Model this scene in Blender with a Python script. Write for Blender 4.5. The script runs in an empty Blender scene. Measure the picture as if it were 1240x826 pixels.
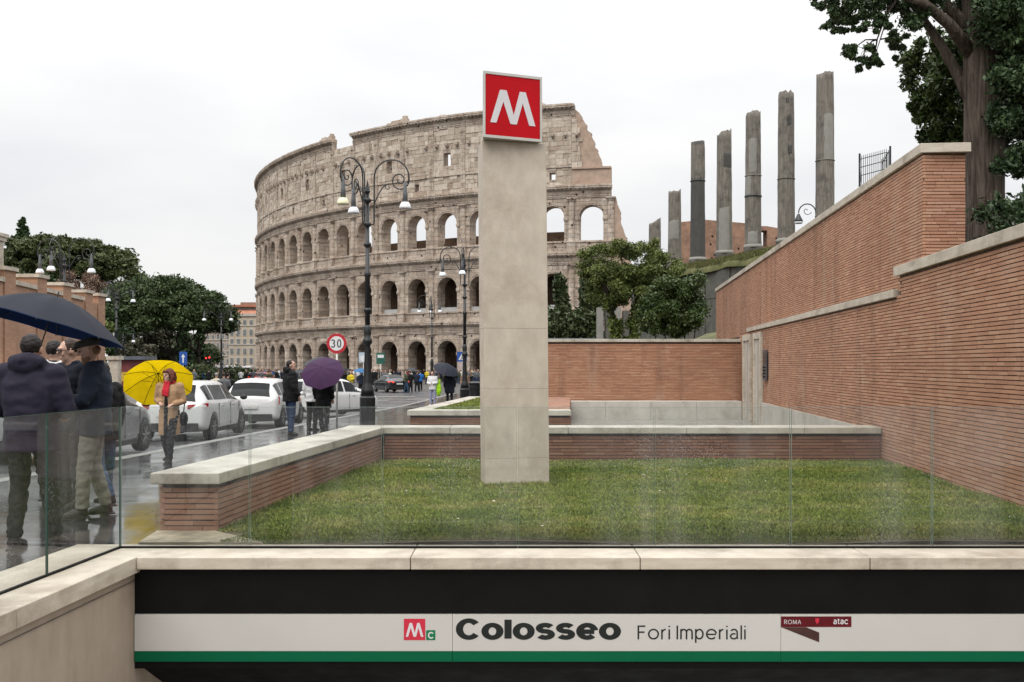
import bpy, bmesh, math, random
import numpy as np
from mathutils import Vector, Matrix, noise as mnoise
R = math.radians
PI = math.pi
rnd = random.Random(7)
nrg = np.random.default_rng(11)
scene = bpy.context.scene
COL = scene.collection

# ------------------------------------------------------------------ camera
EYE = 1.5
cd = bpy.data.cameras.new('camera')
cam = bpy.data.objects.new('camera', cd)
COL.objects.link(cam)
cam.location = (0, 0, EYE)
cam.rotation_euler = (R(90), 0, 0)
cd.sensor_fit = 'HORIZONTAL'
cd.sensor_width = 36
cd.lens = 36
cd.shift_y = 29 / 1240
cd.clip_start = 0.05
cd.clip_end = 6000
scene.camera = cam

# ------------------------------------------------------------------ overcast sky and weak soft sun
SUN_EL, SUN_AZ = 50, 200
w = bpy.data.worlds.new('World')
scene.world = w
w.use_nodes = True
nt = w.node_tree
nt.nodes.clear()
out = nt.nodes.new('ShaderNodeOutputWorld')
bg = nt.nodes.new('ShaderNodeBackground')
sky = nt.nodes.new('ShaderNodeTexSky')
sky.sky_type = 'NISHITA'
sky.sun_disc = False
sky.sun_elevation = R(SUN_EL)
sky.sun_rotation = R(SUN_AZ)
tc = nt.nodes.new('ShaderNodeTexCoord')
mp = nt.nodes.new('ShaderNodeMapping')
mp.inputs['Scale'].default_value = (1, 1, 3.2)
ns = nt.nodes.new('ShaderNodeTexNoise')
ns.inputs['Scale'].default_value = 2.6
ns.inputs['Detail'].default_value = 5
rp = nt.nodes.new('ShaderNodeValToRGB')
rp.color_ramp.elements[0].position = .36
rp.color_ramp.elements[0].color = (8.6, 8.65, 8.85, 1)
rp.color_ramp.elements[1].position = .62
rp.color_ramp.elements[1].color = (9.9, 9.85, 9.75, 1)
mix = nt.nodes.new('ShaderNodeMixRGB')
mix.inputs[0].default_value = .97
L = nt.links.new
L(tc.outputs['Generated'], mp.inputs[0])
L(mp.outputs[0], ns.inputs['Vector'])
L(ns.outputs['Fac'], rp.inputs[0])
L(sky.outputs[0], mix.inputs[1])
# an overcast sky is about three times as bright overhead as at the horizon
sx = nt.nodes.new('ShaderNodeSeparateXYZ')
L(tc.outputs['Generated'], sx.inputs[0])
ov = nt.nodes.new('ShaderNodeMapRange')
ov.inputs['From Min'].default_value = 0
ov.inputs['From Max'].default_value = 1
ov.inputs['To Min'].default_value = .57
ov.inputs['To Max'].default_value = 2.1
sq = nt.nodes.new('ShaderNodeMath')
sq.operation = 'POWER'
sq.use_clamp = True
mxz = nt.nodes.new('ShaderNodeMath')
mxz.operation = 'MAXIMUM'
mxz.inputs[1].default_value = 0
L(sx.outputs[2], mxz.inputs[0])
L(mxz.outputs[0], sq.inputs[0])
sq.inputs[1].default_value = 2
L(sq.outputs[0], ov.inputs['Value'])
mu = nt.nodes.new('ShaderNodeMixRGB')
mu.blend_type = 'MULTIPLY'
mu.inputs[0].default_value = 1
L(rp.outputs[0], mu.inputs[1])
L(ov.outputs[0], mu.inputs[2])
L(mu.outputs[0], mix.inputs[2])
L(mix.outputs[0], bg.inputs[0])
bg.inputs[1].default_value = .15
L(bg.outputs[0], out.inputs[0])

sd = bpy.data.lights.new('sun', 'SUN')
sd.energy = 1.4
sd.angle = R(40)
sd.color = (1, .97, .93)
sun = bpy.data.objects.new('sun', sd)
COL.objects.link(sun)
# light comes from behind the camera, over its left shoulder
sun.rotation_euler = (R(90 - SUN_EL), 0, R(-25))
sun.location = (0, 0, 60)

vs = scene.view_settings
vs.view_transform = 'Standard'
vs.look = 'None'
vs.exposure = .1
vs.gamma = 1
vs.use_curve_mapping = False
scene.cycles.max_bounces = 6
scene.cycles.transparent_max_bounces = 24
scene.cycles.caustics_reflective = False
scene.cycles.caustics_refractive = False


# ------------------------------------------------------------------ helpers
def at(x, y, d):
    """point seen at photo pixel x, y at distance d (metres along the view)"""
    return Vector(((x - 620) / 1240 * d, d, EYE - (y - 442) / 1240 * d))


def gz(y):
    """height of the pavement along the street: it falls gently towards the amphitheatre"""
    if y < 8: return 0.0
    if y < 50: return -.012 * (y - 8)
    if y < 180: return -.504 - .386 * (y - 50) / 130
    return -.89


def tag(o, label=None, cat=None, group=None, kind=None):
    if label: o['label'] = label
    if cat: o['category'] = cat
    if group: o['group'] = group
    if kind: o['kind'] = kind
    return o


def link(o, parent=None):
    COL.objects.link(o)
    if parent is not None:
        o.parent = parent
    return o


def empty(name, loc=(0, 0, 0), rz=0, label=None, cat=None, group=None, parent=None):
    o = bpy.data.objects.new(name, None)
    o.empty_display_size = .2
    o.location = loc
    o.rotation_euler = (0, 0, rz)
    link(o, parent)
    return tag(o, label, cat, group)


def mobj(name, me, parent=None, loc=(0, 0, 0), rot=(0, 0, 0), scale=(1, 1, 1)):
    o = bpy.data.objects.new(name, me)
    o.location = loc
    o.rotation_euler = rot
    o.scale = scale
    return link(o, parent)


def copy_tree(o, parent=None):
    c = o.copy()
    link(c, parent)
    for ch in o.children:
        copy_tree(ch, c)
    return c


class MB:
    """collects shapes; build() makes one mesh"""
    def __init__(s):
        s.v, s.f, s.m = [], [], []
        s.mi = 0

    def add(s, vs_, fs_):
        n = len(s.v)
        s.v += [tuple(p) for p in vs_]
        for f in fs_:
            s.f.append([i + n for i in f])
            s.m.append(s.mi)
        return s

    def box(s, a, b):
        (x0, y0, z0), (x1, y1, z1) = a, b
        return s.add([(x0, y0, z0), (x1, y0, z0), (x1, y1, z0), (x0, y1, z0), (x0, y0, z1), (x1, y0, z1), (x1, y1, z1), (x0, y1, z1)],
                     [(3, 2, 1, 0), (4, 5, 6, 7), (0, 1, 5, 4), (1, 2, 6, 5), (2, 3, 7, 6), (3, 0, 4, 7)])

    def prism(s, poly, z0, z1):
        """poly: xy points counter-clockwise"""
        n = len(poly)
        vs_ = [(p[0], p[1], z0) for p in poly] + [(p[0], p[1], z1) for p in poly]
        fs_ = [tuple(range(n))[::-1], tuple(range(n, 2 * n))] + [(i, (i + 1) % n, n + (i + 1) % n, n + i) for i in range(n)]
        return s.add(vs_, fs_)

    def extrude(s, poly3, d):
        """3d planar polygon pushed along vector d"""
        n = len(poly3)
        d = Vector(d)
        vs_ = [Vector(p) for p in poly3] + [Vector(p) + d for p in poly3]
        fs_ = [tuple(range(n)), tuple(range(n, 2 * n))[::-1]] + [((i + 1) % n, i, n + i, n + (i + 1) % n) for i in range(n)]
        return s.add(vs_, fs_)

    def tube(s, pts, rad, n=8, cap=True):
        pts = [Vector(p) for p in pts]
        if not hasattr(rad, '__len__'): rad = [rad] * len(pts)
        k = len(pts)
        rings = []
        up0 = None
        for i, p in enumerate(pts):
            t = (pts[min(i + 1, k - 1)] - pts[max(i - 1, 0)])
            if t.length < 1e-9: t = Vector((0, 0, 1))
            t.normalize()
            if up0 is None:
                up0 = Vector((1, 0, 0)) if abs(t.x) < .8 else Vector((0, 1, 0))
            a = (up0 - t * up0.dot(t))
            if a.length < 1e-6: a = t.orthogonal()
            a.normalize()
            up0 = a
            b = t.cross(a)
            r = rad[i]
            ra, rb = r if hasattr(r, '__len__') else (r, r)
            rings.append([p + a * (ra * math.cos(2 * PI * j / n)) + b * (rb * math.sin(2 * PI * j / n)) for j in range(n)])
        vs_ = [q for r_ in rings for q in r_]
        fs_ = []
        for i in range(k - 1):
            for j in range(n):
                fs_.append((i * n + j, i * n + (j + 1) % n, (i + 1) * n + (j + 1) % n, (i + 1) * n + j))
        if cap:
            fs_.append(tuple(range(n))[::-1])
            fs_.append(tuple((k - 1) * n + j for j in range(n)))
        return s.add(vs_, fs_)

    def lathe(s, prof, c=(0, 0, 0), n=16):
        """prof: (radius, z) from bottom to top"""
        cx, cy, cz = c
        vs_, fs_ = [], []
        for r, z in prof:
            for j in range(n):
                a = 2 * PI * j / n
                vs_.append((cx + r * math.cos(a), cy + r * math.sin(a), cz + z))
        for i in range(len(prof) - 1):
            for j in range(n):
                fs_.append((i * n + j, i * n + (j + 1) % n, (i + 1) * n + (j + 1) % n, (i + 1) * n + j))
        fs_.append(tuple(range(n))[::-1])
        fs_.append(tuple((len(prof) - 1) * n + j for j in range(n)))
        return s.add(vs_, fs_)

    def ell(s, c, r, n=12, m=8, mat=None):
        vs_, fs_ = [], []
        c = Vector(c)
        for i in range(m + 1):
            th = PI * i / m
            for j in range(n):
                a = 2 * PI * j / n
                p = Vector((r[0] * math.sin(th) * math.cos(a), r[1] * math.sin(th) * math.sin(a), -r[2] * math.cos(th)))
                if mat is not None: p = mat @ p
                vs_.append(c + p)
        for i in range(m):
            for j in range(n):
                fs_.append((i * n + j, i * n + (j + 1) % n, (i + 1) * n + (j + 1) % n, (i + 1) * n + j))
        return s.add(vs_, fs_)

    def mesh(s, name, mats, smooth=False):
        me = bpy.data.meshes.new(name)
        me.from_pydata(s.v, [], s.f)
        if not isinstance(mats, (list, tuple)): mats = [mats]
        for m in mats: me.materials.append(m)
        if len(mats) > 1:
            me.polygons.foreach_set('material_index', s.m)
        if smooth:
            me.polygons.foreach_set('use_smooth', [True] * len(s.f))
        me.update()
        return me

    def build(s, name, mats, parent=None, loc=(0, 0, 0), rot=(0, 0, 0), smooth=False, world=False):
        """world=True: the shapes were given in world space, parent is an unrotated empty"""
        if world:
            l = parent.location if parent is not None else Vector(loc)
            s.v = [(p[0] - l[0], p[1] - l[1], p[2] - l[2]) for p in s.v]
            if parent is not None: loc = (0, 0, 0)
        return mobj(name, s.mesh(name, mats, smooth), parent, loc, rot)


def bevel(o, w_=.01, seg=2):
    m = o.modifiers.new('bevel', 'BEVEL')
    m.width = w_
    m.segments = seg
    m.limit_method = 'ANGLE'
    m.angle_limit = R(40)
    return o


def np_mesh(name, verts, faces, mat):
    """fast mesh from numpy arrays, all faces with the same vertex count"""
    me = bpy.data.meshes.new(name)
    nv, nf, k = len(verts), len(faces), faces.shape[1]
    me.vertices.add(nv)
    me.vertices.foreach_set('co', np.ascontiguousarray(verts, dtype=np.float32).ravel())
    me.loops.add(nf * k)
    me.loops.foreach_set('vertex_index', np.ascontiguousarray(faces, dtype=np.int32).ravel())
    me.polygons.add(nf)
    me.polygons.foreach_set('loop_start', np.arange(0, nf * k, k, dtype=np.int32))
    me.update(calc_edges=True)
    me.validate()
    me.materials.append(mat)
    return me


# ------------------------------------------------------------------ materials
class NT:
    def __init__(s, name):
        s.m = bpy.data.materials.new(name)
        s.m.use_nodes = True
        s.t = s.m.node_tree
        s.b = s.t.nodes['Principled BSDF']
        s.o = s.t.nodes['Material Output']

    def n(s, typ, **kw):
        nd = s.t.nodes.new('ShaderNode' + typ)
        for k, v in kw.items():
            if k in nd.inputs: nd.inputs[k].default_value = v
            else: setattr(nd, k, v)
        return nd

    def l(s, a, b):
        s.t.links.new(a, b)

    def pos(s, scale=(1, 1, 1), obj=False):
        if obj: src = s.n('TexCoord').outputs['Object']
        else: src = s.n('NewGeometry').outputs['Position']
        m = s.n('Mapping')
        m.inputs['Scale'].default_value = scale
        s.l(src, m.inputs[0])
        return m.outputs[0]

    def noise(s, vec, scale, detail=6, rough=.6, dist=0):
        nd = s.n('TexNoise')
        nd.inputs['Scale'].default_value = scale
        nd.inputs['Detail'].default_value = detail
        nd.inputs['Roughness'].default_value = rough
        nd.inputs['Distortion'].default_value = dist
        s.l(vec, nd.inputs['Vector'])
        return nd.outputs['Fac']

    def ramp(s, fac, stops):
        nd = s.n('ValToRGB')
        e = nd.color_ramp.elements
        while len(e) < len(stops): e.new(.5)
        for el, (p, c) in zip(e, stops):
            el.position = p
            el.color = (c[0], c[1], c[2], 1) if hasattr(c, '__len__') else (c, c, c, 1)
        s.l(fac, nd.inputs[0])
        return nd.outputs[0]

    def mixc(s, fac, a, b, mode='MIX'):
        nd = s.n('MixRGB', blend_type=mode)
        for i, v in ((0, fac), (1, a), (2, b)):
            if isinstance(v, (int, float)): nd.inputs[i].default_value = v if i == 0 else (v, v, v, 1)
            elif isinstance(v, tuple): nd.inputs[i].default_value = (*v, 1)
            else: s.l(v, nd.inputs[i])
        return nd.outputs[0]

    def math(s, op, a, b=0.0):
        nd = s.n('Math', operation=op)
        for i, v in ((0, a), (1, b)):
            if isinstance(v, (int, float)): nd.inputs[i].default_value = v
            else: s.l(v, nd.inputs[i])
        return nd.outputs[0]

    def bump(s, h, strength=.3, dist=.02, prev=None):
        nd = s.n('Bump')
        nd.inputs['Strength'].default_value = strength
        nd.inputs['Distance'].default_value = dist
        s.l(h, nd.inputs['Height'])
        if prev is not None: s.l(prev, nd.inputs['Normal'])
        s.l(nd.outputs[0], s.b.inputs['Normal'])
        return nd.outputs[0]

    def set(s, col=None, rough=None, **kw):
        for key, v in (('Base Color', col), ('Roughness', rough)):
            if v is None: continue
            if isinstance(v, (int, float)): s.b.inputs[key].default_value = v
            elif isinstance(v, tuple): s.b.inputs[key].default_value = (*v, 1)
            else: s.l(v, s.b.inputs[key])
        for k, v in kw.items():
            s.b.inputs[k.replace('_', ' ')].default_value = v
        return s.m


def plain(name, col, rough=.6, var=.25, scale=8, bump=0, metallic=0, spec=.5, obj=False):
    """one colour with uneven tone and grain"""
    t = NT(name)
    p = t.pos(obj=obj)
    f = t.noise(p, scale, 5)
    lo = tuple(c * (1 - var) for c in col)
    hi = tuple(min(1, c * (1 + var)) for c in col)
    c = t.ramp(f, [(.3, lo), (.7, hi)])
    if bump: t.bump(t.noise(p, scale * 6, 4), bump, .01)
    r = t.ramp(t.noise(p, scale * 2.3, 3), [(.3, max(0, rough - .08)), (.7, min(1, rough + .08))])
    t.set(c, r, Metallic=metallic, Specular_IOR_Level=spec)
    return t.m


M = {}


def m_travertine(name, lo, hi, dirt, rough=.55, streak=(1, 1, 5), dirt_amt=.55):
    t = NT(name)
    p = t.pos(streak)
    f = t.noise(p, 3.0, 9, .65)
    c = t.ramp(f, [(.28, lo), (.5, tuple((a + b) / 2 for a, b in zip(lo, hi))), (.72, hi)])
    p2 = t.pos((1, 1, 1))
    d = t.ramp(t.noise(p2, 1.4, 7, .7), [(.48, 0), (.7, dirt_amt)])
    c = t.mixc(d, c, dirt)
    v = t.n('TexVoronoi')
    v.inputs['Scale'].default_value = 38
    t.l(t.pos((1, 1, 2.4)), v.inputs['Vector'])
    pit = t.ramp(v.outputs['Distance'], [(.05, 0), (.16, 1)])
    pm = t.ramp(t.noise(p2, 4, 4), [(.5, 0), (.62, 1)])
    pit2 = t.math('MAXIMUM', pit, t.math('SUBTRACT', 1.0, pm))
    c = t.mixc(pit2, tuple(x * .45 for x in dirt), c)
    h = t.math('ADD', t.math('MULTIPLY', pit2, .6), t.noise(p2, 60, 5))
    t.bump(h, .25, .006)
    t.set(c, t.ramp(f, [(.3, rough - .12), (.7, rough + .15)]))
    return t.m


M['travertine'] = m_travertine('travertine', (.40, .34, .265), (.58, .53, .44), (.17, .13, .095), .5, (1, 1, 5), .75)
M['cap_stone'] = m_travertine('cap_stone', (.36, .33, .27), (.54, .51, .44), (.14, .115, .085), .4, (1, 1, 2), .85)
M['pillar_stone'] = m_travertine('pillar_stone', (.415, .355, .285), (.56, .495, .41), (.33, .26, .195), .6, (1.6, 1.6, 1.0), .8)
M['stair_wall'] = m_travertine('stair_wall', (.27, .215, .165), (.35, .285, .22), (.42, .36, .29), .65, (3, 3, .5), .35)
M['concrete'] = m_travertine('concrete', (.40, .375, .33), (.53, .50, .45), (.25, .22, .17), .45, (1, 1, .6), .6)
M['column_granite'] = m_travertine('column_granite', (.080, .070, .058), (.235, .21, .175), (.035, .029, .024), .75, (2.5, 2.5, .25), .75)
M['column_cipollino'] = m_travertine('column_dark', (.035, .033, .030), (.085, .08, .073), (.03, .03, .028), .75, (2.5, 2.5, .25), .6)
M['column_repair'] = m_travertine('column_repair', (.21, .20, .18), (.27, .26, .235), (.13, .12, .105), .8, (1, 1, 1), .4)


def m_brick(name, cols, stain=(.50, .36, .27), moss=None):
    t = NT(name)
    g = t.n('NewGeometry')
    oi = t.n('ObjectInfo')
    r = t.math('FRACT', t.math('ADD', g.outputs['Random Per Island'], t.math('MULTIPLY', oi.outputs['Random'], 7.31)))
    c = t.ramp(r, [(i / (len(cols) - 1), k) for i, k in enumerate(cols)])
    p = t.pos()
    grain = t.ramp(t.noise(p, 90, 5), [(.3, .78), (.7, 1.15)])
    c = t.mixc(1.0, c, grain, 'MULTIPLY')
    blot = t.ramp(t.noise(p, .55, 6, .65), [(.3, .84), (.68, 1.08)])
    c = t.mixc(1.0, c, blot, 'MULTIPLY')
    st = t.ramp(t.noise(t.pos((1, 1, .22)), 1.3, 7, .7), [(.55, 0), (.74, .5)])
    c = t.mixc(st, c, stain)
    dk = t.ramp(t.noise(t.pos((1.6, 1.6, .16)), 1.0, 6, .65), [(.54, 0), (.76, .6)])
    c = t.mixc(dk, c, (.10, .055, .04))
    if moss:
        c = t.mixc(t.ramp(t.noise(p, .8, 6, .7), [(.5, 0), (.7, .55)]), c, moss)
    t.bump(t.noise(p, 120, 4), .35, .003)
    t.set(c, .75, Specular_IOR_Level=.35)
    return t.m


BR = [(0.433, 0.223, 0.134), (0.387, 0.193, 0.118), (0.467, 0.255, 0.158), (0.412, 0.205, 0.123), (0.488, 0.284, 0.182), (0.367, 0.182, 0.112), (0.446, 0.233, 0.141)]
M['brick'] = m_brick('brick', BR)
M['brick_orange'] = m_brick('brick_orange', [(0.433, 0.226, 0.14), (0.373, 0.183, 0.114), (0.477, 0.269, 0.183), (0.403, 0.204, 0.127), (0.344, 0.171, 0.111)], (0.404, 0.274, 0.197))
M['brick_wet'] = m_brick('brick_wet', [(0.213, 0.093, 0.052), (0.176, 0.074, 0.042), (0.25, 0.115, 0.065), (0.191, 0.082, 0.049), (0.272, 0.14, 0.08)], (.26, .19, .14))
M['mortar'] = plain('mortar', (.10, .060, .042), .9, .3, 12, .3)
M['mortar_dark'] = plain('mortar_dark', (.05, .034, .026), .9, .3, 12, .3)
M['old_brick'] = plain('old_brick', (.26, .15, .10), .85, .35, 1.2, .4)


def m_ruin():
    """weathered travertine of the amphitheatre, block joints in the bay's own coordinates"""
    t = NT('weathered_travertine')
    p = t.pos()
    f = t.noise(p, .35, 9, .65)
    c = t.ramp(f, [(.28, (.32, .245, .19)), (.5, (.47, .39, .32)), (.72, (.61, .54, .465))])
    fine = t.ramp(t.noise(p, 2.2, 8, .7), [(.3, .66), (.7, 1.2)])
    c = t.mixc(1.0, c, fine, 'MULTIPLY')
    st = t.ramp(t.noise(t.pos((1, 1, .14)), .9, 8, .7), [(.52, 0), (.72, .75)])
    c = t.mixc(st, c, (.15, .11, .085))
    tc_ = t.n('TexCoord')
    sp = t.n('SeparateXYZ')
    t.l(tc_.outputs['Object'], sp.inputs[0])
    cb = t.n('CombineXYZ')
    t.l(sp.outputs[0], cb.inputs[0])
    t.l(sp.outputs[2], cb.inputs[1])
    br = t.n('TexBrick')
    br.inputs['Scale'].default_value = 1
    br.inputs['Brick Width'].default_value = 1.9
    br.inputs['Row Height'].default_value = .78
    br.inputs['Mortar Size'].default_value = .028
    br.inputs['Mortar Smooth'].default_value = .4
    br.inputs['Color1'].default_value = (.86, .86, .86, 1)
    br.inputs['Color2'].default_value = (1.12, 1.1, 1.08, 1)
    br.inputs['Mortar'].default_value = (.42, .38, .35, 1)
    t.l(cb.outputs[0], br.inputs['Vector'])
    c = t.mixc(1.0, c, br.outputs['Color'], 'MULTIPLY')
    # holes left by the robbed iron clamps
    v = t.n('TexVoronoi')
    v.inputs['Scale'].default_value = .62
    t.l(p, v.inputs['Vector'])
    hole = t.ramp(v.outputs['Distance'], [(.10, 0), (.15, 1)])
    c = t.mixc(hole, (.07, .05, .04), c)
    h = t.math('ADD', t.math('MULTIPLY', br.outputs['Fac'], -.6), t.math('MULTIPLY', t.noise(p, 1.8, 8, .7), 1.6))
    h = t.math('ADD', h, hole)
    t.bump(h, .8, .12)
    t.set(c, .88, Specular_IOR_Level=.25)
    return t.m


M['ruin'] = m_ruin()


def m_ruin_block():
    t = NT('attic_blocks')
    g = t.n('NewGeometry')
    oi = t.n('ObjectInfo')
    r = t.math('FRACT', t.math('ADD', g.outputs['Random Per Island'], t.math('MULTIPLY', oi.outputs['Random'], 5.7)))
    c = t.ramp(r, [(0, (.42, .345, .275)), (.3, (.52, .44, .36)), (.6, (.57, .50, .42)), (.85, (.46, .38, .305)), (1, (.36, .28, .215))])
    p = t.pos()
    c = t.mixc(1.0, c, t.ramp(t.noise(p, 1.7, 8, .7), [(.3, .7), (.7, 1.16)]), 'MULTIPLY')
    st = t.ramp(t.noise(t.pos((1, 1, .12)), .8, 8, .7), [(.53, 0), (.74, .7)])
    c = t.mixc(st, c, (.14, .10, .075))
    t.bump(t.noise(p, 2.6, 8, .7), .6, .1)
    t.set(c, .88, Specular_IOR_Level=.25)
    return t.m


M['ruin_block'] = m_ruin_block()
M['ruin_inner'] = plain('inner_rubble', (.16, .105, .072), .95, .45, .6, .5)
M['ruin_brick'] = plain('buttress_brick', (.37, .27, .205), .9, .22, .9, .4)


def m_grass(name, a, b, c_):
    t = NT(name)
    p = t.pos()
    f = t.noise(p, .9, 6, .65)
    f2 = t.noise(p, 6, 5, .6)
    col = t.ramp(t.math('ADD', t.math('MULTIPLY', f, .65), t.math('MULTIPLY', f2, .35)), [(.36, a), (.5, b), (.66, c_)])
    g = t.n('NewGeometry')
    k = t.ramp(g.outputs['Random Per Island'], [(0, .6), (1, 1.4)])
    col = t.mixc(1.0, col, k, 'MULTIPLY')
    t.set(col, .7, Specular_IOR_Level=.3)
    return t.m


M['grass'] = m_grass('grass', (.072, .120, .016), (.150, .190, .032), (.29, .265, .08))
M['soil'] = plain('soil', (.085, .075, .032), .95, .35, 3, .4)
M['hill_grass'] = m_grass('hill_grass', (.045, .055, .014), (.09, .092, .026), (.15, .13, .055))


def m_wet(name, lo, hi, r0, r1, scale, bumps=.15, joints=None):
    t = NT(name)
    p = t.pos()
    f = t.noise(p, scale, 7, .65)
    c = t.ramp(f, [(.3, lo), (.7, hi)])
    rr = t.ramp(t.noise(p, .7, 6, .6), [(.42, r0), (.62, r1)])
    h = t.noise(p, 25, 5)
    if joints:
        br = t.n('TexBrick')
        br.inputs['Scale'].default_value = 1
        br.inputs['Brick Width'].default_value = joints[0]
        br.inputs['Row Height'].default_value = joints[1]
        br.inputs['Mortar Size'].default_value = joints[2]
        t.l(p, br.inputs['Vector'])
        h = t.math('SUBTRACT', t.math('MULTIPLY', h, .5), t.math('MULTIPLY', br.outputs['Fac'], 1.0))
        c = t.mixc(br.outputs['Fac'], c, tuple(x * .4 for x in lo))
    t.bump(h, bumps, .02)
    t.set(c, rr, Specular_IOR_Level=.5)
    return t.m


M['asphalt'] = m_wet('wet_asphalt', (.048, .048, .050), (.085, .085, .087), .22, .5, 1.2, .02)
M['pave'] = m_wet('wet_paving', (.035, .035, .037), (.08, .08, .083), .06, .22, 2.0, .03)
M['sett'] = None
def m_sett():
    t = NT('wet_setts')
    g = t.n('NewGeometry')
    c = t.ramp(g.outputs['Random Per Island'], [(0, (.016, .016, .018)), (.5, (.028, .028, .030)), (1, (.042, .042, .044))])
    p = t.pos()
    t.bump(t.noise(t.pos((1, 2.5, 1)), 5, 4), .08, .012)
    t.set(c, t.ramp(t.noise(p, 1.1, 5), [(.4, .05), (.65, .20)]), Specular_IOR_Level=.5)
    return t.m
M['sett'] = m_sett()
M['paint_white'] = plain('road_paint', (.62, .62, .60), .4, .15, 3)
M['kerb'] = plain('kerb_travertine', (.20, .195, .185), .4, .2, 3, .15)


def m_glass():
    t = NT('fence_glass')
    t.t.nodes.remove(t.b)
    tr = t.n('BsdfTransparent')
    tr.inputs[0].default_value = (.90, .93, .915, 1)
    gl = t.n('BsdfGlossy')
    gl.inputs['Roughness'].default_value = .012
    gl.inputs['Color'].default_value = (1, 1, 1, 1)
    fr = t.n('Fresnel')
    fr.inputs['IOR'].default_value = 1.5
    mx = t.n('MixShader')
    t.l(fr.outputs[0], mx.inputs[0])
    t.l(tr.outputs[0], mx.inputs[1])
    t.l(gl.outputs[0], mx.inputs[2])
    # rain specks and dried dirt; the pale upright streaks also paint in reflections
    df = t.n('BsdfDiffuse')
    df.inputs[0].default_value = (.62, .63, .62, 1)
    v = t.n('TexVoronoi')
    v.inputs['Scale'].default_value = 85
    t.l(t.pos(), v.inputs['Vector'])
    spk = t.ramp(v.outputs['Distance'], [(.16, 1), (.26, 0)])
    where = t.ramp(t.noise(t.pos((1, 1, .8)), 1.3, 5, .6), [(.47, 0), (.66, 1)])
    haze = t.ramp(t.noise(t.pos((1.6, 1.6, .16)), 1.6, 5, .55), [(.42, .004), (.56, .03), (.72, .10)])
    fac = t.math('ADD', t.math('MULTIPLY', t.math('MULTIPLY', spk, where), .6), haze)
    m2 = t.n('MixShader')
    t.l(fac, m2.inputs[0])
    t.l(mx.outputs[0], m2.inputs[1])
    t.l(df.outputs[0], m2.inputs[2])
    t.l(m2.outputs[0], t.o.inputs[0])
    return t.m


M['glass'] = m_glass()
M['glass_edge_pale'] = plain('glass_edge_pale', (.20, .25, .22), .2, .2, 3)
M['glass_edge'] = plain('glass_edge', (.035, .075, .06), .2, .2, 3)
M['black_panel'] = plain('black_fascia', (.004, .004, .004), .5, .3, 3, spec=.15)
M['white_panel'] = plain('white_fascia', (.50, .485, .46), .55, .03, 1.5, spec=.2)
M['green_band'] = plain('green_band', (.0, .10, .043), .6, .05, 2, spec=.15)
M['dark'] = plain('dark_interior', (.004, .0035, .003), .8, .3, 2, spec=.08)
M['ink'] = plain('sign_ink', (.016, .019, .018), .6, .1, 4, spec=.2)
M['red_sign'] = plain('red_sign', (.44, .004, .009), .5, .06, 2, spec=.12)
M['sign_white'] = plain('sign_white', (.60, .585, .60), .5, .04, 3, spec=.2)
M['alu'] = plain('aluminium', (.50, .49, .45), .4, .08, 3, 0, .35)
M['logo_red'] = plain('logo_red', (.52, .02, .05), .4, .05, 3)
M['logo_green'] = plain('logo_green', (.0, .16, .06), .4, .05, 3)
M['maroon'] = plain('maroon', (.10, .008, .012), .6, .15, 6, spec=.15)
M['maroon_dark'] = plain('maroon_dark', (.055, .02, .018), .4, .3, 9)
M['iron'] = plain('painted_iron', (.010, .011, .012), .35, .35, 20, .15)
M['lamp_white'] = plain('lamp_glass', (.72, .74, .76), .25, .04, 3)
M['lamp_cream'] = plain('lamp_glass_cream', (.70, .68, .46), .25, .04, 3)
M['lamp_grey'] = plain('lamp_hood', (.10, .105, .11), .4, .2, 6)
# ------------------------------------------------------------------ ground, road, pavement
DIR = .093                      # the station walls run slightly to the right going away


def kerb_x(y): return -6.75 + .045 * (y - 17.8)


def hole_l(y): return -2.83 + .07 * (min(max(y, 1), 7.7) - 7.66)


def sheet(name, ys, xfun, zfun, mat, hole=None):
    m = MB()
    idx = {}
    nx = len(xfun(0))
    for j, y in enumerate(ys):
        for i, x in enumerate(xfun(y)):
            idx[i, j] = len(m.v)
            m.v.append((x, y, zfun(y)))
    for j in range(len(ys) - 1):
        for i in range(nx - 1):
            if hole and hole(i, j): continue
            m.f.append([idx[i, j], idx[i + 1, j], idx[i + 1, j + 1], idx[i, j + 1]])
            m.m.append(0)
    return tag(m.build(name, mat), kind='structure')


gy = [-300, 1.0, 7.8, 30, 50, 80, 120, 180, 400, 3500]
sheet('ground', gy, lambda y: [-2500, -60, -25, hole_l(y), 9.5, 40, 2500], lambda y: gz(y) - .12, M['asphalt'],
      lambda i, j: i == 3 and j == 1)
py = [-12, 1.0, 7.8, 8, 14, 20, 28, 36, 44, 50, 60, 74]
pavement = sheet('pavement', py, lambda y: [kerb_x(y) + .14, hole_l(y), 9.5, 40], gz, M['pave'], lambda i, j: i == 1 and j == 1)
# kerb stones
kb = MB().box((-.13, 0, -.25), (.13, .985, .012)).mesh('kerb_stone', M['kerb'])
y = 6.0
while y < 73:
    k = mobj('kerb_stone', kb, pavement, (kerb_x(y), y, gz(y)), (math.atan2(gz(y + 1) - gz(y), 1), 0, math.atan(-.045)))
    y += 1.0
# front edge of the pavement beyond the planters
for i in range(12):
    mobj('kerb_stone', kb, pavement, (kerb_x(74) + .2 + i, 74.1, gz(74)), (0, 0, R(-90)))

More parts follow.
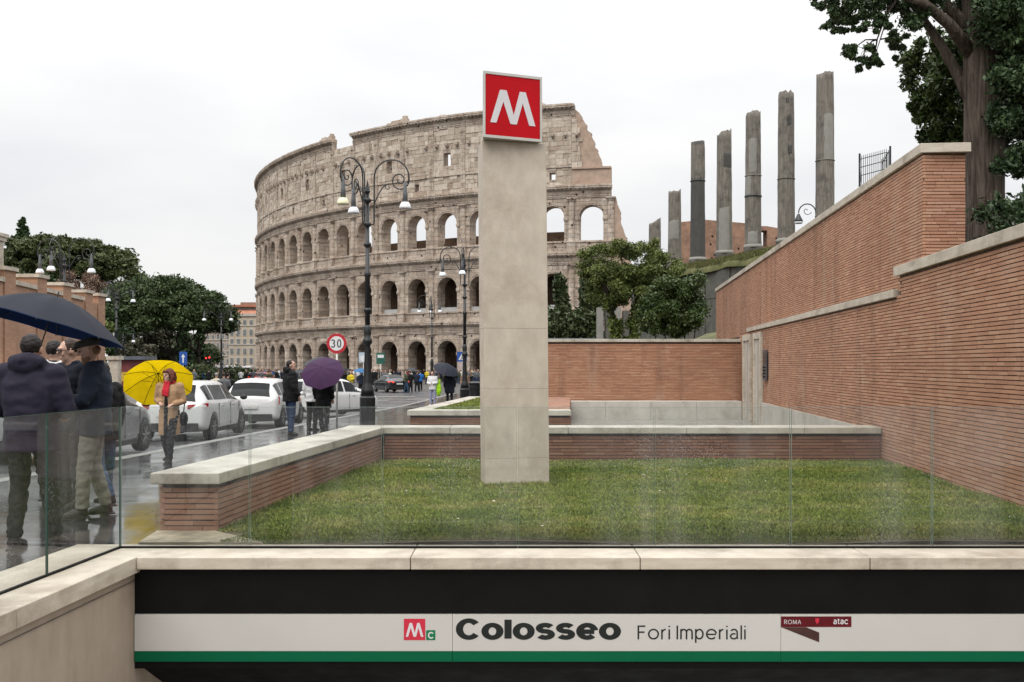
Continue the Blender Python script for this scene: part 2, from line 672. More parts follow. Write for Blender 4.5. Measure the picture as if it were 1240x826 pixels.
# smooth basalt slabs of the near pavement, wet
slabs = []
y = 4.6
row = 0
while y < 40:
    ly = .36
    x = kerb_x(y) + .16
    right = -3.02 + (DIR * (y - 8.8) if y > 8.8 else 0) - .06
    first = True
    while x < right - .06:
        lx = rnd.uniform(.5, .85) * (rnd.uniform(.4, .9) if first else 1)
        first = False
        e_ = min(x + lx, right)
        if right - e_ < .15: e_ = right
        lim_ = -3.56 + .07 * (y - 7.66)
        a, c = x, e_
        if y < 8.3 and c > lim_: c = lim_
        if c - a > .05: slabs.append((a, y, c - a, ly))
        x = e_
    y += ly
slabs.sort(key=lambda q: math.hypot(q[0], q[1]))
M['sett_one'] = M['sett']
rest = MB()
for i, (x, y, lx, ly) in enumerate(slabs):
    g_ = .0025
    z = [gz(y) + .006 + rnd.uniform(-.0012, .0012) for _ in range(4)]
    vs_ = [(g_, g_, 0), (lx - g_, g_, 0), (lx - g_, ly - g_, 0), (g_, ly - g_, 0)]
    c5 = [(0, 1, 2, 3), (4, 5, 1, 0), (5, 6, 2, 1), (6, 7, 3, 2), (7, 4, 0, 3)]
    if i < 300:
        m = MB().add([(p[0], p[1], z[k] - gz(y)) for k, p in enumerate(vs_)] + [(p[0], p[1], -.02) for p in vs_], c5)
        m.build('paving_slab', M['sett'], pavement, (x, y, gz(y)))
    else:
        rest.add([(x + p[0], y + p[1], z[k]) for k, p in enumerate(vs_)] + [(x + p[0], y + p[1], gz(y) - .02) for p in vs_], c5)
tag(rest.build('paving_slab', M['sett'], pavement), kind='stuff')

# painted lines on the road
rl = MB()
for (x0, x1, yy, wd) in ((-12.5, -10.2, 53, .3), (-10.8, -7.6, 62, .35), (-7.9, -5.4, 50.5, .3), (-6.6, -4.4, 64.5, .35), (-5.0, -1.2, 78, .45), (-15.5, -13.2, 66, .4),
                         (-9.3, -6.8, 70.5, .4), (-3.6, 2.0, 84, .5)):
    rl.add([(x0, yy, gz(yy) - .115), (x1, yy + .8, gz(yy + .8) - .115), (x1, yy + .8 + wd, gz(yy + .8 + wd) - .115), (x0, yy + wd, gz(yy + wd) - .115)], [(0, 1, 2, 3)])
tag(rl.build('road_marking', M['paint_white']), kind='structure')
# far kerb and pavement on the other side of the road
fk = MB()
fk.add([(-80, -20, .03), (-17.2, -20, .03), (-17.2, 8, .03), (-17.6, 50, -.5), (-20, 74, -.56), (-30, 110, -.66), (-80, 110, -.66)], [(0, 1, 2, 3, 4, 5, 6)])
tag(fk.build('far_pavement', M['asphalt']), kind='structure')

# ------------------------------------------------------------------ stairwell with fascia
well = empty('station_stairwell', (-2.81, 7.66, 0), label='stairwell of the station under a travertine edge, walls of brown stone', cat='stairwell')
wl = MB()
for (y0, y1, zb) in ((0.6, 7.66, -6.2),):
    wl.add([(hole_l(y0) - .03, y0, -.05), (-2.86 + .5, 15, -.05), (-2.86 + .5, 15, zb), (hole_l(y0) - .03, y0, zb)], [(0, 1, 2, 3)])
    wl.add([(hole_l(y0) - .4, y0, -.05), (-2.8, 15, -.05), (-2.8, 15, zb), (hole_l(y0) - .4, y0, zb)], [(3, 2, 1, 0)])
wl.build('side_wall', M['stair_wall'], well, world=True)
MB().box((9.5, .6, -6.2), (9.8, 12, -.05)).build('side_wall', M['stair_wall'], well, world=True)
MB().box((-3.3, .3, -6.2), (9.8, .6, -.02)).build('end_wall', M['stair_wall'], well, world=True)
stp = MB().box((0, 0, -.17), (12.2, .31, 0)).mesh('step', M['travertine'])
for i in range(24):
    mobj('step', stp, well, (.06 + .0, -6.9 + i * .3, -.17 * (i + 1)))
# sloping ceiling of the descending tunnel and the floor far below
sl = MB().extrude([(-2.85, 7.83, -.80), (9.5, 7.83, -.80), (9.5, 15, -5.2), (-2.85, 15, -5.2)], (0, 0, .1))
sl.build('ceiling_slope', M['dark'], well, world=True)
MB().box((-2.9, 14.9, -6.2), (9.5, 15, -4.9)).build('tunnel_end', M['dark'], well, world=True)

fascia = empty('station_fascia', (3.2, 7.72, -1.6), label='black, white and green fascia with the station name under the stone edge', cat='sign')
FY = 7.725
MB().box((-2.845, FY, -.375), (9.5, FY + .1, -.05)).build('black_band', M['black_panel'], fascia, world=True)
jx = [-2.845] + [(px - 620) / 1240 * FY for px in (548, 945)] + [4.55, 7.0, 9.5]
for a, b in zip(jx[:-1], jx[1:]):
    MB().box((a + .0015, FY - .012, -.655), (b - .0015, FY + .1, -.379)).build('white_panel', M['white_panel'], fascia, world=True)
    MB().box((a + .0015, FY - .012, -.735), (b - .0015, FY + .1, -.657)).build('green_strip', M['green_band'], fascia, world=True)
MB().box((-2.845, FY, -.79), (9.5, FY + .1, -.738)).build('black_band', M['black_panel'], fascia, world=True)
SC = FY - .0125
PXM = (FY - .0125) / 1240


def fpx(x, y): return ((x - 620) * PXM, EYE - (y - 442) * PXM)


def flat(name, poly_px, mat, parent, lift=.001, thick=.0008):
    pts = [(fpx(*p)[0], SC - lift, fpx(*p)[1]) for p in poly_px]
    m = MB().extrude(pts, (0, thick, 0))
    bm_fix = m.build(name, mat, parent, world=True)
    return bm_fix


def _arc(cx, cy, rx, ry, a0, a1, n=20):
    return [(cx + rx * math.cos(R(a0 + (a1 - a0) * i / n)), cy + ry * math.sin(R(a0 + (a1 - a0) * i / n))) for i in range(n + 1)]


def _S(w_, h):
    r = h / 4
    return _arc(w_ / 2, h - r, w_ / 2, r, 25, 270, 18)[:-1] + _arc(w_ / 2, r, w_ / 2, r, 90, -155, 18)


# letters as pen strokes on a box with x-height .74 and cap height 1: (advance, strokes)
def glyph(ch):
    X = .74
    g = {
        'C': (.86, [_arc(.46, .5, .46, .5, 38, 322, 30)]),
        'o': (.74, [_arc(.37, X / 2, .37, X / 2, 0, 360, 32)]),
        'l': (.0, [[(0, -.06), (0, 1.06)]]),
        's': (.60, [_S(.60, X)]),
        'e': (.72, [[(.04, X * .47), (.72, X * .47)] , _arc(.37, X / 2, .37, X / 2, 8, 318, 28)]),
        'F': (.52, [[(0, -.045), (0, 1.045)], [(0, 1), (.54, 1)], [(0, .53), (.48, .53)]]),
        'r': (.28, [[(0, -.045), (0, X)], _arc(.3, X - .3, .3, .3, 180, 92, 8)]),
        'i': (.0, [[(0, -.045), (0, X)], [(0, .93), (0, 1.03)]]),
        'I': (.0, [[(0, -.045), (0, 1.045)]]),
        'm': (.86, [[(0, -.045), (0, X + .03)], _arc(.215, X - .215, .215, .215, 180, 0, 12) + [(.43, -.045)], _arc(.645, X - .215, .215, .215, 180, 0, 12) + [(.86, -.045)]]),
        'p': (.56, [[(0, -.32), (0, X + .03)], _arc(.28, X / 2, .28, X / 2, 0, 360, 28)]),
        'a': (.54, [_arc(.26, X - .24, .25, .24, 150, 0, 12) + [(.51, .1), (.56, 0)], _arc(.25, .2, .25, .2, 60, 330, 18)]),
        'R': (.56, [[(0, -.045), (0, 1.045)], [(0, 1)] + _arc(.3, .75, .25, .25, 90, -90, 12) + [(0, .5)], [(.26, .5), (.58, -.03)]]),
        'O': (.86, [_arc(.43, .5, .43, .5, 0, 360, 30)]),
        'M': (.8, [[(0, -.045), (.05, 1.03)], [(.05, 1), (.4, .05)], [(.4, .05), (.75, 1)], [(.75, 1.03), (.8, -.045)]]),
        'A': (.72, [[(0, -.045), (.36, 1.03)], [(.36, 1.03), (.72, -.045)], [(.13, .33), (.59, .33)]]),
        't': (.3, [[(.12, .95), (.12, .14), (.2, .03), (.34, .03)], [(-.04, X), (.34, X)]]),
        'c': (.62, [_arc(.36, X / 2, .36, X / 2, 40, 320, 24)]),
    }
    return g[ch]


def text(name, s_, x0, x1, base, cap, mat, parent, pen=.12, penh=None, gap=.17, lift=.001):
    """flat lettering between photo columns x0 and x1 on the fascia; every letter an object"""
    penh = penh or pen
    adv, pos_ = 0, []
    for ch in s_:
        if ch == ' ':
            adv += .34
            continue
        wd, st = glyph(ch)
        pos_.append((ch, adv, st))
        adv += wd + pen + gap
    total = adv - gap
    (ax, az), (bx_, bz) = fpx(x0, base), fpx(x1, cap)
    sx, sz = (bx_ - ax) / total, (bz - az) / (1 + penh)
    for ch, a_, strokes in pos_:
        mb = MB()
        for q, pl_ in enumerate(strokes):
            closed = (Vector(pl_[0]) - Vector(pl_[-1])).length < 1e-5
            k = len(pl_)
            vs_ = []
            for i, p in enumerate(pl_):
                p = Vector(p)
                pa = Vector(pl_[i - 1 if i > 0 else (k - 2 if closed else 0)])
                pb = Vector(pl_[i + 1 if i < k - 1 else (1 if closed else k - 1)])
                t_ = (pb - pa).normalized()
                n_ = Vector((-t_.y * pen / 2, t_.x * penh / 2))
                for sg_ in (1, -1):
                    e_ = p + n_ * sg_
                    vs_.append((ax + (a_ + pen / 2 + e_.x) * sx, SC - lift - q * .0003, az + (penh / 2 + e_.y) * sz))
            mb.add(vs_, [(2 * i, 2 * i + 1, 2 * i + 3, 2 * i + 2) for i in range(k - 1)])
        mb.build(name, mat, parent, world=True)


def m_poly(x0, y0, x1, y1):
    u = [(.09, .21), (.265, .76), (.385, .76), (.515, .36), (.625, .76), (.735, .76), (.915, .21), (.80, .21), (.68, .57), (.57, .21), (.455, .21), (.325, .57), (.20, .21)]
    return [(x0 + a * (x1 - x0), y1 - b * (y1 - y0)) for a, b in u]


flat('logo_square', [(489, 749.3), (489, 775.2), (515, 775.2), (515, 749.3)], M['logo_red'], fascia)
flat('logo_letter', m_poly(489, 747, 515, 777.5)[::-1], M['sign_white'], fascia, .0022)
flat('logo_square', [(516, 763.2), (516, 775.2), (527.2, 775.2), (527.2, 763.2)], M['logo_green'], fascia)
text('letter', 'C', 518.2, 525.4, 773.4, 765.2, M['sign_white'], fascia, .24, lift=.0024)
text('letter', 'Colosseo', 552, 752, 774.9, 748.8, M['ink'], fascia, .36, .27, .045)
text('letter', 'Fori Imperiali', 772, 903, 774.4, 757.4, M['ink'], fascia, .125, .115, .16)
flat('logo_bar', [(945.8, 746.5), (945.8, 759.3), (1031, 759.3), (1031, 746.5)], M['maroon'], fascia)
flat('logo_ribbon', [(946, 759.6), (992, 777.8), (992, 766), (976, 759.6)], M['maroon_dark'], fascia)
text('letter', 'ROMA', 949.5, 970, 755.8, 750.4, M['sign_white'], fascia, .12, .1, .2, .0024)
text('letter', 'atac', 1009, 1027, 756, 748.4, M['sign_white'], fascia, .2, .18, .1, .0024)
flat('logo_crest', [(987.3, 748.8), (987.3, 752.5), (989.5, 756), (991.7, 752.5), (991.7, 748.8)], M['logo_red'], fascia, .0022)

# stone edge round the stairwell
edge = empty('stairwell_edge', (-2.81, 7.66, .06), label='pale travertine coping that edges the stairwell and carries the glass fence', cat='coping')
x = -2.81
lens_ = [2.05, 1.72, 1.72, 1.72, 1.72, 1.72, 1.72]
for i, l_ in enumerate(lens_):
    m = MB()
    if i == 0:
        m.prism([(x, 7.66), (x + l_ - .003, 7.66), (x + l_ - .003, 8.22), (x, 8.22)], -.032, .06)
    else:
        m.box((x + .003, 7.66, -.032), (x + l_ - .003, 8.22, .06))
    bevel(m.build('coping_stone', M['travertine'], edge, world=True), .006)
    x += l_
y1 = 8.22
ys_ = [8.22, 7.66, 6.05, 4.4, 2.75, 1.1, .3]
for a, b in zip(ys_[:-1], ys_[1:]):
    def li(y): return -2.81 + .07 * (y - 7.66)
    m = MB().prism([(li(b) - .72, b + .003), (li(b) - .002, b + .003), (li(a) - .002, a - .003), (li(a) - .72, a - .003)], -.032 - .03, .061)
    bevel(m.build('coping_stone', M['travertine'], edge, world=True), .006)

# ------------------------------------------------------------------ glass fence
GZ0, GZ1 = .063, 1.168


def glass_panel(a, b, label, edge_mat=None, et=.004):
    a, b = Vector(a), Vector(b)
    d = (b - a)
    l_ = d.length
    u = d.normalized()
    e = empty('glass_panel', (a.x, a.y, GZ0), math.atan2(u.y, u.x), label=label, cat='glass panel', group='glass panels of the fence round the stairwell')
    MB().add([(.009, 0, .012), (l_ - .009, 0, .012), (l_ - .009, 0, GZ1 - GZ0), (.009, 0, GZ1 - GZ0)], [(0, 1, 2, 3)]).build('pane', M['glass'], e)
    ed = MB()
    ed.box((.008 - et, -.006, .012), (.008, .006, GZ1 - GZ0))
    ed.box((l_ - .008, -.006, .012), (l_ - .008 + et, .006, GZ1 - GZ0))
    ed.box((.008, -.007, GZ1 - GZ0), (l_ - .008, .007, GZ1 - GZ0 + .002))
    ed.build('pane_edge', edge_mat or M['glass_edge'], e)
    MB().box((.001, -.012, -.002), (l_ - .001, .012, .012)).build('base_channel', M['black_panel'], e)
    return e


gx = [-3.08, -2.06, -1.02, .045, 1.117, 2.19, 3.30, 4.40, 5.50, 6.60, 7.7, 8.8]
GN = ['rain-specked corner glass panel before the near end of the planter wall', 'rain-specked glass panel before the long left run of the planter wall', 'clear glass panel before the lawn, just left of the pylon',
      'clear glass panel with its joint crossing the foot of the pylon', 'clear glass panel before the lawn, just right of the pylon', 'clear glass panel before the lawn and the middle of the basin', 'clear glass panel before the corner of lawn and brick wall']
for i, (a, b) in enumerate(zip(gx[:-1], gx[1:])):
    glass_panel((a, 8.05), (b, 8.05), GN[i] if i < len(GN) else 'clear glass panel beyond the lawn corner, before the near part of the brick wall', M['glass_edge_pale'], .002)
gl_y = [8.05, 6.97, 5.9, 4.82, 3.75, 2.67]
for i, (a, b) in enumerate(zip(gl_y[:-1], gl_y[1:])):
    glass_panel((-3.08 + .08 * (b - 8.05), b), (-3.08 + .08 * (a - 8.05), a), ('wet glass panel before the capped man on the stairwell side', 'wet glass panel before the hooded man on the stairwell side')[i] if i < 2 else 'wet glass panel farther up the stairwell side, past the hooded man')

# ------------------------------------------------------------------ brick walls
BL = [.30, .27, .24, .19, .14]
BH, BP = .0365, .047
_bm = {}


def brick_mesh(mat, k):
    if (mat.name, k) not in _bm:
        _bm[mat.name, k] = MB().box((0, -.035, 0), (BL[k] - .004, 0, BH)).mesh('brick', mat)
    return _bm[mat.name, k]


def brick_face(parent, org, u, length, z0, z1, mat, individual=0, top=None, pitch=BP, skip=None, seed=1):
    """courses of thin bricks on a vertical face; outward is to the left of u; org in world"""
    rr = random.Random(seed)
    u = Vector((u[0], u[1], 0)).normalized()
    nrm = Vector((-u.y, u.x, 0))
    org = Vector(org)
    rz = math.atan2(u.y, u.x)
    items = []
    nrow = int((z1 - z0) / pitch + 1e-6)
    for r in range(nrow):
        z = z0 + r * pitch
        s = -rr.uniform(0, .2)
        while s < length - .02:
            k = rr.choices(range(5), (4, 5, 3, 2, 1))[0]
            a, b = max(s, 0), min(s + BL[k], length)
            s += BL[k]
            if b - a < .03: continue
            if skip and skip((a + b) / 2, z): continue
            off = rr.uniform(-.003, .003)
            p = org + u * a + nrm * off
            p.z = z + rr.uniform(-.0015, .0015)
            full = abs((b - a) - BL[k]) < 1e-6
            items.append((p, b - a, k, full, rr.uniform(-.006, .006)))
    ind = []
    if individual:
        c = []
        for i, it in enumerate(items):
            p = it[0]
            if p.y < 4: continue
            sx = 620 + 1240 * p.x / p.y
            sy = 442 - 1240 * (p.z - EYE) / p.y
            q = it[0] + u * it[1]
            if it[3] and -5 < sx < 1245 and -5 < sy < 831:
                c.append((-abs(sx - (620 + 1240 * q.x / q.y)) * 1 / p.y, i))
        c.sort()
        ind = set(i for _, i in c[:individual])
    rest = MB()
    l = parent.location
    for i, (p, ln, k, full, tl) in enumerate(items):
        if ind and i in ind:
            mobj('brick', brick_mesh(mat, k), parent, p - l, (0, 0, rz + tl * .3))
        else:
            a = p
            b = p + u * (ln - .004)
            n_ = nrm * .035
            h = Vector((0, 0, BH * (pitch / BP)))
            rest.add([a, b, b + h, a + h, a - n_, b - n_, b - n_ + h, a - n_ + h],
                     [(0, 3, 2, 1), (3, 7, 6, 2), (0, 1, 5, 4), (1, 2, 6, 5), (0, 4, 7, 3)])
    o = rest.build('brick', mat, parent, world=True)
    tag(o, kind='stuff')
    return o


def coping_run(parent, org, u, length, width, z0, z1, stone, mat, over=.04, name='coping_stone', gap=.004):
    """stones laid end to end; org on the wall face, width goes to the right of u"""
    u = Vector((u[0], u[1], 0)).normalized()
    nr = Vector((u.y, -u.x, 0))
    org = Vector(org)
    s = 0
    while s < length - .01:
        e = min(s + stone, length)
        if length - e < .25: e = length
        a = org + u * (s + gap / 2) - nr * over
        b = org + u * (e - gap / 2) - nr * over
        q = nr * (width + over)
        m = MB().prism([tuple(p)[:2] for p in (a, a + q, b + q, b)][::-1], z0, z1)
        # keep counter-clockwise
        o = m.build(name, mat, parent, world=True)
        bevel(o, .006)
        s = e


def rw(y): return 5.0 + DIR * (y - 10)


UD = Vector((DIR, 1, 0)).normalized()
UL = math.sqrt(1 + DIR * DIR)
# --- right wall, near part and far lower part (one wall)
wall = empty('brick_wall', (rw(8), 8, 0), label='long red brick wall with pale stone coping bordering the lawn', cat='wall')
YA, YB, YC = 7.0, 14.27, 31.5
core = MB()
core.prism([(rw(YA) + .012, YA), (rw(YA) + .7, YA), (rw(YB) + .7, YB), (rw(YB) + .012, YB)], -.3, 2.74)
core.prism([(rw(YB) + .012, YB), (rw(YB) + .38, YB), (rw(YC) + .38, YC), (rw(YC) + .012, YC)], -.3, 2.45)
core.build('core', M['mortar'], wall, world=True)


def door_skip(s, z):
    y = 7 + s / UL
    return (26.75 < y < 28.35 or 28.75 < y < 30.6) and z < 2.36


def wskip(s, z):
    y = YA + s / UL
    return (z > 2.43 and y > YB) or door_skip(s, z)


brick_face(wall, (rw(YA), YA, 0), UD, (YC - YA) * UL, -.06, 2.73, M['brick'], 300, skip=wskip, seed=3)
coping_run(wall, (rw(YA), YA, 0), UD, (YB + .12 - YA) * UL, .72, 2.74, 2.875, 1.9, M['travertine'], .05)
coping_run(wall, (rw(YB + .13), YB + .13, 0), UD, (29.6 - YB - .13) * UL, .38, 2.452, 2.565, 1.9, M['travertine'], .05)
# stone skirting along the basin
sk = MB().prism([(rw(15.7) - .05, 15.7), (rw(15.7) - .004, 15.7), (rw(26.7) - .004, 26.7), (rw(26.7) - .05, 26.7)][::-1], -.2, .52)
sk.build('skirting', M['concrete'], wall, world=True)
# two doorways with pale stone frames
for (a, b) in ((26.85, 28.25), (28.85, 30.45)):
    d = empty('doorway', (rw(a) - l_ if False else rw(a), a, -.1), parent=None)
    d.parent = wall
    d.location = Vector((rw(a), a, -.1)) - wall.location
    W_ = b - a
    ang = math.atan2(1, DIR)
    d.rotation_euler = (0, 0, ang)
    for (p, q) in (((0, -.05, 0), (.17, .06, 2.3)), ((W_ * UL - .17, -.05, 0), (W_ * UL, .06, 2.3)), ((0, -.05, 2.302), (W_ * UL, .062, 2.47))):
        bevel(MB().box(p, q).build('frame', M['travertine'], d), .006)
    MB().box((.17, -.012, 0), (W_ * UL - .17, .012, 2.3)).build('door_leaf', M['concrete'], d)
    MB().box((W_ * UL / 2 - .004, .012, 0), (W_ * UL / 2 + .004, .016, 2.3)).build('door_seam', M['dark'], d)
pl = empty('wall_plaque', (rw(25.85) - .03, 25.85, 1.1), math.atan2(1, DIR), label='small dark grey metal panel on the brick wall beside the doorways', cat='panel')
MB().box((0, 0, 0), (.62, .028, .78)).build('panel', plain('slate', (.055, .06, .068), .45, .2, 6), pl)
MB().box((.06, .028, .42), (.56, .033, .70)).build('screen', plain('slate_dark', (.03, .033, .04), .3, .2, 6), pl)
for i in range(4): MB().box((.08, .028, .08 + i * .08), (.54, .032, .12 + i * .08)).build('slot', M['dark'], pl)

# --- upper wall standing behind it
upw = empty('upper_brick_wall', (rw(14.5) + .4, 14.5, 0), label='taller red brick wall with sloping-looking stone coping behind the low one, below the stone columns', cat='wall')
upw['label'] = 'tall red brick wall with pale coping standing behind the lower wall, below the columns'


def ru(y): return rw(y) + .4


Y0, Y1 = 14.5, 42.0
MB().prism([(ru(Y0) + .012, Y0 + .012), (ru(Y0) + .6, Y0 + .012), (ru(Y1) + .6, Y1), (ru(Y1) + .012, Y1)], 0, 4.5).build('core', M['mortar'], upw, world=True)
brick_face(upw, (ru(Y0), Y0, 0), UD, (Y1 - Y0) * UL, 2.46, 4.5, M['brick'], 300, seed=5)
brick_face(upw, (ru(Y0) + .6, Y0, 0), (-1, 0), .6, 2.46, 4.5, M['brick_orange'], 150, seed=6)
brick_face(upw, (ru(Y1) + .01, Y1 - 14.5 + .5, 0), UD, 14 * UL, .4, 2.46, M['brick'], 0, seed=16)
coping_run(upw, (ru(Y0) - .0, Y0 - .05, 0), UD, (Y1 - Y0 + .1) * UL, .64, 4.5, 4.63, 1.6, M['travertine'], .05)

# --- wall at the back of the basin
bw = empty('back_brick_wall', (4, 31.2, 0), label='wide low red brick wall closing the basin behind the stone pylon', cat='wall')
BX0, BX1, BY = .55, rw(31.2) + .3, 31.2
MB().box((BX0 + .012, BY + .012, -.3), (BX1, BY + .5, 2.2)).build('core', M['mortar'], bw, world=True)
brick_face(bw, (BX1, BY, 0), (-1, 0), BX1 - BX0, -.06, 2.19, M['brick'], 0, seed=8)
brick_face(bw, (BX0, BY + .5, 0), (0, -1), .5, -.06, 2.19, M['brick'], 0, seed=9) if False else None
coping_run(bw, (BX1 + .0, BY, 0), (-1, 0), BX1 - BX0 + .04, .56, 2.2, 2.3, 1.9, M['cap_stone'], .05) if False else None
xx = BX0 - .05
while xx < BX1 - .05:
    e_ = min(xx + 1.4, BX1)
    bevel(MB().box((xx + .002, BY - .06, 2.2), (e_ - .002, BY + .56, 2.29)).build('coping_stone', M['cap_stone'], bw, world=True), .006)
    xx = e_

# --- basin
basin = empty('stone_basin', (4, 22, -.1), label='shallow grey stone basin between the brick walls', cat='basin')
xl = lambda y: 1.19 + (y - 21) * .06
MB().add([(-2.0, 15.5, -.1), (rw(15.5), 15.5, -.1), (rw(30.6), 30.6, -.1), (xl(30.6), 30.6, -.1)], [(0, 1, 2, 3)]).build('floor', m_wet('basin_floor', (.16, .155, .14), (.27, .26, .235), .12, .4, .6, .1), basin, world=True)
x = xl(30) - .3
while x < rw(30.4) - .1:
    e_ = min(x + 1.35, rw(30.4) - .05)
    bevel(MB().box((x + .002, 30.42, -.2), (e_ - .002, 31.18, .42)).build('basin_block', M['concrete'], basin, world=True), .008)
    x = e_

# --- low planter wall: front run, left run with its near end
pw = empty('planter_wall', (-2.2, 12, 0), label='low brick planter wall with thick pale stone cap round the front lawn', cat='planter')
PX0, PX1, PY = -1.92, rw(15.2) - .01, 15.2
CT0, CT1 = .482, .578
lx = lambda y: -2.53 + DIR * (y - 8.8)         # lawn side of the left run
MB().box((PX0, PY + .012, -.2), (PX1, PY + .45, CT0)).build('core', M['mortar_dark'], pw, world=True)
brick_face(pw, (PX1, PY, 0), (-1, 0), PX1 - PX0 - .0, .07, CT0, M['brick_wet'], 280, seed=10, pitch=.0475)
MB().prism([(lx(8.8) - .012, 8.812), (lx(15.6) - .012, 15.6), (lx(15.6) - .49, 15.6), (lx(8.8) - .478, 8.812)], -.2, CT0).build('core', M['mortar_dark'], pw, world=True)
M['brick_planter'] = m_brick('brick_planter', [(.29, .145, .09), (.25, .12, .075), (.33, .175, .115), (.27, .13, .082), (.35, .20, .14)], (.36, .27, .2), moss=(.20, .16, .11))
brick_face(pw, (lx(15.2), 15.2, 0), (-DIR, -1), (15.2 - 8.8) * UL, .02, CT0, M['brick_planter'], 250, seed=11, pitch=.0475)
brick_face(pw, (lx(8.8), 8.8, 0), (-1, 0), .49, -.02, CT0, M['brick_planter'], 60, seed=12, pitch=.0475)
brick_face(pw, (lx(8.8) - .49, 8.8, 0), (DIR, 1), (15.6 - 8.8) * UL, -.06, CT0, M['brick_planter'], 0, seed=13, pitch=.0475)
# caps
yy = 8.73
for e_ in (10.3, 12.0, 13.7, 15.15):
    bevel(MB().prism([(lx(yy) + .04, yy + .002), (lx(e_) + .04, e_ - .002), (lx(e_) - .55, e_ - .002), (lx(yy) - .55, yy + .002)], CT0, CT1).build('cap_stone', M['cap_stone'], pw, world=True), .008)
    yy = e_
bevel(MB().box((lx(15.15) - .55, 15.152, CT0), (PX0 + 1.0, 15.7, CT1)).build('cap_stone', M['cap_stone'], pw, world=True), .008)
xx = PX0 + 1.004
while xx < PX1 - .1:
    e_ = min(xx + 1.75, PX1 - .003)
    bevel(MB().box((xx + .002, PY - .05, CT0), (e_ - .002, PY + .5, CT1)).build('cap_stone', M['cap_stone'], pw, world=True), .008)
    xx = e_

# --- second planter behind
p2 = empty('rear_planter', (-.5, 21, 0), label='second low planter with stone edge and brick-paved corner behind the front lawn', cat='planter')
QX0, QX1, QY, QE = -2.15, 1.19, 21.0, 30.3
ql = lambda y: QX0 + DIR * (y - QY)
qr = lambda y: QX1 + .06 * (y - QY)
MB().prism([(ql(QY) + .06, QY + .06), (qr(QY) - .03, QY + .06), (qr(QE) - .03, QE), (ql(QE) + .06, QE)], -.3, .46).build('core', M['mortar_dark'], p2, world=True)
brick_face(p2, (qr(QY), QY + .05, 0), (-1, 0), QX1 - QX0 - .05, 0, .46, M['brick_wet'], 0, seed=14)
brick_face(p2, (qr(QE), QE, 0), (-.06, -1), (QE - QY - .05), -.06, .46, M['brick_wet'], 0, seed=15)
for (a, b) in ((QX0, -.9), (-.9, .2), (.2, QX1 + .03)):
    bevel(MB().box((a + .002, QY, .46), (b - .002, QY + .5, .57)).build('cap_stone', M['cap_stone'], p2, world=True), .008)
yy = QY + .504
while yy < QE - .1:
    e_ = min(yy + 1.6, QE)
    bevel(MB().prism([(ql(yy) + .45, yy + .002), (ql(e_) + .45, e_ - .002), (ql(e_), e_ - .002), (ql(yy), yy + .002)], .46, .57).build('cap_stone', M['cap_stone'], p2, world=True), .008)
    yy = e_
# brick paving on the right corner, grass on the rest
pv = MB()
yy = QY + .51
r_ = 0
while yy < QE - .15:
    xx = .25 + (r_ % 2) * .12
    while xx < qr(yy) - .05:
        l2 = min(.26, qr(yy) - xx)
        pv.box((xx, yy, .5), (xx + l2 - .006, yy + .12, .56 + rnd.uniform(0, .004)))
        xx += .26
    yy += .126
    r_ += 1
tag(pv.build('paving_brick', M['brick_planter'], p2, world=True), kind='stuff')
MB().prism([(ql(QY) + .45, QY + .5), (.3, QY + .5), (.3, QE), (ql(QE) + .45, QE)], .44, .565).build('soil', M['soil'], p2, world=True)


def blades(name, inside, x0, x1, y0, y1, n, zf, h, mat, parent=None, seed=1, wd=.006):
    g = np.random.default_rng(seed)
    x = g.uniform(x0, x1, n)
    # denser near the camera
    t = g.random(n)
    y = y0 + (y1 - y0) * t ** 1.25
    k = inside(x, y)
    thin = (np.sin(x * 2.1 + 1.3 * np.sin(y * 1.7)) * np.sin(y * 2.6 + 1.1 * np.sin(x * 1.3)) > .55) & (g.random(n) < .45)
    k = k & ~thin
    x, y = x[k], y[k]
    n = len(x)
    z = zf(x, y)
    a = g.uniform(0, 2 * np.pi, n)
    hh = h * g.uniform(.45, 1.25, n)
    lean = g.normal(0, .5, (n, 2)) * hh[:, None]
    wv = wd * g.uniform(.7, 1.4, n) * (1 + (y - y0) / 12)
    p0 = np.stack([x - np.cos(a) * wv, y - np.sin(a) * wv, z], 1)
    p1 = np.stack([x + np.cos(a) * wv, y + np.sin(a) * wv, z], 1)
    p2_ = np.stack([x + lean[:, 0], y + lean[:, 1], z + hh], 1)
    v = np.stack([p0, p1, p2_], 1).reshape(-1, 3)
    f = np.arange(3 * n).reshape(-1, 3)
    o = mobj(name, np_mesh(name, v, f, mat), parent)
    return tag(o, kind='stuff')


# front lawn
def lawn_z(x, y): return .085 + .02 * np.sin(x * 1.7 + y * .6) * np.sin(y * 1.3)


lm = MB()
nx, ny = 40, 36
for j in range(ny + 1):
    y = 8.2 + (15.24 - 8.2) * j / ny
    for i in range(nx + 1):
        xa = -3.0 if y < 8.7 else lx(y) - .02
        x = xa + (rw(y) + .02 - xa) * i / nx
        lm.v.append((x, y, float(lawn_z(x, y)) - .012))
for j in range(ny):
    for i in range(nx):
        lm.f.append([j * (nx + 1) + i, j * (nx + 1) + i + 1, (j + 1) * (nx + 1) + i + 1, (j + 1) * (nx + 1) + i])
        lm.m.append(0)
tag(lm.build('lawn', M['soil'], smooth=True), kind='structure')


def in_lawn(x, y):
    left = np.where(y < 8.78, -2.2 - (8.78 - y) * .3, -2.53 + DIR * (y - 8.8))
    pill = (x > -.36) & (x < .46) & (y > 12.02) & (y < 12.5)
    return (x > left) & (x < 5.0 + DIR * (y - 10)) & ~pill


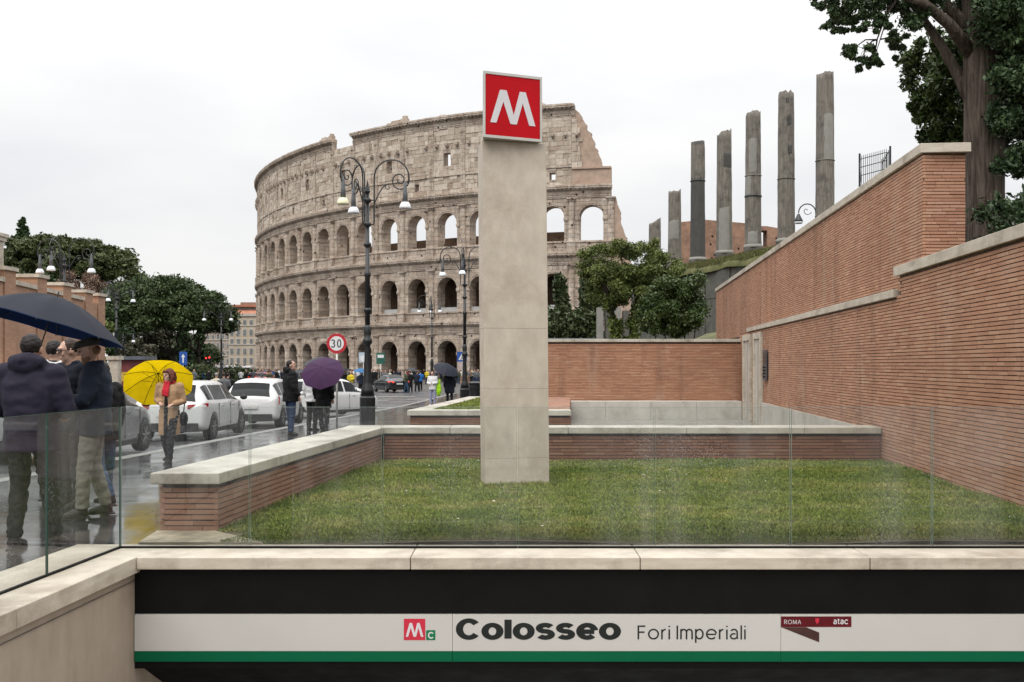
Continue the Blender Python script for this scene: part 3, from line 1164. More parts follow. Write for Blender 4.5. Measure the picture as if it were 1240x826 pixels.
blades('grass', in_lawn, -3, 5.6, 8.23, 15.2, 330000, lawn_z, .023, M['grass'], seed=2)
tag(bpy.data.objects['grass'], 'short green lawn grass inside the low planter wall', 'grass')
blades('grass', lambda x, y: (x > QX0 + DIR * (y - QY) + .45) & (x < .3), -2, .3, QY + .5, QE, 22000, lambda x, y: .56 + 0 * x, .035, M['grass'], None, 3, .012)
tag(bpy.data.objects['grass.001'], 'yellowish grass on the rear planter', 'grass')
# longer tufts left by the mower at the foot of the pylon and the walls
def near_pylon(x, y):
    return ((x > -.42) & (x < .52) & (y > 11.9) & (y < 12.6)) & ~((x > -.31) & (x < .44) & (y > 12.0 + (x + .31) * .26))


blades('grass', near_pylon, -.42, .52, 11.9, 12.6, 2600, lawn_z, .05, M['grass'], None, 8)
tag(bpy.data.objects['grass.002'], 'longer grass tufts at the foot of the pylon', 'grass')
blades('grass', lambda x, y: (np.abs(y - 15.16) < .06) | (np.abs(x - (5.0 + DIR * (y - 10))) < .09) | (np.abs(x - (-2.53 + DIR * (y - 8.8))) < .07), -2.6, 5.6, 8.9, 15.2, 60000, lawn_z, .05, M['grass'], None, 9)
tag(bpy.data.objects['grass.003'], 'longer grass along the foot of the brick walls', 'grass')
# pale gravelly patch between the lawn corner and the stone edge
gp = MB()
gp.prism([(-3.0, 8.22), (-2.0, 8.22), (-2.55, 8.80), (-3.05, 8.80)], 0.0, .078)
tag(gp.build('bare_ground', plain('sandy_ground', (.30, .255, .18), .7, .45, 5, .3)), kind='structure')
# scattered fallen leaves
fl = MB()
for i in range(38):
    y = rnd.uniform(8.6, 15)
    x = rnd.uniform(lx(y) + .1, rw(y) - .1)
    z = float(lawn_z(x, y)) + .028
    a = rnd.uniform(0, 6)
    s = rnd.uniform(.012, .03)
    fl.add([(x + s * math.cos(a), y + s * math.sin(a), z), (x - s * .5 * math.sin(a), y + s * .5 * math.cos(a), z + .012), (x - s * math.cos(a), y - s * math.sin(a), z), (x + s * .5 * math.sin(a), y - s * .5 * math.cos(a), z + .006)], [(0, 1, 2, 3)])
tag(fl.build('fallen_leaves', plain('pale_leaf', (.42, .38, .28), .7, .4, 3)), 'pale fallen leaves scattered over the lawn', 'leaves', kind='stuff')

# ------------------------------------------------------------------ pylon with the metro sign
py_ = empty('stone_pylon', (.05, 12.2, 0), label='tall pale stone pylon standing in the lawn under the red sign', cat='pylon')
FL, FR, BRr, BLl = (-.31, 12.0), (.445, 12.2), (.40, 12.55), (-.375, 12.35)
for (a, b) in ((-.05, .396), (.3975, 1.217), (1.2185, 1.93), (1.9315, 4.135)):
    def lean(p, z): return (p[0] - .038 * z / 4.1, p[1], z)
    m = MB()
    m.add([lean(p, a) for p in (FL, FR, BRr, BLl)] + [lean(p, b) for p in (FL, FR, BRr, BLl)],
          [(3, 2, 1, 0), (4, 5, 6, 7), (0, 1, 5, 4), (1, 2, 6, 5), (2, 3, 7, 6), (3, 0, 4, 7)])
    bevel(m.build('stone_slab', M['pillar_stone'], py_, world=True), .0025)
sg = empty('metro_sign', (0, 12.05, 4.14), label='red box sign with white M in a pale metal frame on top of the pylon', cat='sign')
A, B, C_, D_ = Vector((-.336, 11.85)), Vector((.352, 12.13)), Vector((.24, 12.33)), Vector((-.345, 12.08))
Z0, Z1 = 4.138, 4.905
m = MB().prism([A, B, C_, D_], Z0, Z1)
bevel(m.build('sign_box', M['alu'], sg, world=True), .008)
su = (B - A)
sn = Vector((su.y, -su.x)).normalized()          # towards the viewer


def sp(u_, v_, off): return Vector((A.x + su.x * u_ + sn.x * off, A.y + su.y * u_ + sn.y * off, Z0 + (Z1 - Z0) * v_))


def signpoly(name, uv, off, mat):
    MB().extrude([sp(a, b, off) for a, b in uv], (-sn.x * .003, -sn.y * .003, 0)).build(name, mat, sg, world=True)


signpoly('red_face', [(.035, .04), (.965, .04), (.965, .96), (.035, .96)][::1], .004, M['red_sign'])
mp_ = m_poly(0, 0, 1, 1)
signpoly('letter', [(.035 + .93 * a, .04 + .92 * (1 - b)) for a, b in mp_][::-1], .0085, M['sign_white'])
for (a, b, c, d) in ((.0, .035, 0, 1), (.965, 1.0, 0, 1), (.035, .965, 0, .04), (.035, .965, .96, 1)):
    signpoly('frame', [(a, c), (b, c), (b, d), (a, d)], .012, M['alu'])
# ------------------------------------------------------------------ the amphitheatre
AX, BX_ = 94.0, 78.0
CX, CY, TH, PH, AZ = 15.665, 264.668, 2.047, 671.054 - 541.5235, -1.005
_t = np.linspace(0, 2 * np.pi, 8001)
_P = np.stack([AX * np.cos(_t), BX_ * np.sin(_t)], 1)
_s = np.r_[0, np.cumsum(np.hypot(*np.diff(_P, axis=0).T))]
PER = _s[-1]
SPC = PER / 80


def oval(sv, inset=0.0):
    """point and outward normal on the outer ellipse at arc length sv"""
    tt = np.interp(sv % PER, _s, _t)
    p = Vector((AX * math.cos(tt), BX_ * math.sin(tt)))
    n = Vector((math.cos(tt) / AX, math.sin(tt) / BX_)).normalized()
    p = p - n * inset
    c, s_ = math.cos(TH), math.sin(TH)
    return (Vector((CX + p.x * c - p.y * s_, CY + p.x * s_ + p.y * c)), Vector((n.x * c - n.y * s_, n.x * s_ + n.y * c)))


AMP = empty('amphitheatre', (CX, CY, AZ), label='vast ruined oval amphitheatre of weathered travertine with tiers of arches', cat='amphitheatre')
W2 = SPC / 2
K = .984
ZS = [0, 10.5 * K, 22.3 * K, 33.9 * K, 48.0 * K]
AWH = 2.08                                   # half width of an arch


def bay_mesh(h, base, crown, key):
    """wall of one bay with an arched opening; x along, y inwards, z up"""
    m = MB()
    T = 2.5
    spring = crown - AWH
    n = 14
    arc = [(AWH * math.cos(PI - PI * i / n), spring + AWH * math.sin(PI - PI * i / n)) for i in range(n + 1)]
    top = h - 2.2
    for yy, fl in ((0, False), (T, True)):
        def q(*idx): return [tuple(idx)[::-1]] if fl else [tuple(idx)]
        m.add([(-W2, yy, 0), (-AWH, yy, 0), (-AWH, yy, spring), (-W2, yy, spring)], q(0, 1, 2, 3))
        m.add([(AWH, yy, 0), (W2, yy, 0), (W2, yy, spring), (AWH, yy, spring)], q(0, 1, 2, 3))
        if base > 0: m.add([(-AWH, yy, 0), (AWH, yy, 0), (AWH, yy, base), (-AWH, yy, base)], q(0, 1, 2, 3))
        m.add([(-W2, yy, spring), (-AWH, yy, spring), (-AWH, yy, top), (-W2, yy, top)], q(0, 1, 2, 3))
        m.add([(AWH, yy, spring), (W2, yy, spring), (W2, yy, top), (AWH, yy, top)], q(0, 1, 2, 3))
        for a, b in zip(arc[:-1], arc[1:]):
            m.add([(a[0], yy, a[1]), (b[0], yy, b[1]), (b[0], yy, top), (a[0], yy, top)], q(0, 1, 2, 3))
    m.add([(-W2, 0, top), (W2, 0, top), (W2, T, top), (-W2, T, top)], [(0, 1, 2, 3)])
    prof = [(-AWH, base)] + arc + [(AWH, base)]
    for a, b in zip(prof[:-1], prof[1:]):
        m.add([(a[0], 0, a[1]), (b[0], 0, b[1]), (b[0], T, b[1]), (a[0], T, a[1])], [(3, 2, 1, 0)])
    if base > 0: m.add([(-AWH, 0, base), (AWH, 0, base), (AWH, T, base), (-AWH, T, base)], [(0, 1, 2, 3)])
    # archivolt
    for a, b in ((0, .26), (.26, .55)):
        off = -.10 if a == 0 else -.17
        ra, rb = AWH + a, AWH + b
        for i in range(n):
            t0, t1 = PI - PI * i / n, PI - PI * (i + 1) / n
            P_ = [(ra * math.cos(t0), spring + ra * math.sin(t0)), (ra * math.cos(t1), spring + ra * math.sin(t1)), (rb * math.cos(t1), spring + rb * math.sin(t1)), (rb * math.cos(t0), spring + rb * math.sin(t0))]
            m.add([(p[0], off, p[1]) for p in P_] + [(p[0], 0, p[1]) for p in P_], [(0, 1, 2, 3), (0, 4, 5, 1), (2, 6, 7, 3)])
    # imposts
    for sx in (-1, 1):
        x0, x1 = sorted((sx * (AWH - .1), sx * (AWH + .62)))
        m.box((x0, -.2, spring - .42), (x1, T - .5, spring - .02))
        m.box((x0 + .02, -.12, spring - .62), (x1 - .02, T - .6, spring - .43))
    if base > .5:
        m.box((-W2 + .5, -.16, base - .3), (W2 - .5, 0, base))
        m.box((-W2 + .3, -.28, 0), (W2 - .3, 0, .35))
    return m.mesh(key, M['ruin'])


def entab_mesh(key, proj=.85):
    """architrave, frieze and cornice of one bay, 2.2 m high, z from 0"""
    m = MB()
    e = .16
    for (z0, z1, o) in ((0, .3, .12), (.301, .62, .2), (.621, .72, .3), (.721, 1.28, .14), (1.281, 1.45, .34), (1.451, 1.62, .52), (1.621, 1.9, proj - .08), (1.901, 2.2, proj)):
        m.box((-W2 - e * o, -o, z0), (W2 + e * o, .9, z1))
    for i in range(9):
        x = -W2 + (i + .5) * SPC / 9
        m.box((x - .2, -proj + .15, 1.46), (x + .2, -.3, 1.615))
    return m.mesh(key, M['ruin'])


def col_mesh(h, key):
    m = MB()
    m.box((-.85, -.75, 0), (.85, 0, .28))
    m.box((-.75, -.66, .281), (.75, 0, 1.5))
    m.box((-.82, -.72, 1.501), (.82, 0, 1.72))
    z0 = 1.72
    z1 = h - 2.2
    n = 10
    prof = [(.68, z0), (.70, z0 + .16), (.58, z0 + .22), (.57, z0 + 1.5), (.54, z1 - 1.2), (.50, z1 - .75), (.58, z1 - .7), (.52, z1 - .62), (.68, z1 - .3), (.74, z1 - .22)]
    vs_, fs_ = [], []
    for r, z in prof:
        for j in range(n + 1):
            a = PI + PI * j / n
            vs_.append((r * math.cos(a), r * math.sin(a) * .95, z))
    for i in range(len(prof) - 1):
        for j in range(n):
            fs_.append((i * (n + 1) + j, i * (n + 1) + j + 1, (i + 1) * (n + 1) + j + 1, (i + 1) * (n + 1) + j))
    m.add(vs_, fs_)
    m.box((-.78, -.76, z1 - .219), (.78, 0, z1))
    # the entablature breaks forward a little over the column
    return m.mesh(key, M['ruin'])


bays = [bay_mesh(ZS[1] - ZS[0], 0, 6.9, 'arcade_bay_low'), bay_mesh(ZS[2] - ZS[1], 1.8, 8.0, 'arcade_bay_mid'), bay_mesh(ZS[3] - ZS[2], 1.9, 8.0, 'arcade_bay_high')]
ents = entab_mesh('entablature')
ent_top = entab_mesh('top_cornice', .95)
cols = [col_mesh(ZS[i + 1] - ZS[i], 'half_column') for i in range(3)]
# attic: wall slab with a window, facing blocks standing unevenly proud of it
HA = ZS[4] - ZS[3]


def attic(win, seed, cut=None):
    rr = random.Random(seed)
    wx0, wx1, wz0, wz1 = win
    m = MB()
    xs = [-W2, wx0, wx1, W2]
    zs = [0, wz0, wz1, HA - 2.1]
    for i in range(3):
        for j in range(3):
            if i == 1 and j == 1: continue
            m.box((xs[i], .0, zs[j]), (xs[i + 1], 1.5, zs[j + 1]))
    wall_ = m.mesh('attic_wall', M['ruin'])
    b = MB()
    z = 0
    while z < HA - 2.15:
        hh = rr.choice((.62, .8, .95, 1.1))
        if z + hh > HA - 2.1: hh = HA - 2.1 - z
        x = -W2 + rr.uniform(-.6, 0)
        while x < W2:
            l_ = rr.uniform(.8, 2.0)
            a, c = max(x, -W2), min(x + l_, W2)
            x += l_
            if c - a < .12: continue
            if c > wx0 and a < wx1 and z + hh > wz0 and z < wz1:
                if a < wx0 - .15: c = wx0
                elif c > wx1 + .15: a = wx1
                else: continue
            if rr.random() < .05: continue
            d = rr.uniform(.03, .16)
            e = .02
            b.add([(a + e, -d, z + e), (c - e, -d, z + e), (c - e, -d + rr.uniform(-.03, .03), z + hh - e), (a + e, -d, z + hh - e),
                   (a + e * .5, .05, z + e * .5), (c - e * .5, .05, z + e * .5), (c - e * .5, .05, z + hh - e * .5), (a + e * .5, .05, z + hh - e * .5)],
                  [(0, 1, 2, 3), (0, 4, 5, 1), (1, 5, 6, 2), (2, 6, 7, 3), (3, 7, 4, 0)])
        z += hh
    return wall_, b.mesh('facing_block', M['ruin_block'])


WIN_HI, WIN_LO = (-.75, .75, 5.0, 7.4), (-.5, .55, 1.1, 2.3)
at_hi = [attic(WIN_HI, 20 + i) for i in range(3)]
at_lo = [attic(WIN_LO, 30 + i) for i in range(3)]
pil = MB()
pil.box((-.55, -.26, 0), (.55, .05, .5))
pil.box((-.46, -.2, .501), (.46, .05, HA - 3.1))
pil.box((-.56, -.3, HA - 3.099), (.56, .05, HA - 2.2))
pil_me = pil.mesh('attic_pilaster', M['ruin'])
cor_me = MB().box((-.26, -.75, .25), (.26, .05, .75)).box((-.2, -.5, 0), (.2, .05, .249)).mesh('corbel', M['ruin'])
band_me = MB().box((-W2 - .02, -.24, 0), (W2 + .02, .05, .22)).mesh('string_course', M['ruin'])
barrier_me = MB().box((-AWH, .7, 0), (AWH, .76, .8)).mesh('barrier', plain('barrier_white', (.36, .36, .35), .6, .1, 2))


def put(name, me, p, n, z, rz_add=0.0):
    o = mobj(name, me, AMP, Vector((p.x, p.y, AZ + z)) - AMP.location, (0, 0, math.atan2(n.y, n.x) + PI / 2 + rz_add))
    return o


I0, I1 = -9, 14
for i in range(I0, I1 + 1):
    s0 = PH + i * SPC
    p, n = oval(s0)
    pc, nc = oval(s0 - W2)
    chord = (p - oval(s0 - W2)[0])
    # bays lie on the chord between their two piers
    a_, b_ = oval(s0 - W2)[0], oval(s0 + W2)[0]
    mid = (a_ + b_) / 2
    for k in range(3):
        put('arcade_bay', bays[k], mid, n, ZS[k])
        put('entablature', ents, mid, n, ZS[k + 1] - 2.2)
        put('half_column', cols[k], pc, nc, ZS[k])
        if k == 1 and i > 7: put('barrier', barrier_me, mid, n, ZS[1] + 1.8)
    if i == I1:
        pe, ne = oval(s0 + W2)
        for k in range(3): put('half_column', cols[k], pe, ne, ZS[k])
    if i <= 13:
        aw, ab = (at_hi if i % 2 == 0 else at_lo)[i % 3]
        put('attic_wall', aw, mid, n, ZS[3])
        bl = put('facing_block', ab, mid, n, ZS[3])
        tag(bl, kind='stuff')
        if i != 6: put('top_cornice', ent_top, mid, n, ZS[4] - 2.12)
        put('string_course', band_me, mid, n, ZS[3] + 3.1)
        put('attic_pilaster', pil_me, pc, nc, ZS[3])
        for q in (-.3, .02, .34):
            pq, nq = oval(s0 + q * SPC)
            if rnd.random() < .88: put('corbel', cor_me, pq, nq, ZS[3] + 8.3)
# ragged stones left on top of the cornice
for i, (u_, hh, ww) in enumerate(((.3, .7, 1.2), (4.9, .7, 2.6), (5.3, .9, 1.2), (8.2, .6, 4.5), (8.5, 1.0, 1.4), (11.3, .7, 1.4), (2.4, .5, 1.5), (3.6, .45, 1.0), (9.8, .35, 2.0), (12.6, .5, 2.5))):
    pq, nq = oval(PH + u_ * SPC, .6)
    zz = ZS[4] + .08 if int(round(u_)) != 6 or u_ < 5.95 else ZS[4] - 2.1
    put('loose_block', MB().box((-ww / 2, -.4, 0), (ww / 2, .5, hh)).box((-ww / 4, -.3, hh), (ww / 3, .4, hh * 1.5)).mesh('loose_block', M['ruin_block']), pq, nq, zz)

# cut end of the attic: low parapet, sloping brick spur
for i in (14,):
    s0 = PH + i * SPC
    p, n = oval(s0)
    a_, b_ = oval(s0 - W2)[0], oval(s0 + W2)[0]
    mid = (a_ + b_) / 2
    m = MB()
    for (x0, x1) in ((-W2, -.5), (.55, W2)) if i == 13 else ((-W2, W2),):
        m.box((x0, .0, 0), (x1, 1.5, 2.75))
    if i == 13:
        m.box((-.5, 0, 0), (.55, 1.5, 1.1))
        m.box((-.5, 0, 2.3), (.55, 1.5, 2.75))
    m.box((-W2, -.25, 2.751), (W2, 1.6, 3.05))
    put('parapet', m.mesh('parapet', M['ruin_brick'] if i == 14 else M['ruin']), mid, n, ZS[3])
s0 = PH + 14 * SPC
a_, b_ = oval(s0 - W2)[0], oval(s0 + W2)[0]
n = oval(s0)[1]
mid = (a_ + b_) / 2
def ragged(a, b, step, amp, seed):
    """points from a to b in the facade plane, stepping like broken masonry"""
    rq = random.Random(seed)
    (x0, z0), (x1, z1) = a, b
    n_ = max(2, int(abs(z1 - z0) / step))
    o_ = [(x0, z0)]
    for i_ in range(1, n_):
        f = i_ / n_
        x_, z_ = x0 + (x1 - x0) * f + rq.uniform(-amp, amp), z0 + (z1 - z0) * f
        o_.append((x_, z_ - .12))
        o_.append((x_ + rq.uniform(-amp, amp) * .6, z_ + .12))
    return o_ + [(x1, z1)]


sp_ = MB()
ol = [(-W2, 3.05)] + ragged((W2 - 1.3, 3.05), (W2 - 3.2, 8.0), .7, .16, 1) + ragged((W2 - 3.2, 8.0), (-W2 + 1.3, HA - 1.4), .7, .16, 2)[1:] + [(-W2, HA - .3)]
sp_.extrude([(x_, .12, z_) for x_, z_ in ol], (0, 1.4, 0))
put('attic_spur', sp_.mesh('attic_spur', M['ruin_brick']), mid, n, ZS[3])
# stone facing that still clings to the spur
fc = MB()
rr = random.Random(5)
z = 3.06
while z < HA - 2.2:
    hh = rr.choice((.7, .85, 1.0))
    xm = -W2 + 2.0 - (z - 3) * .12 + rr.uniform(-.4, .5)
    x = -W2
    while x < xm:
        l_ = rr.uniform(.8, 1.6)
        fc.box((x + .02, -rr.uniform(.03, .14), z + .02), (min(x + l_, xm) - .02, .12, z + hh - .02))
        x += l_
    z += hh
tag(put('facing_block', fc.mesh('facing_block', M['ruin_block']), mid, n, ZS[3]), kind='stuff')
tc2 = MB()
for (z0, z1, o) in ((0, .3, .12), (.301, .72, .3), (.721, 1.28, .14), (1.281, 1.62, .52), (1.621, 2.12, .9)):
    tc2.box((-W2, -o, z0), (-W2 + .5, 1.2, z1))
put('top_cornice', tc2.mesh('top_cornice', M['ruin']), mid, n, ZS[4] - 2.12)
for q in (-.36,):
    pq, nq = oval(s0 + q * SPC)
    put('corbel', cor_me, pq, nq, ZS[3] + 8.3)
# brick buttress that closes the broken right end, stepping out towards the ground
pe, ne = oval(PH + 14.5 * SPC)
bt = MB()
ol = [(-.3, 0)] + ragged((6.5, 0), (3.4, 20), 1.0, .12, 3) + ragged((3.4, 20), (.8, 31.3), .9, .2, 4)[1:] + [(-.3, 31.3)]
bt.extrude([(x_, .1, z_) for x_, z_ in ol], (0, 2.2, 0))
put('buttress', bt.mesh('buttress', M['ruin_brick']), pe, ne, 0)

# corridor behind the facade: floors and the inner ring wall

def ring(name, d0, d1, z0, z1, mat, i0=I0, i1=I1 + 1):
    m = MB()
    k = int((i1 - i0) * 2)
    pts = []
    for j in range(k + 1):
        sv = PH + (i0 - .5 + j * .5) * SPC
        pts.append((oval(sv, d0)[0], oval(sv, d1)[0]))
    for (a, b), (c, d) in zip(pts[:-1], pts[1:]):
        m.add([(a.x, a.y, z0), (c.x, c.y, z0), (d.x, d.y, z0), (b.x, b.y, z0), (a.x, a.y, z1), (c.x, c.y, z1), (d.x, d.y, z1), (b.x, b.y, z1)],
              [(0, 1, 2, 3), (7, 6, 5, 4), (0, 4, 5, 1), (2, 6, 7, 3), (1, 5, 6, 2), (3, 7, 4, 0)])
    for q in range(len(m.v)): m.v[q] = (m.v[q][0], m.v[q][1], m.v[q][2] + AZ)
    return m.build(name, mat, AMP, world=True)


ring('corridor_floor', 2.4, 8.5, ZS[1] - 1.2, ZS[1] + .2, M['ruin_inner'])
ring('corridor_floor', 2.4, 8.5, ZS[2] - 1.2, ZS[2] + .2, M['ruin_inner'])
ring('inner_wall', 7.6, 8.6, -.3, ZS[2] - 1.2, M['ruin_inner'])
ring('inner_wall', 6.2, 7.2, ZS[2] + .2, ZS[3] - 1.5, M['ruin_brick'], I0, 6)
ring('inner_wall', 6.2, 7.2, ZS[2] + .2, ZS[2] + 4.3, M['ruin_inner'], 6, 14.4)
ring('corridor_roof', 2.4, 7.2, ZS[3] - 1.4, ZS[3] - .6, M['ruin_inner'], I0, 5)
# cross walls between the corridor bays
for i in range(I0, I1 + 2):
    pq, nq = oval(PH + (i - .5) * SPC)
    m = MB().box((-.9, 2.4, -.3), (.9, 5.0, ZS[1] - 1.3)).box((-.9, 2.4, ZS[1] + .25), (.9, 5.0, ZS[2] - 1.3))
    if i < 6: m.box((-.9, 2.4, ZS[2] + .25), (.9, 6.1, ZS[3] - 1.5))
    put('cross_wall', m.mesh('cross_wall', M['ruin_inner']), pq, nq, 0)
# ------------------------------------------------------------------ hill on the right with the temple platform
def hill_mesh():
    """slope behind the brick walls, up to the foot of the temple platform"""
    m = MB()
    ys = [5, 9, 14, 20, 28, 36, 42, 46, 52, 60, 70, 82, 96, 110]
    for j, y in enumerate(ys):
        x0 = rw(y) + .75 if y <= 42.5 else 9.1 - (y - 42.5) * .02
        if y > 46: x0 = 3.0
        if y > 60: x0 = 2.0
        zb = 2.3 if y < 44 else (1.2 if y < 50 else (.5 if y < 60 else -.2))
        zt = 6.5 if y < 44 else (4.6 if y < 50 else 3.4)
        for i, (dx, f) in enumerate(((0, 0), (1.5, .25), (3.5, .45), (7, .8), (14, 1), (60, 1.1))):
            m.v.append((x0 + dx, y, zb + (zt - zb) * f))
    n = 6
    for j in range(len(ys) - 1):
        for i in range(n - 1):
            m.f.append([j * n + i, j * n + i + 1, (j + 1) * n + i + 1, (j + 1) * n + i])
            m.m.append(0)
    m.add([(-.5 + 3.5, 46, -.8), (3, 110, -.8), (3, 110, -.2), (3, 46, .5)], [(0, 1, 2, 3)])
    return m


M['scrub'] = plain('scrub_soil', (.030, .034, .016), .9, .4, 1.5, .4)
tag(hill_mesh().build('hill', M['scrub'], smooth=True), kind='structure')
# grass bank seen left of the tall wall's far end
gb = MB()
N_ = 12
for j in range(6):
    y = 42.8 + j * 2.2
    for i in range(N_):
        f = i / (N_ - 1)
        gb.v.append((5.4 + f * 5.0 + j * .15, y, 1.35 + 1.75 * f ** .8 + .05 * j + .06 * math.sin(i * 1.7 + j)))
for j in range(5):
    for i in range(N_ - 1):
        gb.f.append([j * N_ + i, j * N_ + i + 1, (j + 1) * N_ + i + 1, (j + 1) * N_ + i])
        gb.m.append(0)
tag(gb.build('grass_bank', M['hill_grass'], smooth=True), kind='structure')

PA, PB = Vector((24.4, 46)), Vector((10.6, 90))         # front edge of the platform, near and far end
pu = (PB - PA).normalized()
pn = Vector((-pu.y, pu.x)) if (-pu.y) < 0 else Vector((pu.y, -pu.x))
if pn.x > 0: pn = -pn
PZ = 9.0
M['retaining'] = m_travertine('retaining_wall', (.055, .052, .042), (.14, .132, .112), (.03, .028, .022), .85, (1.6, 1.6, .3), .7)
plat = empty('temple_platform', (PB.x, PB.y, 0), label='dark weathered retaining wall with upright panels below the row of stone columns', cat='retaining wall')
L_ = (PB - PA).length
back = -pn * 45
poly = [PA, PA + back, PB + back, PB]
MB().prism([tuple(p) for p in poly][::-1] if (poly[1] - poly[0]).cross(poly[2] - poly[1]) < 0 else [tuple(p) for p in poly], -.5, PZ - .25).build('platform_core', M['retaining'], plat, world=True)
s = 0
while s < L_ - .1:
    wd = rnd.uniform(1.6, 2.2)
    a, b = PA + pu * (s + .03), PA + pu * min(s + wd - .03, L_)
    off = pn * rnd.uniform(.06, .16)
    zc = PZ - .25
    for (z0, z1) in ((-.4, 2.9), (2.95, 6.4), (6.45, zc)):
        o2 = off + pn * rnd.uniform(0, .05)
        q = [a + o2, b + o2, b - pn * .05, a - pn * .05]
        if (q[1] - q[0]).cross(q[2] - q[1]) < 0: q = q[::-1]
        MB().prism([tuple(p) for p in q], z0, z1).build('wall_panel', M['retaining'], plat, world=True)
    s += wd
# grass on the platform's edge
ge = MB()
k = 40
for j in range(k + 1):
    p = PA + pu * (L_ * j / k)
    for (d, z) in ((.35, -.35), (.3, .05), (-.6, .4), (-2.4, .95), (-45, 1.45)):
        q = p + pn * (d + .12 * math.sin(j * 2.1))
        ge.v.append((q.x, q.y, PZ - .2 + z + .08 * math.sin(j * 1.3 + d)))
for j in range(k):
    for i in range(4):
        ge.f.append([j * 5 + i, j * 5 + i + 1, (j + 1) * 5 + i + 1, (j + 1) * 5 + i])
        ge.m.append(0)
tag(ge.build('platform_grass', M['hill_grass'], smooth=True), kind='structure')


gq = np.random.default_rng(5)
nb = 26000
tt_, dd_ = gq.uniform(.2, 1, nb), gq.uniform(-3.2, .3, nb)
bx0 = PA.x + pu.x * L_ * tt_ + pn.x * dd_
by0 = PA.y + pu.y * L_ * tt_ + pn.y * dd_
bz0 = PZ - .2 + np.interp(-dd_, [-.3, .6, 2.4, 45], [.05, .4, .95, 1.45])
ba = gq.uniform(0, 6.28, nb)
bh = gq.uniform(.08, .3, nb)
bw0 = .035
v_ = np.stack([np.stack([bx0 - bw0 * np.cos(ba), by0 - bw0 * np.sin(ba), bz0], 1), np.stack([bx0 + bw0 * np.cos(ba), by0 + bw0 * np.sin(ba), bz0], 1),
               np.stack([bx0 + gq.normal(0, .08, nb), by0 + gq.normal(0, .08, nb), bz0 + bh], 1)], 1).reshape(-1, 3)
tag(mobj('rough_grass', np_mesh('rough_grass', v_, np.arange(3 * nb).reshape(-1, 3), M['hill_grass'])), 'rough grass along the edge of the column terrace', 'grass', kind='stuff')


def column(px, ptop, pbase, D, r, label, kind, slant=0, rings=(), patches=(), base=True, seed=0):
    rr = random.Random(seed)
    c = at(px, pbase, D)
    top = at(px, ptop, D).z
    zb = c.z
    o = empty('stone_column', (c.x, c.y, zb), label=label, cat='column')
    m = MB()
    H = top - zb
    n, k = 20, 22
    for i in range(k + 1):
        f = i / k
        rad = r * (1.04 - .12 * f)
        for j in range(n):
            a = 2 * PI * j / n
            w_ = 1 + .03 * mnoise.noise(Vector((math.cos(a) * 2 + seed * 7, math.sin(a) * 2, f * H * .6))) + .012 * rr.uniform(-1, 1)
            z = f * H
            if i == k:
                z += slant * math.cos(a) + rr.uniform(-.22, .1)
            m.v.append((rad * w_ * math.cos(a), rad * w_ * math.sin(a), z))
    for i in range(k):
        for j in range(n):
            m.f.append([i * n + j, i * n + (j + 1) % n, (i + 1) * n + (j + 1) % n, (i + 1) * n + j])
            m.m.append(0)
    m.f.append([k * n + j for j in range(n)])
    m.m.append(0)
    m.build('shaft', kind, o, smooth=True)
    for (f, hh, mt) in rings:
        z = f * H
        rad = r * (1.04 - .12 * f) + .035
        MB().lathe([(rad, 0), (rad + .02, hh * .3), (rad, hh)], (0, 0, z), 24).build('iron_band', mt, o, smooth=True)
    for (f0, f1, a0, a1, mt) in patches:
        pm = MB()
        ns_, nk = 8, 8
        for i in range(nk + 1):
            f = f0 + (f1 - f0) * i / nk
            rad = r * (1.045 - .12 * f) * 1.035
            for j in range(ns_ + 1):
                wob = .10 * mnoise.noise(Vector((i * .9, j * .4, seed)))
                a = R(a0 + (a1 - a0) * j / ns_) + (wob if j in (0, ns_) else 0)
                edge_ = rad if (0 < i < nk and 0 < j < ns_) else rad * .955
                pm.v.append((edge_ * math.cos(a), edge_ * math.sin(a), f * H + wob))
        for i in range(nk):
            for j in range(ns_):
                pm.f.append([i * (ns_ + 1) + j, i * (ns_ + 1) + j + 1, (i + 1) * (ns_ + 1) + j + 1, (i + 1) * (ns_ + 1) + j])
                pm.m.append(0)
        pm.build('mended_patch', mt, o, smooth=True)
    if base:
        MB().lathe([(r * 1.6, -1.4), (r * 1.6, -.05), (r * 1.55, 0)], (0, 0, 0), 4).build('plinth', M['retaining'], o, rot=(0, 0, R(35)))
        MB().lathe([(r * 1.2, 0), (r * 1.25, .12), (r * 1.14, .24), (r * 1.03, .3)], (0, 0, 0), 20).build('base_moulding', M['column_repair'], o, smooth=True)
    return o


G1, G2, RP = M['column_granite'], M['column_cipollino'], M['column_repair']
IB = M['iron']
column(793, 268, 335, 97, .6, 'shortest broken grey column stump with slanted top rising behind the ivy-clad tree', G1, .35, base=False, seed=1)
column(817, 231, 322, 92, .6, 'short rough grey column left of the dark banded column', G1, .1, patches=((.35, .6, 200, 300, RP),), seed=2)
column(845, 172, 316, 87, .62, 'column with almost black lower shaft below an iron band', G2, .08, rings=((.665, .12, IB),), patches=((.672, .985, 170, 372, G1),), seed=3)
column(877, 160, 308, 82, .62, 'grey column with a rectangular notch near its broken top', G1, .25, patches=((.02, .38, 215, 300, RP), (.70, .82, 250, 330, G2)), seed=4)
column(912, 136, 301, 77, .60, 'grey column with an iron band at a third of its height and pale mends', G1, .2, rings=((.375, .14, IB), (.53, .05, RP)), patches=((.02, .12, 215, 290, RP), (.55, .80, 225, 285, RP), (.37, .53, 190, 240, RP)), seed=5)
column(952, 112, 294, 73.5, .6, 'tall grey column with two dark pits in its shaft beside the street lamp', G1, .0, rings=((.42, .03, G2),), patches=((.77, .84, 262, 292, G2), (.58, .64, 268, 298, G2), (.92, .95, 255, 275, G2)), seed=6)
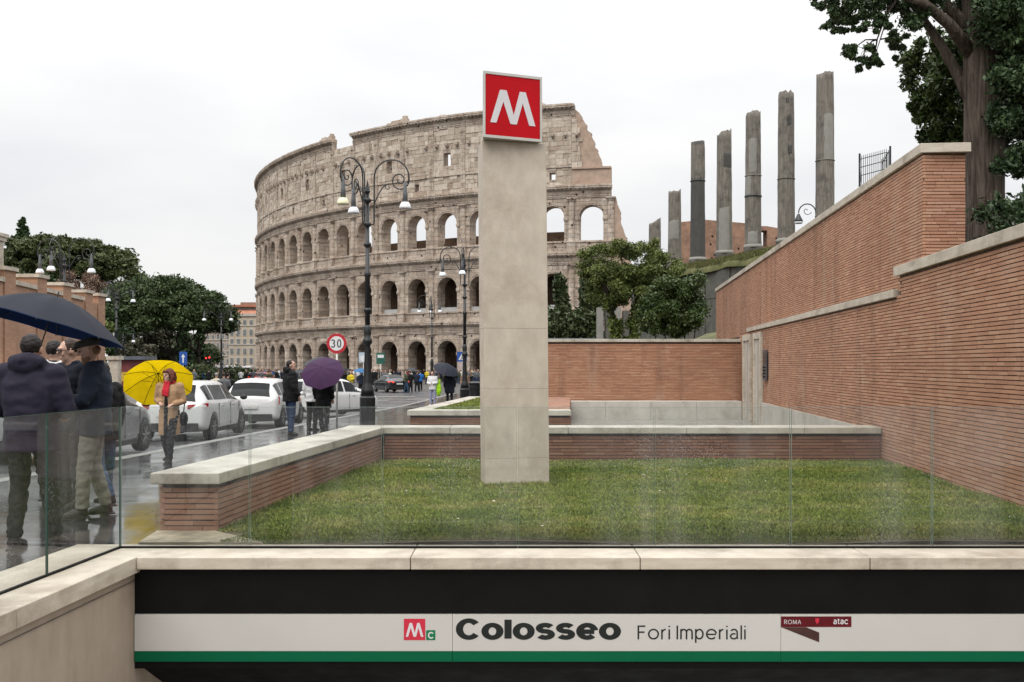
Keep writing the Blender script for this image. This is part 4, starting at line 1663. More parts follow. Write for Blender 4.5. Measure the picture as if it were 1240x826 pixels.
column(999, 89, 284, 70, .62, 'tallest column, grey with a large pale repaired patch at mid-height', G1, .12, rings=((.455, .04, RP),), patches=((.46, .74, 248, 318, RP),), seed=7)

# brick ruin behind the columns
ru_ = at(826, 300, 118)
ruin = empty('brick_ruin', (ru_.x, 118, 9.5), label='old brown brick ruin wall standing behind the columns', cat='ruin')
x0, x1 = at(822, 0, 118).x, at(946, 0, 118).x
zt0, zt1 = at(0, 266, 118).z, at(0, 277, 118).z
wx0, wx1 = at(920, 0, 118).x, at(929, 0, 118).x
wz0, wz1 = at(0, 299, 118).z, at(0, 279, 118).z
MB().extrude([(x0, 118, 8), (wx0, 118, 8), (wx0, 118, zt1 + .5), (x0 + 3, 118, zt0), (x0, 118, zt0 - .3)], (0, 2, 0)).build('wall', M['old_brick'], ruin, world=True)
MB().extrude([(wx1, 118, 8), (x1, 118, 8), (x1, 118, zt1), (wx1, 118, zt1 + .3)], (0, 2, 0)).build('wall', M['old_brick'], ruin, world=True)
MB().box((wx0, 118.01, 8), (wx1, 119.9, wz0)).build('wall', M['old_brick'], ruin, world=True)
MB().box((wx0, 118.01, wz1), (wx1, 119.9, zt1 + .3)).build('wall', M['old_brick'], ruin, world=True)
MB().extrude([(x0 + .5, 117.8, 8), (x0 + 2.4, 117.8, 8), (x0 + 2.4, 117.8, 12.4), (x0 + 1.9, 117.8, 13.4), (x0 + 1, 117.8, 13.5), (x0 + .5, 117.8, 12.6)], (0, .4, 0)).build('niche', M['ruin_inner'], ruin, world=True)
for i in range(16):
    hx, hz = rnd.uniform(x0 + 3, x1 - .5), rnd.uniform(12, zt1 - .8)
    if wx0 - .3 < hx < wx1 + .2: continue
    MB().box((hx, 117.96, hz), (hx + .18, 118.02, hz + .2)).build('putlog_hole', M['dark'], ruin, world=True)


# ------------------------------------------------------------------ foliage
def m_leaf(name, cols, rough=.55, transl=.25):
    t = NT(name)
    g = t.n('NewGeometry')
    p = t.pos()
    f = t.math('ADD', t.math('MULTIPLY', g.outputs['Random Per Island'], .36), t.math('MULTIPLY', t.noise(p, .8, 5), .64))
    c = t.ramp(f, [(.2 + .6 * i / (len(cols) - 1), k) for i, k in enumerate(cols)])
    t.set(c, rough, Specular_IOR_Level=.3)
    return t.m


M['leaf_pine'] = m_leaf('pine_needles', [(0.0211, 0.0363, 0.0132), (0.0422, 0.0665, 0.0211), (0.0725, 0.0991, 0.0316)])
M['leaf_pine2'] = m_leaf('pine_needles_warm', [(0.029, 0.0432, 0.0132), (0.0592, 0.0763, 0.0237), (0.0988, 0.1169, 0.0395)])
M['leaf_dark'] = m_leaf('dark_evergreen', [(0.0155, 0.031, 0.0124), (0.0341, 0.062, 0.0217), (0.0697, 0.1054, 0.0372)])
M['leaf_glossy'] = m_leaf('glossy_laurel', [(0.0237, 0.0446, 0.0139), (0.0527, 0.0837, 0.0232), (0.112, 0.1339, 0.0407)], .35)
M['leaf_ivy'] = m_leaf('ivy_olive', [(0.0427, 0.0652, 0.0171), (0.1023, 0.1302, 0.0307), (0.1961, 0.214, 0.0597)])
M['leaf_brown'] = m_leaf('brown_twigs', [(0.093, 0.062, 0.0465), (0.186, 0.1162, 0.0806), (0.279, 0.186, 0.1318)])
M['leaf_red'] = m_leaf('autumn_leaves', [(0.248, 0.1318, 0.0775), (0.3875, 0.217, 0.1318), (0.5115, 0.31, 0.2015)])
M['leaf_hedge'] = m_leaf('hedge', [(0.0205, 0.0341, 0.013), (0.0443, 0.062, 0.0217), (0.0767, 0.0961, 0.0325)])
M['leaf_scrub'] = m_leaf('dull_scrub', [(.045, .045, .028), (.075, .075, .046), (.115, .108, .07)])


def m_bark(name, lo, hi):
    t = NT(name)
    p = t.pos((7, 7, .55))
    f = t.noise(p, 2.2, 9, .7, .6)
    c = t.ramp(f, [(.32, tuple(x * .35 for x in lo)), (.46, lo), (.68, hi)])
    c = t.mixc(1.0, c, t.ramp(t.noise(t.pos(), 1.6, 5), [(.3, .7), (.7, 1.25)]), 'MULTIPLY')
    t.bump(f, 1.0, .09)
    t.set(c, .9, Specular_IOR_Level=.2)
    return t.m


M['bark'] = m_bark('bark', (.082, .062, .048), (.185, .15, .122))
M['bark_dark'] = m_bark('bark_dark', (.035, .028, .022), (.085, .07, .056))


def leaf_cloud(clumps, n, size, seed=1, shell=.55, flat=0.0, aspect=2.0):
    """leaf-sized quads spread through ellipsoidal clumps: (centre, radii, weight)"""
    g = np.random.default_rng(seed)
    wts = np.array([c[2] if len(c) > 2 else c[1][0] * c[1][1] * c[1][2] for c in clumps], float) ** .75
    cnt = np.maximum(6, (wts / wts.sum() * n)).astype(int)
    P_, D_l = [], []
    for (c, r, *_), k in zip(clumps, cnt):
        d = g.normal(size=(k, 3))
        d /= np.linalg.norm(d, axis=1, keepdims=True)
        rad = (shell + (1 - shell) * g.random((k, 1))) * (1 + .18 * g.normal(size=(k, 1)))
        P_.append(np.array(c) + d * rad * np.array(r))
        D_l.append(d)
    p = np.concatenate(P_)
    d = np.concatenate(D_l)
    k = len(p)
    a = g.normal(size=(k, 3)) + d * .4
    a[:, 2] *= (1 - flat)
    a /= np.linalg.norm(a, axis=1, keepdims=True)
    b = np.cross(a, g.normal(size=(k, 3)))
    b /= np.linalg.norm(b, axis=1, keepdims=True) + 1e-9
    s_ = size * g.uniform(.6, 1.4, (k, 1))
    a, b = a * s_ * aspect / 2, b * s_ / 2
    v = np.stack([p - a, p - a * .1 + b, p + a, p - a * .1 - b], 1).reshape(-1, 3)
    f = np.arange(4 * k).reshape(-1, 4)
    return v, f


def crown(name, parent, clumps, n, size, mat, seed=1, **kw):
    v, f = leaf_cloud(clumps, n, size, seed, **kw)
    return mobj(name, np_mesh(name, v, f, mat), parent)


def clumpy(c, r, k, cr, seed, squash=1.0, top=False):
    """k clumps spread over an ellipsoid's shell"""
    rr = random.Random(seed)
    o = []
    for i in range(k):
        while True:
            d = Vector((rr.gauss(0, 1), rr.gauss(0, 1), rr.gauss(0, 1)))
            if d.length > .01:
                d.normalize()
                break
        if top and d.z < -.35: d.z = -.35
        f = rr.uniform(.55, 1.0)
        q = cr * rr.uniform(.65, 1.35)
        o.append(((c[0] + d.x * r[0] * f, c[1] + d.y * r[1] * f, c[2] + d.z * r[2] * f), (q, q, q * squash), 1))
    return o


def branchy(base, tip, r0, r1, wob, seed, n=7):
    rr = random.Random(seed)
    base, tip = Vector(base), Vector(tip)
    pts, rad = [], []
    for i in range(n + 1):
        f = i / n
        j = Vector((rr.uniform(-1, 1), rr.uniform(-1, 1), rr.uniform(-.4, .4))) * wob * math.sin(PI * f)
        pts.append(base.lerp(tip, f) + j)
        rad.append(r0 + (r1 - r0) * f)
    return pts, rad


def simple_tree(name, base, trunk_h, crown_c, crown_r, k, cr, n, size, leaf, bark, label, cat='tree', group=None, seed=1, tr=.25, squash=.8, limbs=4, top=False, **kw):
    o = empty(name, base, label=label, cat=cat, group=group)
    m = MB()
    p, r = branchy((0, 0, -.3), (crown_c[0] * .5, crown_c[1] * .5, trunk_h), tr, tr * .6, tr * .5, seed)
    m.tube(p, r, 9)
    rr = random.Random(seed + 50)
    for i in range(limbs):
        a = 2 * PI * i / max(1, limbs) + rr.uniform(-.4, .4)
        t = Vector((crown_c[0] + crown_r[0] * .6 * math.cos(a), crown_c[1] + crown_r[1] * .6 * math.sin(a), crown_c[2] + crown_r[2] * rr.uniform(-.2, .4)))
        st_p = Vector(p[-1]) if i % 2 else Vector(p[-2])
        q, s_ = branchy(st_p, t, tr * .5, tr * .12, tr * 1.2, seed + i)
        m.tube(q, s_, 7)
    m.build('trunk', bark, o, smooth=True)
    crown('crown', o, clumpy(crown_c, crown_r, k, cr, seed, squash, top), n, size, leaf, seed, **kw)
    return o


# umbrella pines and the trees across the road
def pine(px, base_y, D, crown_px, crown_py0, crown_py1, wpx, label, seed, leaf, k=60, n=26000, fork=True, size=.2, trunk=True):
    b = at(px, base_y, D)
    b.z = gz(D) - .1
    sc_ = D / 1240
    cx_, cz0, cz1 = (crown_px - 620) * sc_ - b.x, EYE + (442 - crown_py1) * sc_ - b.z, EYE + (442 - crown_py0) * sc_ - b.z
    R_ = wpx * sc_ / 2
    o = empty('umbrella_pine', b, label=label, cat='pine tree', group='umbrella pines across the road')
    m = MB()
    tr = .34
    fz = cz0 * .55
    fork_p = (cx_ * .25, 0, fz)
    p, r = branchy((0, 0, -.3), fork_p, tr, tr * .8, .15, seed, 6)
    m.tube(p, r, 10)
    rr = random.Random(seed)
    ends = [(cx_ - R_ * .45, .6, cz0 + .9), (cx_ + R_ * .3, -.8, cz0 + .9), (cx_ + R_ * .6, 1.2, cz0 + 1.2), (cx_ - R_ * .1, 2.0, cz0 + 1.1), (cx_ - R_ * .7, -1, cz0 + 1.3)]
    for i, e in enumerate(ends):
        q, s_ = branchy(p[-1], e, tr * (.62 if i < 2 else .4), tr * .12, .3, seed + i, 6)
        m.tube(q, s_, 8)
    m.build('trunk', M['bark_dark'], o, smooth=True)
    cl = []
    for i in range(k):
        a = rr.uniform(0, 2 * PI)
        f = math.sqrt(rr.random())
        dome = math.sqrt(max(0, 1 - (f * .96) ** 2))
        z = cz0 + .5 + (cz1 - cz0 - .9) * dome * rr.choice((1, 1, .85, .45, .2))
        q = rr.uniform(.8, 1.5) * R_ / 8
        cl.append(((cx_ + R_ * .93 * f * math.cos(a), R_ * .8 * f * math.sin(a), z), (q * 1.25, q * 1.25, q * .75), 1))
    crown('crown', o, cl, n, size, leaf, seed, shell=.45, aspect=2.4)
    return o


pine(214, 455, 118, 198, 341, 402, 170, 'wide umbrella pine with forked trunk across the road', 3, M['leaf_pine'], 130, 115000, size=.175)
pine(243, 455, 128, 232, 352, 406, 66, 'small umbrella pine beside the cypress at the street corner', 5, M['leaf_pine'], 50, 34000)
pine(118, 452, 135, 108, 292, 345, 120, 'umbrella pine on the slope behind the brick terrace', 6, M['leaf_pine2'], 70, 32000, size=.26)
pine(60, 452, 150, 62, 286, 340, 110, 'tall umbrella pine behind the white gate pillar', 7, M['leaf_pine2'], 70, 32000, size=.27)


def cypress(px, D, top_y, wpx, label, seed, leaf=None, n=7000, name='cypress', group='cypresses near the amphitheatre', zb=None):
    b = at(px, 442, D)
    b.z = gz(D) - .12 if zb is None else zb
    H = EYE + (442 - top_y) / 1240 * D - b.z
    rr = random.Random(seed)
    R_ = wpx * D / 1240 / 2
    o = empty(name, b, label=label, cat='tree', group=group)
    MB().tube([(0, 0, -.2), (0, 0, H * .9)], [.2, .04], 8).build('trunk', M['bark_dark'], o)
    cl = []
    for i in range(34):
        f = i / 33
        w_ = R_ * (math.sin(PI * min(1, .12 + f * .9)) ** .6) * .75
        a = rr.uniform(0, 2 * PI)
        q = R_ * rr.uniform(.35, .6)
        cl.append(((w_ * .5 * math.cos(a), w_ * .5 * math.sin(a), .4 + (H - .8) * f), (q + w_ * .3, q + w_ * .3, H / 22), 1))
    crown('crown', o, cl, n, R_ * .28, leaf or M['leaf_hedge'], seed, shell=.5)
    return o


cypress(222, 140, 398, 22, 'dark column-shaped cypress behind the forked pine', 1, M['leaf_dark'], group='cypresses across the road')
cypress(242, 135, 396, 15, 'slim dark cypress under the small umbrella pine', 2, M['leaf_dark'], group='cypresses across the road')
cypress(205, 150, 405, 20, 'broad dark cypress beside the pine trunk', 3, M['leaf_dark'], group='cypresses across the road')

# mixed trees on the slope behind the brick terrace
for i, (px, D, ty, by, wpx, leaf, lab) in enumerate((
        (95, 120, 322, 400, 70, M['leaf_brown'], 'leafless brownish tree between the pines'),
        (135, 112, 368, 430, 56, M['leaf_dark'], 'dark evergreen tree below the umbrella pines'),
        (165, 108, 412, 446, 46, M['leaf_scrub'], 'low dull bushy tree left of the forked pine trunk'),
        (112, 100, 375, 445, 44, M['leaf_ivy'], 'olive green shrubby tree above the terrace end'),
        (190, 125, 420, 447, 40, M['leaf_scrub'], 'dull olive tree seen below the forked pine'),
        (235, 150, 420, 448, 60, M['leaf_hedge'], 'clipped dark shrub mass at the street corner'),
        (70, 160, 285, 345, 50, M['leaf_red'], 'tree with thin reddish autumn leaves on the hill'),
        (105, 165, 305, 345, 40, M['leaf_red'], 'small reddish tree on the hill crest'),
        (145, 160, 318, 360, 60, M['leaf_pine2'], 'green round tree on the hill crest'),
        (45, 110, 330, 400, 60, M['leaf_dark'], 'dark tree right behind the terrace wall'),
        (212, 150, 392, 446, 60, M['leaf_scrub'], 'dull greyish tree behind the trunk of the forked pine'),
        (178, 145, 388, 446, 60, M['leaf_scrub'], 'dull greyish tree behind the left limb of the forked pine'),
        (15, 170, 290, 330, 40, M['leaf_pine2'], 'green tree under the dark conifer'))):
    b = at(px, 442, D)
    b.z = gz(D) - .1
    sc_ = D / 1240
    zc0, zc1 = EYE + (442 - by) * sc_ - b.z, EYE + (442 - ty) * sc_ - b.z
    simple_tree('slope_tree', b, max(1, zc0), (0, 0, (zc0 + zc1) / 2), (wpx * sc_ / 2, wpx * sc_ / 2.4, (zc1 - zc0) / 2), 26, wpx * sc_ / 7, 11500 if i not in (0, 6, 7) else 9000,
                .21 if i not in (0, 6, 7) else .14, leaf, M['bark_dark'], lab, seed=40 + i, tr=.3, limbs=6, group='trees on the slope across the road')
# dark conifer on the hill
b = at(27, 442, 190)
b.z = gz(190)
con = empty('conifer', b, label='dark pointed conifer on top of the hill across the road', cat='conifer')
zt = EYE + (442 - 264) / 1240 * 190 - b.z
MB().tube([(0, 0, 0), (0, 0, zt * .98)], [.35, .05], 8).build('trunk', M['bark_dark'], con)
cl = []
for i in range(16):
    f = i / 15
    z = zt - 7.5 * f - .3
    w_ = .3 + 2.1 * f
    for q in range(5):
        a = rnd.uniform(0, 6.3)
        cl.append(((w_ * .8 * math.cos(a), w_ * .8 * math.sin(a), z), (w_ * .5, w_ * .5, .28), 1))
crown('crown', con, cl, 5000, .4, M['leaf_dark'], 9, shell=.3)
# dense planting on the slope itself
slope = MB()
rows = [(108, -.6), (118, 1.5), (130, 4), (150, 8), (175, 11), (200, 12)]
for (yy, zz) in rows:
    for f in range(9):
        slope.v.append((-1.1 * yy + f * (.77 * yy) / 8, yy, zz * max(0, 1 - max(0, f - 3) / 5.5) - .6))
for j in range(5):
    for f in range(8):
        slope.f.append([j * 9 + f, j * 9 + f + 1, (j + 1) * 9 + f + 1, (j + 1) * 9 + f])
        slope.m.append(0)
tag(slope.build('far_slope', M['leaf_dark'] if False else plain('scrub', (.030, .036, .018), .9, .4, .5, .4), smooth=True), kind='structure')
cl = []
for i in range(120):
    f = rnd.random()
    yy = rnd.uniform(106, 135)
    xx = rnd.uniform(-62, -33 + (yy - 106) * -.05)
    cl.append(((xx, yy, gz(yy) + rnd.uniform(.1, 1.3)), (1.3, 1.3, rnd.uniform(.7, 1.3)), 1))
us = crown('undergrowth', None, cl, 36000, .22, M['leaf_hedge'], 77, shell=.5)
tag(us, 'dark undergrowth and low bushes at the foot of the pines', 'bushes', kind='stuff')

# hedges, cypresses and fence in front of the amphitheatre, right of the pylon
cypress(677, 108, 333, 26, 'small broad cypress in front of an arch, next to the pylon', 11, n=6000)
cypress(713, 112, 328, 30, 'small broad cypress in front of an arch, beside the ivy-clad tree', 12, n=6000)
hd = empty('hedge', (at(690, 0, 78).x, 78, .2), label='dark clipped hedge behind the grey railing beside the pylon', cat='hedge')
cl = []
for i in range(60):
    q = at(rnd.uniform(640, 728), 0, 78)
    cl.append(((q.x - hd.location.x, rnd.uniform(-1, 1.5), rnd.uniform(1.2, at(0, 374, 78).z - .3 - rnd.random() * .5)), (.8, .8, .6), 1))
crown('foliage', hd, cl, 16000, .17, M['leaf_hedge'], 21, shell=.5)
for i in range(9):
    MB().tube([(-3.4 + i * .85, .2, -1), (-3.4 + i * .85, .2, 2.5)], .05, 6).build('stem', M['bark_dark'], hd)
rail = empty('grey_railing', (at(690, 0, 70).x, 70, .9), label='grey sheet railing in front of the hedge', cat='railing')
xa, xb = at(640, 0, 70).x - rail.location.x, at(735, 0, 70).x - rail.location.x
gm = plain('galvanised', (.17, .185, .20), .5, .2, 3, 0, .4)
MB().box((xa, 0, 1.1), (xb, .05, 1.9)).build('sheet', gm, rail)
MB().box((xa, -.06, 2.35), (xb, .0, 2.43)).build('top_rail', gm, rail)
for i in range(7):
    x = xa + (xb - xa) * i / 6
    MB().box((x - .03, -.07, -1.5), (x + .03, -.061, 2.5)).build('post', gm, rail)

# stone pier left of the ivy tree (end of the retaining wall)
pier = empty('concrete_pier', (at(731, 0, 62).x, 62, 0), label='weathered grey buttress standing behind the ivy-clad trunk', cat='buttress')
for i, (px, wd, ty) in enumerate(((727, 7, 372), (737, 7, 374), (748, 8, 372), (759, 8, 376), (770, 7, 380))):
    c = at(px, ty, 62)
    MB().box((c.x - wd * 62 / 2480, 62 + rnd.uniform(-.1, .1), -.5), (c.x + wd * 62 / 2480, 62.8, c.z)).build('pilaster', M['retaining'] if i % 2 else M['column_repair'], pier, world=True)

# ivy-clad tree with spreading crown
tb = at(757, 425, 50)
ivy = empty('ivy_tree', (tb.x, 50, 1.1), label='spreading tree with ivy-clad forked trunk behind the low brick wall', cat='tree')
sc_ = 50 / 1240
def loc(px, py, dy=0): return Vector(((px - 620) * sc_ - tb.x, dy, EYE + (442 - py) * sc_ - 1.1))
m = MB()
lim = [[(752, 425), (748, 400), (742, 382), (735, 362), (728, 342)], [(764, 425), (766, 398), (774, 378), (778, 352), (784, 325)], [(742, 382), (733, 350), (722, 330), (712, 318)], [(774, 378), (768, 350), (758, 330), (752, 312)], [(778, 352), (795, 332), (810, 318)]]
for i, l_ in enumerate(lim):
    pts = [loc(a, b_, .3 * math.sin(i * 2 + j)) for j, (a, b_) in enumerate(l_)]
    m.tube(pts, [(.17 if i < 2 else .08) * (1 - .65 * j / (len(pts) - 1)) for j in range(len(pts))], 8)
m.build('trunk', M['bark_dark'], ivy, smooth=True)
rr = random.Random(8)
cl = []
for l_ in lim[:2]:
    for (a, b_), (c, d) in zip(l_[:-1], l_[1:]):
        for q in range(5):
            f = rr.random()
            cl.append((tuple(loc(a + (c - a) * f + rr.uniform(-5, 5), b_ + (d - b_) * f, rr.uniform(-.25, .25))), (.26, .26, .34), .4))
crown('ivy', ivy, cl, 9000, .085, M['leaf_ivy'], 31, shell=.3)
cl = []
for i in range(95):
    a = rr.uniform(0, 2 * PI)
    f = math.sqrt(rr.random())
    x = 764 + 64 * f * math.cos(a)
    yb = 322 - 30 * f * math.sin(a) * (1 if math.sin(a) > 0 else .7)
    if abs(x - 764) > 50: yb = max(yb, 300)
    cl.append((tuple(loc(x, yb, rr.uniform(-1.6, 1.8))), (rr.uniform(.25, .5),) * 2 + (rr.uniform(.2, .36),), 1))
for i in range(26):
    cl.append((tuple(loc(768 + rr.uniform(-22, 26), 342 + rr.uniform(-14, 14), rr.uniform(-1.2, 1))), (.36, .36, .3), 1))
for i in range(22):
    cl.append((tuple(loc(735 + rr.uniform(-18, 22), 352 + rr.uniform(-14, 16), rr.uniform(-1, 1))), (.36, .36, .3), 1))
crown('crown', ivy, cl, 58000, .06, M['leaf_ivy'], 32, shell=.25)
# dense round evergreen bush
bb = at(818, 420, 46)
bush = empty('laurel_bush', (bb.x, 46, 1.2), label='dense dark green round bush next to the ivy-clad tree', cat='bush')
sc_ = 46 / 1240
cl = []
for i in range(80):
    a, f = rr.uniform(0, 2 * PI), math.sqrt(rr.random())
    x = (816 + 40 * f * math.cos(a) - 620) * sc_ - bb.x
    z = EYE + (442 - (374 - 38 * f * math.sin(a) - 6 * math.cos(a))) * sc_ - 1.2
    cl.append(((x, rr.uniform(-1.1, 1.2), z), (rr.uniform(.25, .42),) * 3, 1))
crown('foliage', bush, cl, 48000, .066, M['leaf_glossy'], 33, shell=.4)
for i in range(5):
    MB().tube([((i - 2) * .3, 0, -.5), ((i - 2) * .5, .1 * i, 2.2)], [.06, .02], 6).build('stem', M['bark_dark'], bush)

# ------------------------------------------------------------------ big tree and shrubs behind the right wall
TB = at(1192, 235, 18.5)
big = empty('cedar_tree', (TB.x, 18.5, 2.4), label='huge old evergreen with grey fissured trunk and dark drooping boughs behind the wall', cat='tree')
sc_ = 18.5 / 1240
def bl(px, py, dy=0.0): return Vector(((px - 620) * sc_ - TB.x + dy * (px - 620) / 1240, dy, EYE + (442 - py) * sc_ - 2.4 + dy * (442 - py) / 1240))
def trunk_tube(pts, rad, n=22, seed=1, flute=.12):
    m = MB()
    k = len(pts)
    # fine subdivision with fluting
    pp, rr_ = [], []
    for i in range(k - 1):
        for q in range(6):
            f = q / 6
            pp.append(pts[i].lerp(pts[i + 1], f))
            rr_.append(rad[i] + (rad[i + 1] - rad[i]) * f)
    pp.append(pts[-1]); rr_.append(rad[-1])
    for i, (p, r) in enumerate(zip(pp, rr_)):
        for j in range(n):
            a = 2 * PI * j / n
            fl_ = 1 + flute * mnoise.noise(Vector((math.cos(a) * 1.6 + seed, math.sin(a) * 1.6, i * .10))) + .05 * mnoise.noise(Vector((math.cos(a) * 6, math.sin(a) * 6 + seed, i * .25)))
            m.v.append((p.x + r * fl_ * math.cos(a), p.y + r * fl_ * math.sin(a), p.z))
    for i in range(len(pp) - 1):
        for j in range(n):
            m.f.append([i * n + j, i * n + (j + 1) % n, (i + 1) * n + (j + 1) % n, (i + 1) * n + j])
            m.m.append(0)
    return m
trunk_tube([bl(1195, 330), bl(1192, 235), bl(1190, 130), bl(1190, 20), bl(1186, -120), bl(1184, -260)], [.42, .33, .325, .31, .27, .18], 40, 3, .22).build('trunk', M['bark'], big, smooth=True)
boughs = [([(1178, 128), (1160, 90), (1138, 52), (1112, 15), (1085, -20)], .12), ([(1180, 70), (1150, 30), (1120, 5), (1090, -5)], .13), ([(1178, 40), (1140, 0), (1100, -30), (1050, -50)], .12),
          ([(1200, 60), (1230, 20), (1270, -10)], .12), ([(1198, 140), (1225, 105), (1260, 80)], .08), ([(1090, -5), (1072, 20), (1062, 48)], .03), ([(1085, -20), (1050, 2), (1030, 28)], .025), ([(1050, -50), (1020, -10), (998, 12)], .03), ([(1075, 10), (1070, 35), (1062, 60)], .018)]
BOUGH_PTS = []
for i, (l_, r0) in enumerate(boughs):
    pts = [bl(a, b_, .25 * j * (-1) ** i) for j, (a, b_) in enumerate(l_)]
    for a_, b_ in zip(pts[:-1], pts[1:]): BOUGH_PTS += [a_, a_.lerp(b_, .5), b_]
    mm = MB()
    mm.tube(pts, [r0 * (1 - .6 * j / (len(pts) - 1)) for j in range(len(pts))], 9)
    mm.build('bough', M['bark'], big, smooth=True)
rr = random.Random(12)
cl = []
def spray(px, py, spread, k, r, dyr=1.0, w_=1):
    for _ in range(k):
        cl.append((tuple(bl(px + rr.gauss(0, spread), py + rr.gauss(0, spread), rr.uniform(-dyr, dyr))), (r * rr.uniform(.6, 1.3),) * 2 + (r * rr.uniform(.5, 1.0),), w_))
for (px, py, sp_, k, r) in ((1000, 2, 8, 6, .13), (1012, 22, 8, 6, .14), (1024, 30, 8, 5, .13), (1028, 60, 6, 5, .11), (1045, 62, 8, 5, .12), (1058, 72, 5, 5, .10), (1035, -10, 15, 12, .2), (1062, 18, 9, 6, .12), (1085, 8, 12, 8, .14),
                            (1082, 45, 6, 4, .09), (1092, 55, 5, 4, .09), (1100, 12, 14, 10, .2), (1120, -15, 25, 14, .28), (1080, -35, 25, 14, .25), (1150, -25, 25, 12, .3), (1040, 35, 6, 4, .09), (1020, 12, 6, 5, .12)):
    n_old = len(cl)
    spray(px, py, sp_ * 1.15, int(k * 1.5), r * .68, .6)
    # twigs that carry these tufts, from the nearest point of a bough
    ctr = bl(px, py)
    best = min(BOUGH_PTS, key=lambda v_: (v_ - ctr).length)
    tw = MB()
    hub = best.lerp(ctr, .8)
    tw.tube([best, best.lerp(hub, .5) + Vector((rr.uniform(-.08, .08), rr.uniform(-.05, .05), .06)), hub], [.016, .012, .008], 6)
    for c_ in cl[n_old:]:
        tw.tube([hub, hub.lerp(Vector(c_[0]), .5) + Vector((rr.uniform(-.03, .03), 0, .03)), Vector(c_[0])], [.007, .005, .003], 5)
    tw.build('twig', M['bark_dark'], big)
crown('bough_foliage', big, cl, 46000, .032, M['leaf_dark'], 41, shell=.2)
cl = []
for (px, py, sp_, k, r) in ((1222, 40, 18, 26, .35), (1225, 95, 15, 22, .3), (1222, 150, 12, 14, .24), (1235, 10, 20, 14, .4), (1230, 190, 10, 10, .22), (1262, 80, 22, 24, .4), (1214, 5, 8, 8, .25)):
    spray(px, py, sp_, k, r, 1.2)
crown('rear_foliage', big, cl, 64000, .046, M['leaf_dark'], 42, shell=.2)

lau = empty('laurel_tree', (TB.x - 1.2, 21, 2.4), label='glossy green laurel growing left of the great trunk behind the wall', cat='tree')
sc_ = 21 / 1240
TBx = TB.x - 1.2
def ll(px, py, dy=0.0): return Vector(((px - 620) * sc_ - TBx, dy, EYE + (442 - py) * sc_ - 2.4))
cl = []
for (px, py, sp_, k, r) in ((1128, 85, 14, 18, .24), (1140, 115, 14, 18, .24), (1118, 126, 8, 8, .15), (1150, 145, 14, 14, .22), (1128, 152, 8, 6, .13), (1160, 70, 14, 12, .26), (1108, 130, 4, 4, .08), (1142, 160, 8, 8, .14), (1160, 165, 12, 10, .18), (1120, 60, 8, 6, .16)):
    for _ in range(k):
        cl.append((tuple(ll(px + rr.gauss(0, sp_), py + rr.gauss(0, sp_), rr.uniform(-.6, .6))), (r * rr.uniform(.6, 1.2),) * 3, 1))
crown('crown', lau, cl, 22000, .055, M['leaf_glossy'], 43, shell=.2)
MB().tube([ll(1165, 330), ll(1160, 200), ll(1145, 120), ll(1135, 70)], [.1, .08, .05, .02], 8).build('trunk', M['bark_dark'], lau, smooth=True)

srb = empty('wall_shrub', (6.9, 13.5, 2.4), label='dark tangled shrubs and ivy at the foot of the great trunk, above the near wall', cat='shrubs')
cl, cl2 = [], []
for i in range(230):
    yy = rnd.uniform(-2.5, 4.2)
    xx = rnd.uniform(.1, 3.4)
    cl.append(((xx + yy * DIR, yy, rnd.uniform(.15, 1.35 + .55 * rnd.random() + max(0, xx - 1.4) * .5)), (.22, .22, .2), 1))
for i in range(45):
    yy = rnd.uniform(-2.5, 2.0)
    cl2.append(((rnd.uniform(.6, 2.6) + yy * DIR, yy, rnd.uniform(.7, 2.1)), (.2, .2, .2), 1))
crown('foliage', srb, cl, 40000, .045, M['leaf_dark'], 44, shell=.2)
crown('red_foliage', srb, cl2, 4500, .055, m_leaf('rusty_shrub', [(.03, .03, .012), (.07, .05, .02), (.14, .07, .035)]), 45, shell=.2)
iv = MB()
cl = []
for i in range(46):
    f = rnd.random()
    q = bl(1178 + rnd.uniform(-7, 10), 150 + 90 * f, -.33)
    cl.append((tuple(q), (.06, .03, .09), 1))
crown('climbing_ivy', big, cl, 1500, .06, M['leaf_ivy'], 46, shell=.1)

# iron fence high up between the wall and the columns
fn = empty('iron_fence', (at(1068, 0, 33).x, 33, 6.2), label='black wrought-iron fence panel showing above the tall wall', cat='fence')
sc_ = 33 / 1240
fx = lambda px: (px - 620) * sc_ - fn.location.x
fz = lambda py: EYE + (442 - py) * sc_ - 6.2
xs_ = [1041 + i * 2.6 for i in range(15)]
for i, px in enumerate(xs_):
    MB().tube([(fx(px), .02 * i, -1), (fx(px), .02 * i, fz(189 - (px - 1041) * .30))], .009, 5).build('bar', M['iron'], fn)
for dz in (4, 14, 24):
    MB().tube([(fx(1041), 0, fz(189 + dz)), (fx(1078), .3, fz(178 + dz))], .014, 5).build('rail', M['iron'], fn)
for px in (1041, 1078):
    MB().tube([(fx(px), 0, -1), (fx(px), 0, fz(186 if px < 1050 else 177))], .035, 6).build('post', M['iron'], fn)
for i in range(7):
    px = 1082 + i * 2.4
    MB().tube([(fx(px), .3 + i * .3, -1), (fx(px), .3 + i * .3, fz(177))], .012, 5).build('bar', M['iron'], fn)
MB().tube([(fx(1080), .3, fz(182)), (fx(1098), 2.2, fz(182))], .014, 5).build('rail', M['iron'], fn)
MB().tube([(fx(1041), 0, fz(196)), (fx(1038), -.4, fz(224))], .014, 5).build('brace', M['iron'], fn)

# ------------------------------------------------------------------ brick terrace across the road
ter = empty('brick_terrace', (-19.5, 44, -.2), label='orange brick terrace wall with piers and pale coping across the road', cat='wall')
tx = lambda y: -18.6 - .15 * (y - 37)
M['brick_far'] = m_brick('brick_far', [(.40, .215, .125), (.36, .19, .11), (.44, .25, .155)], (.46, .32, .22))


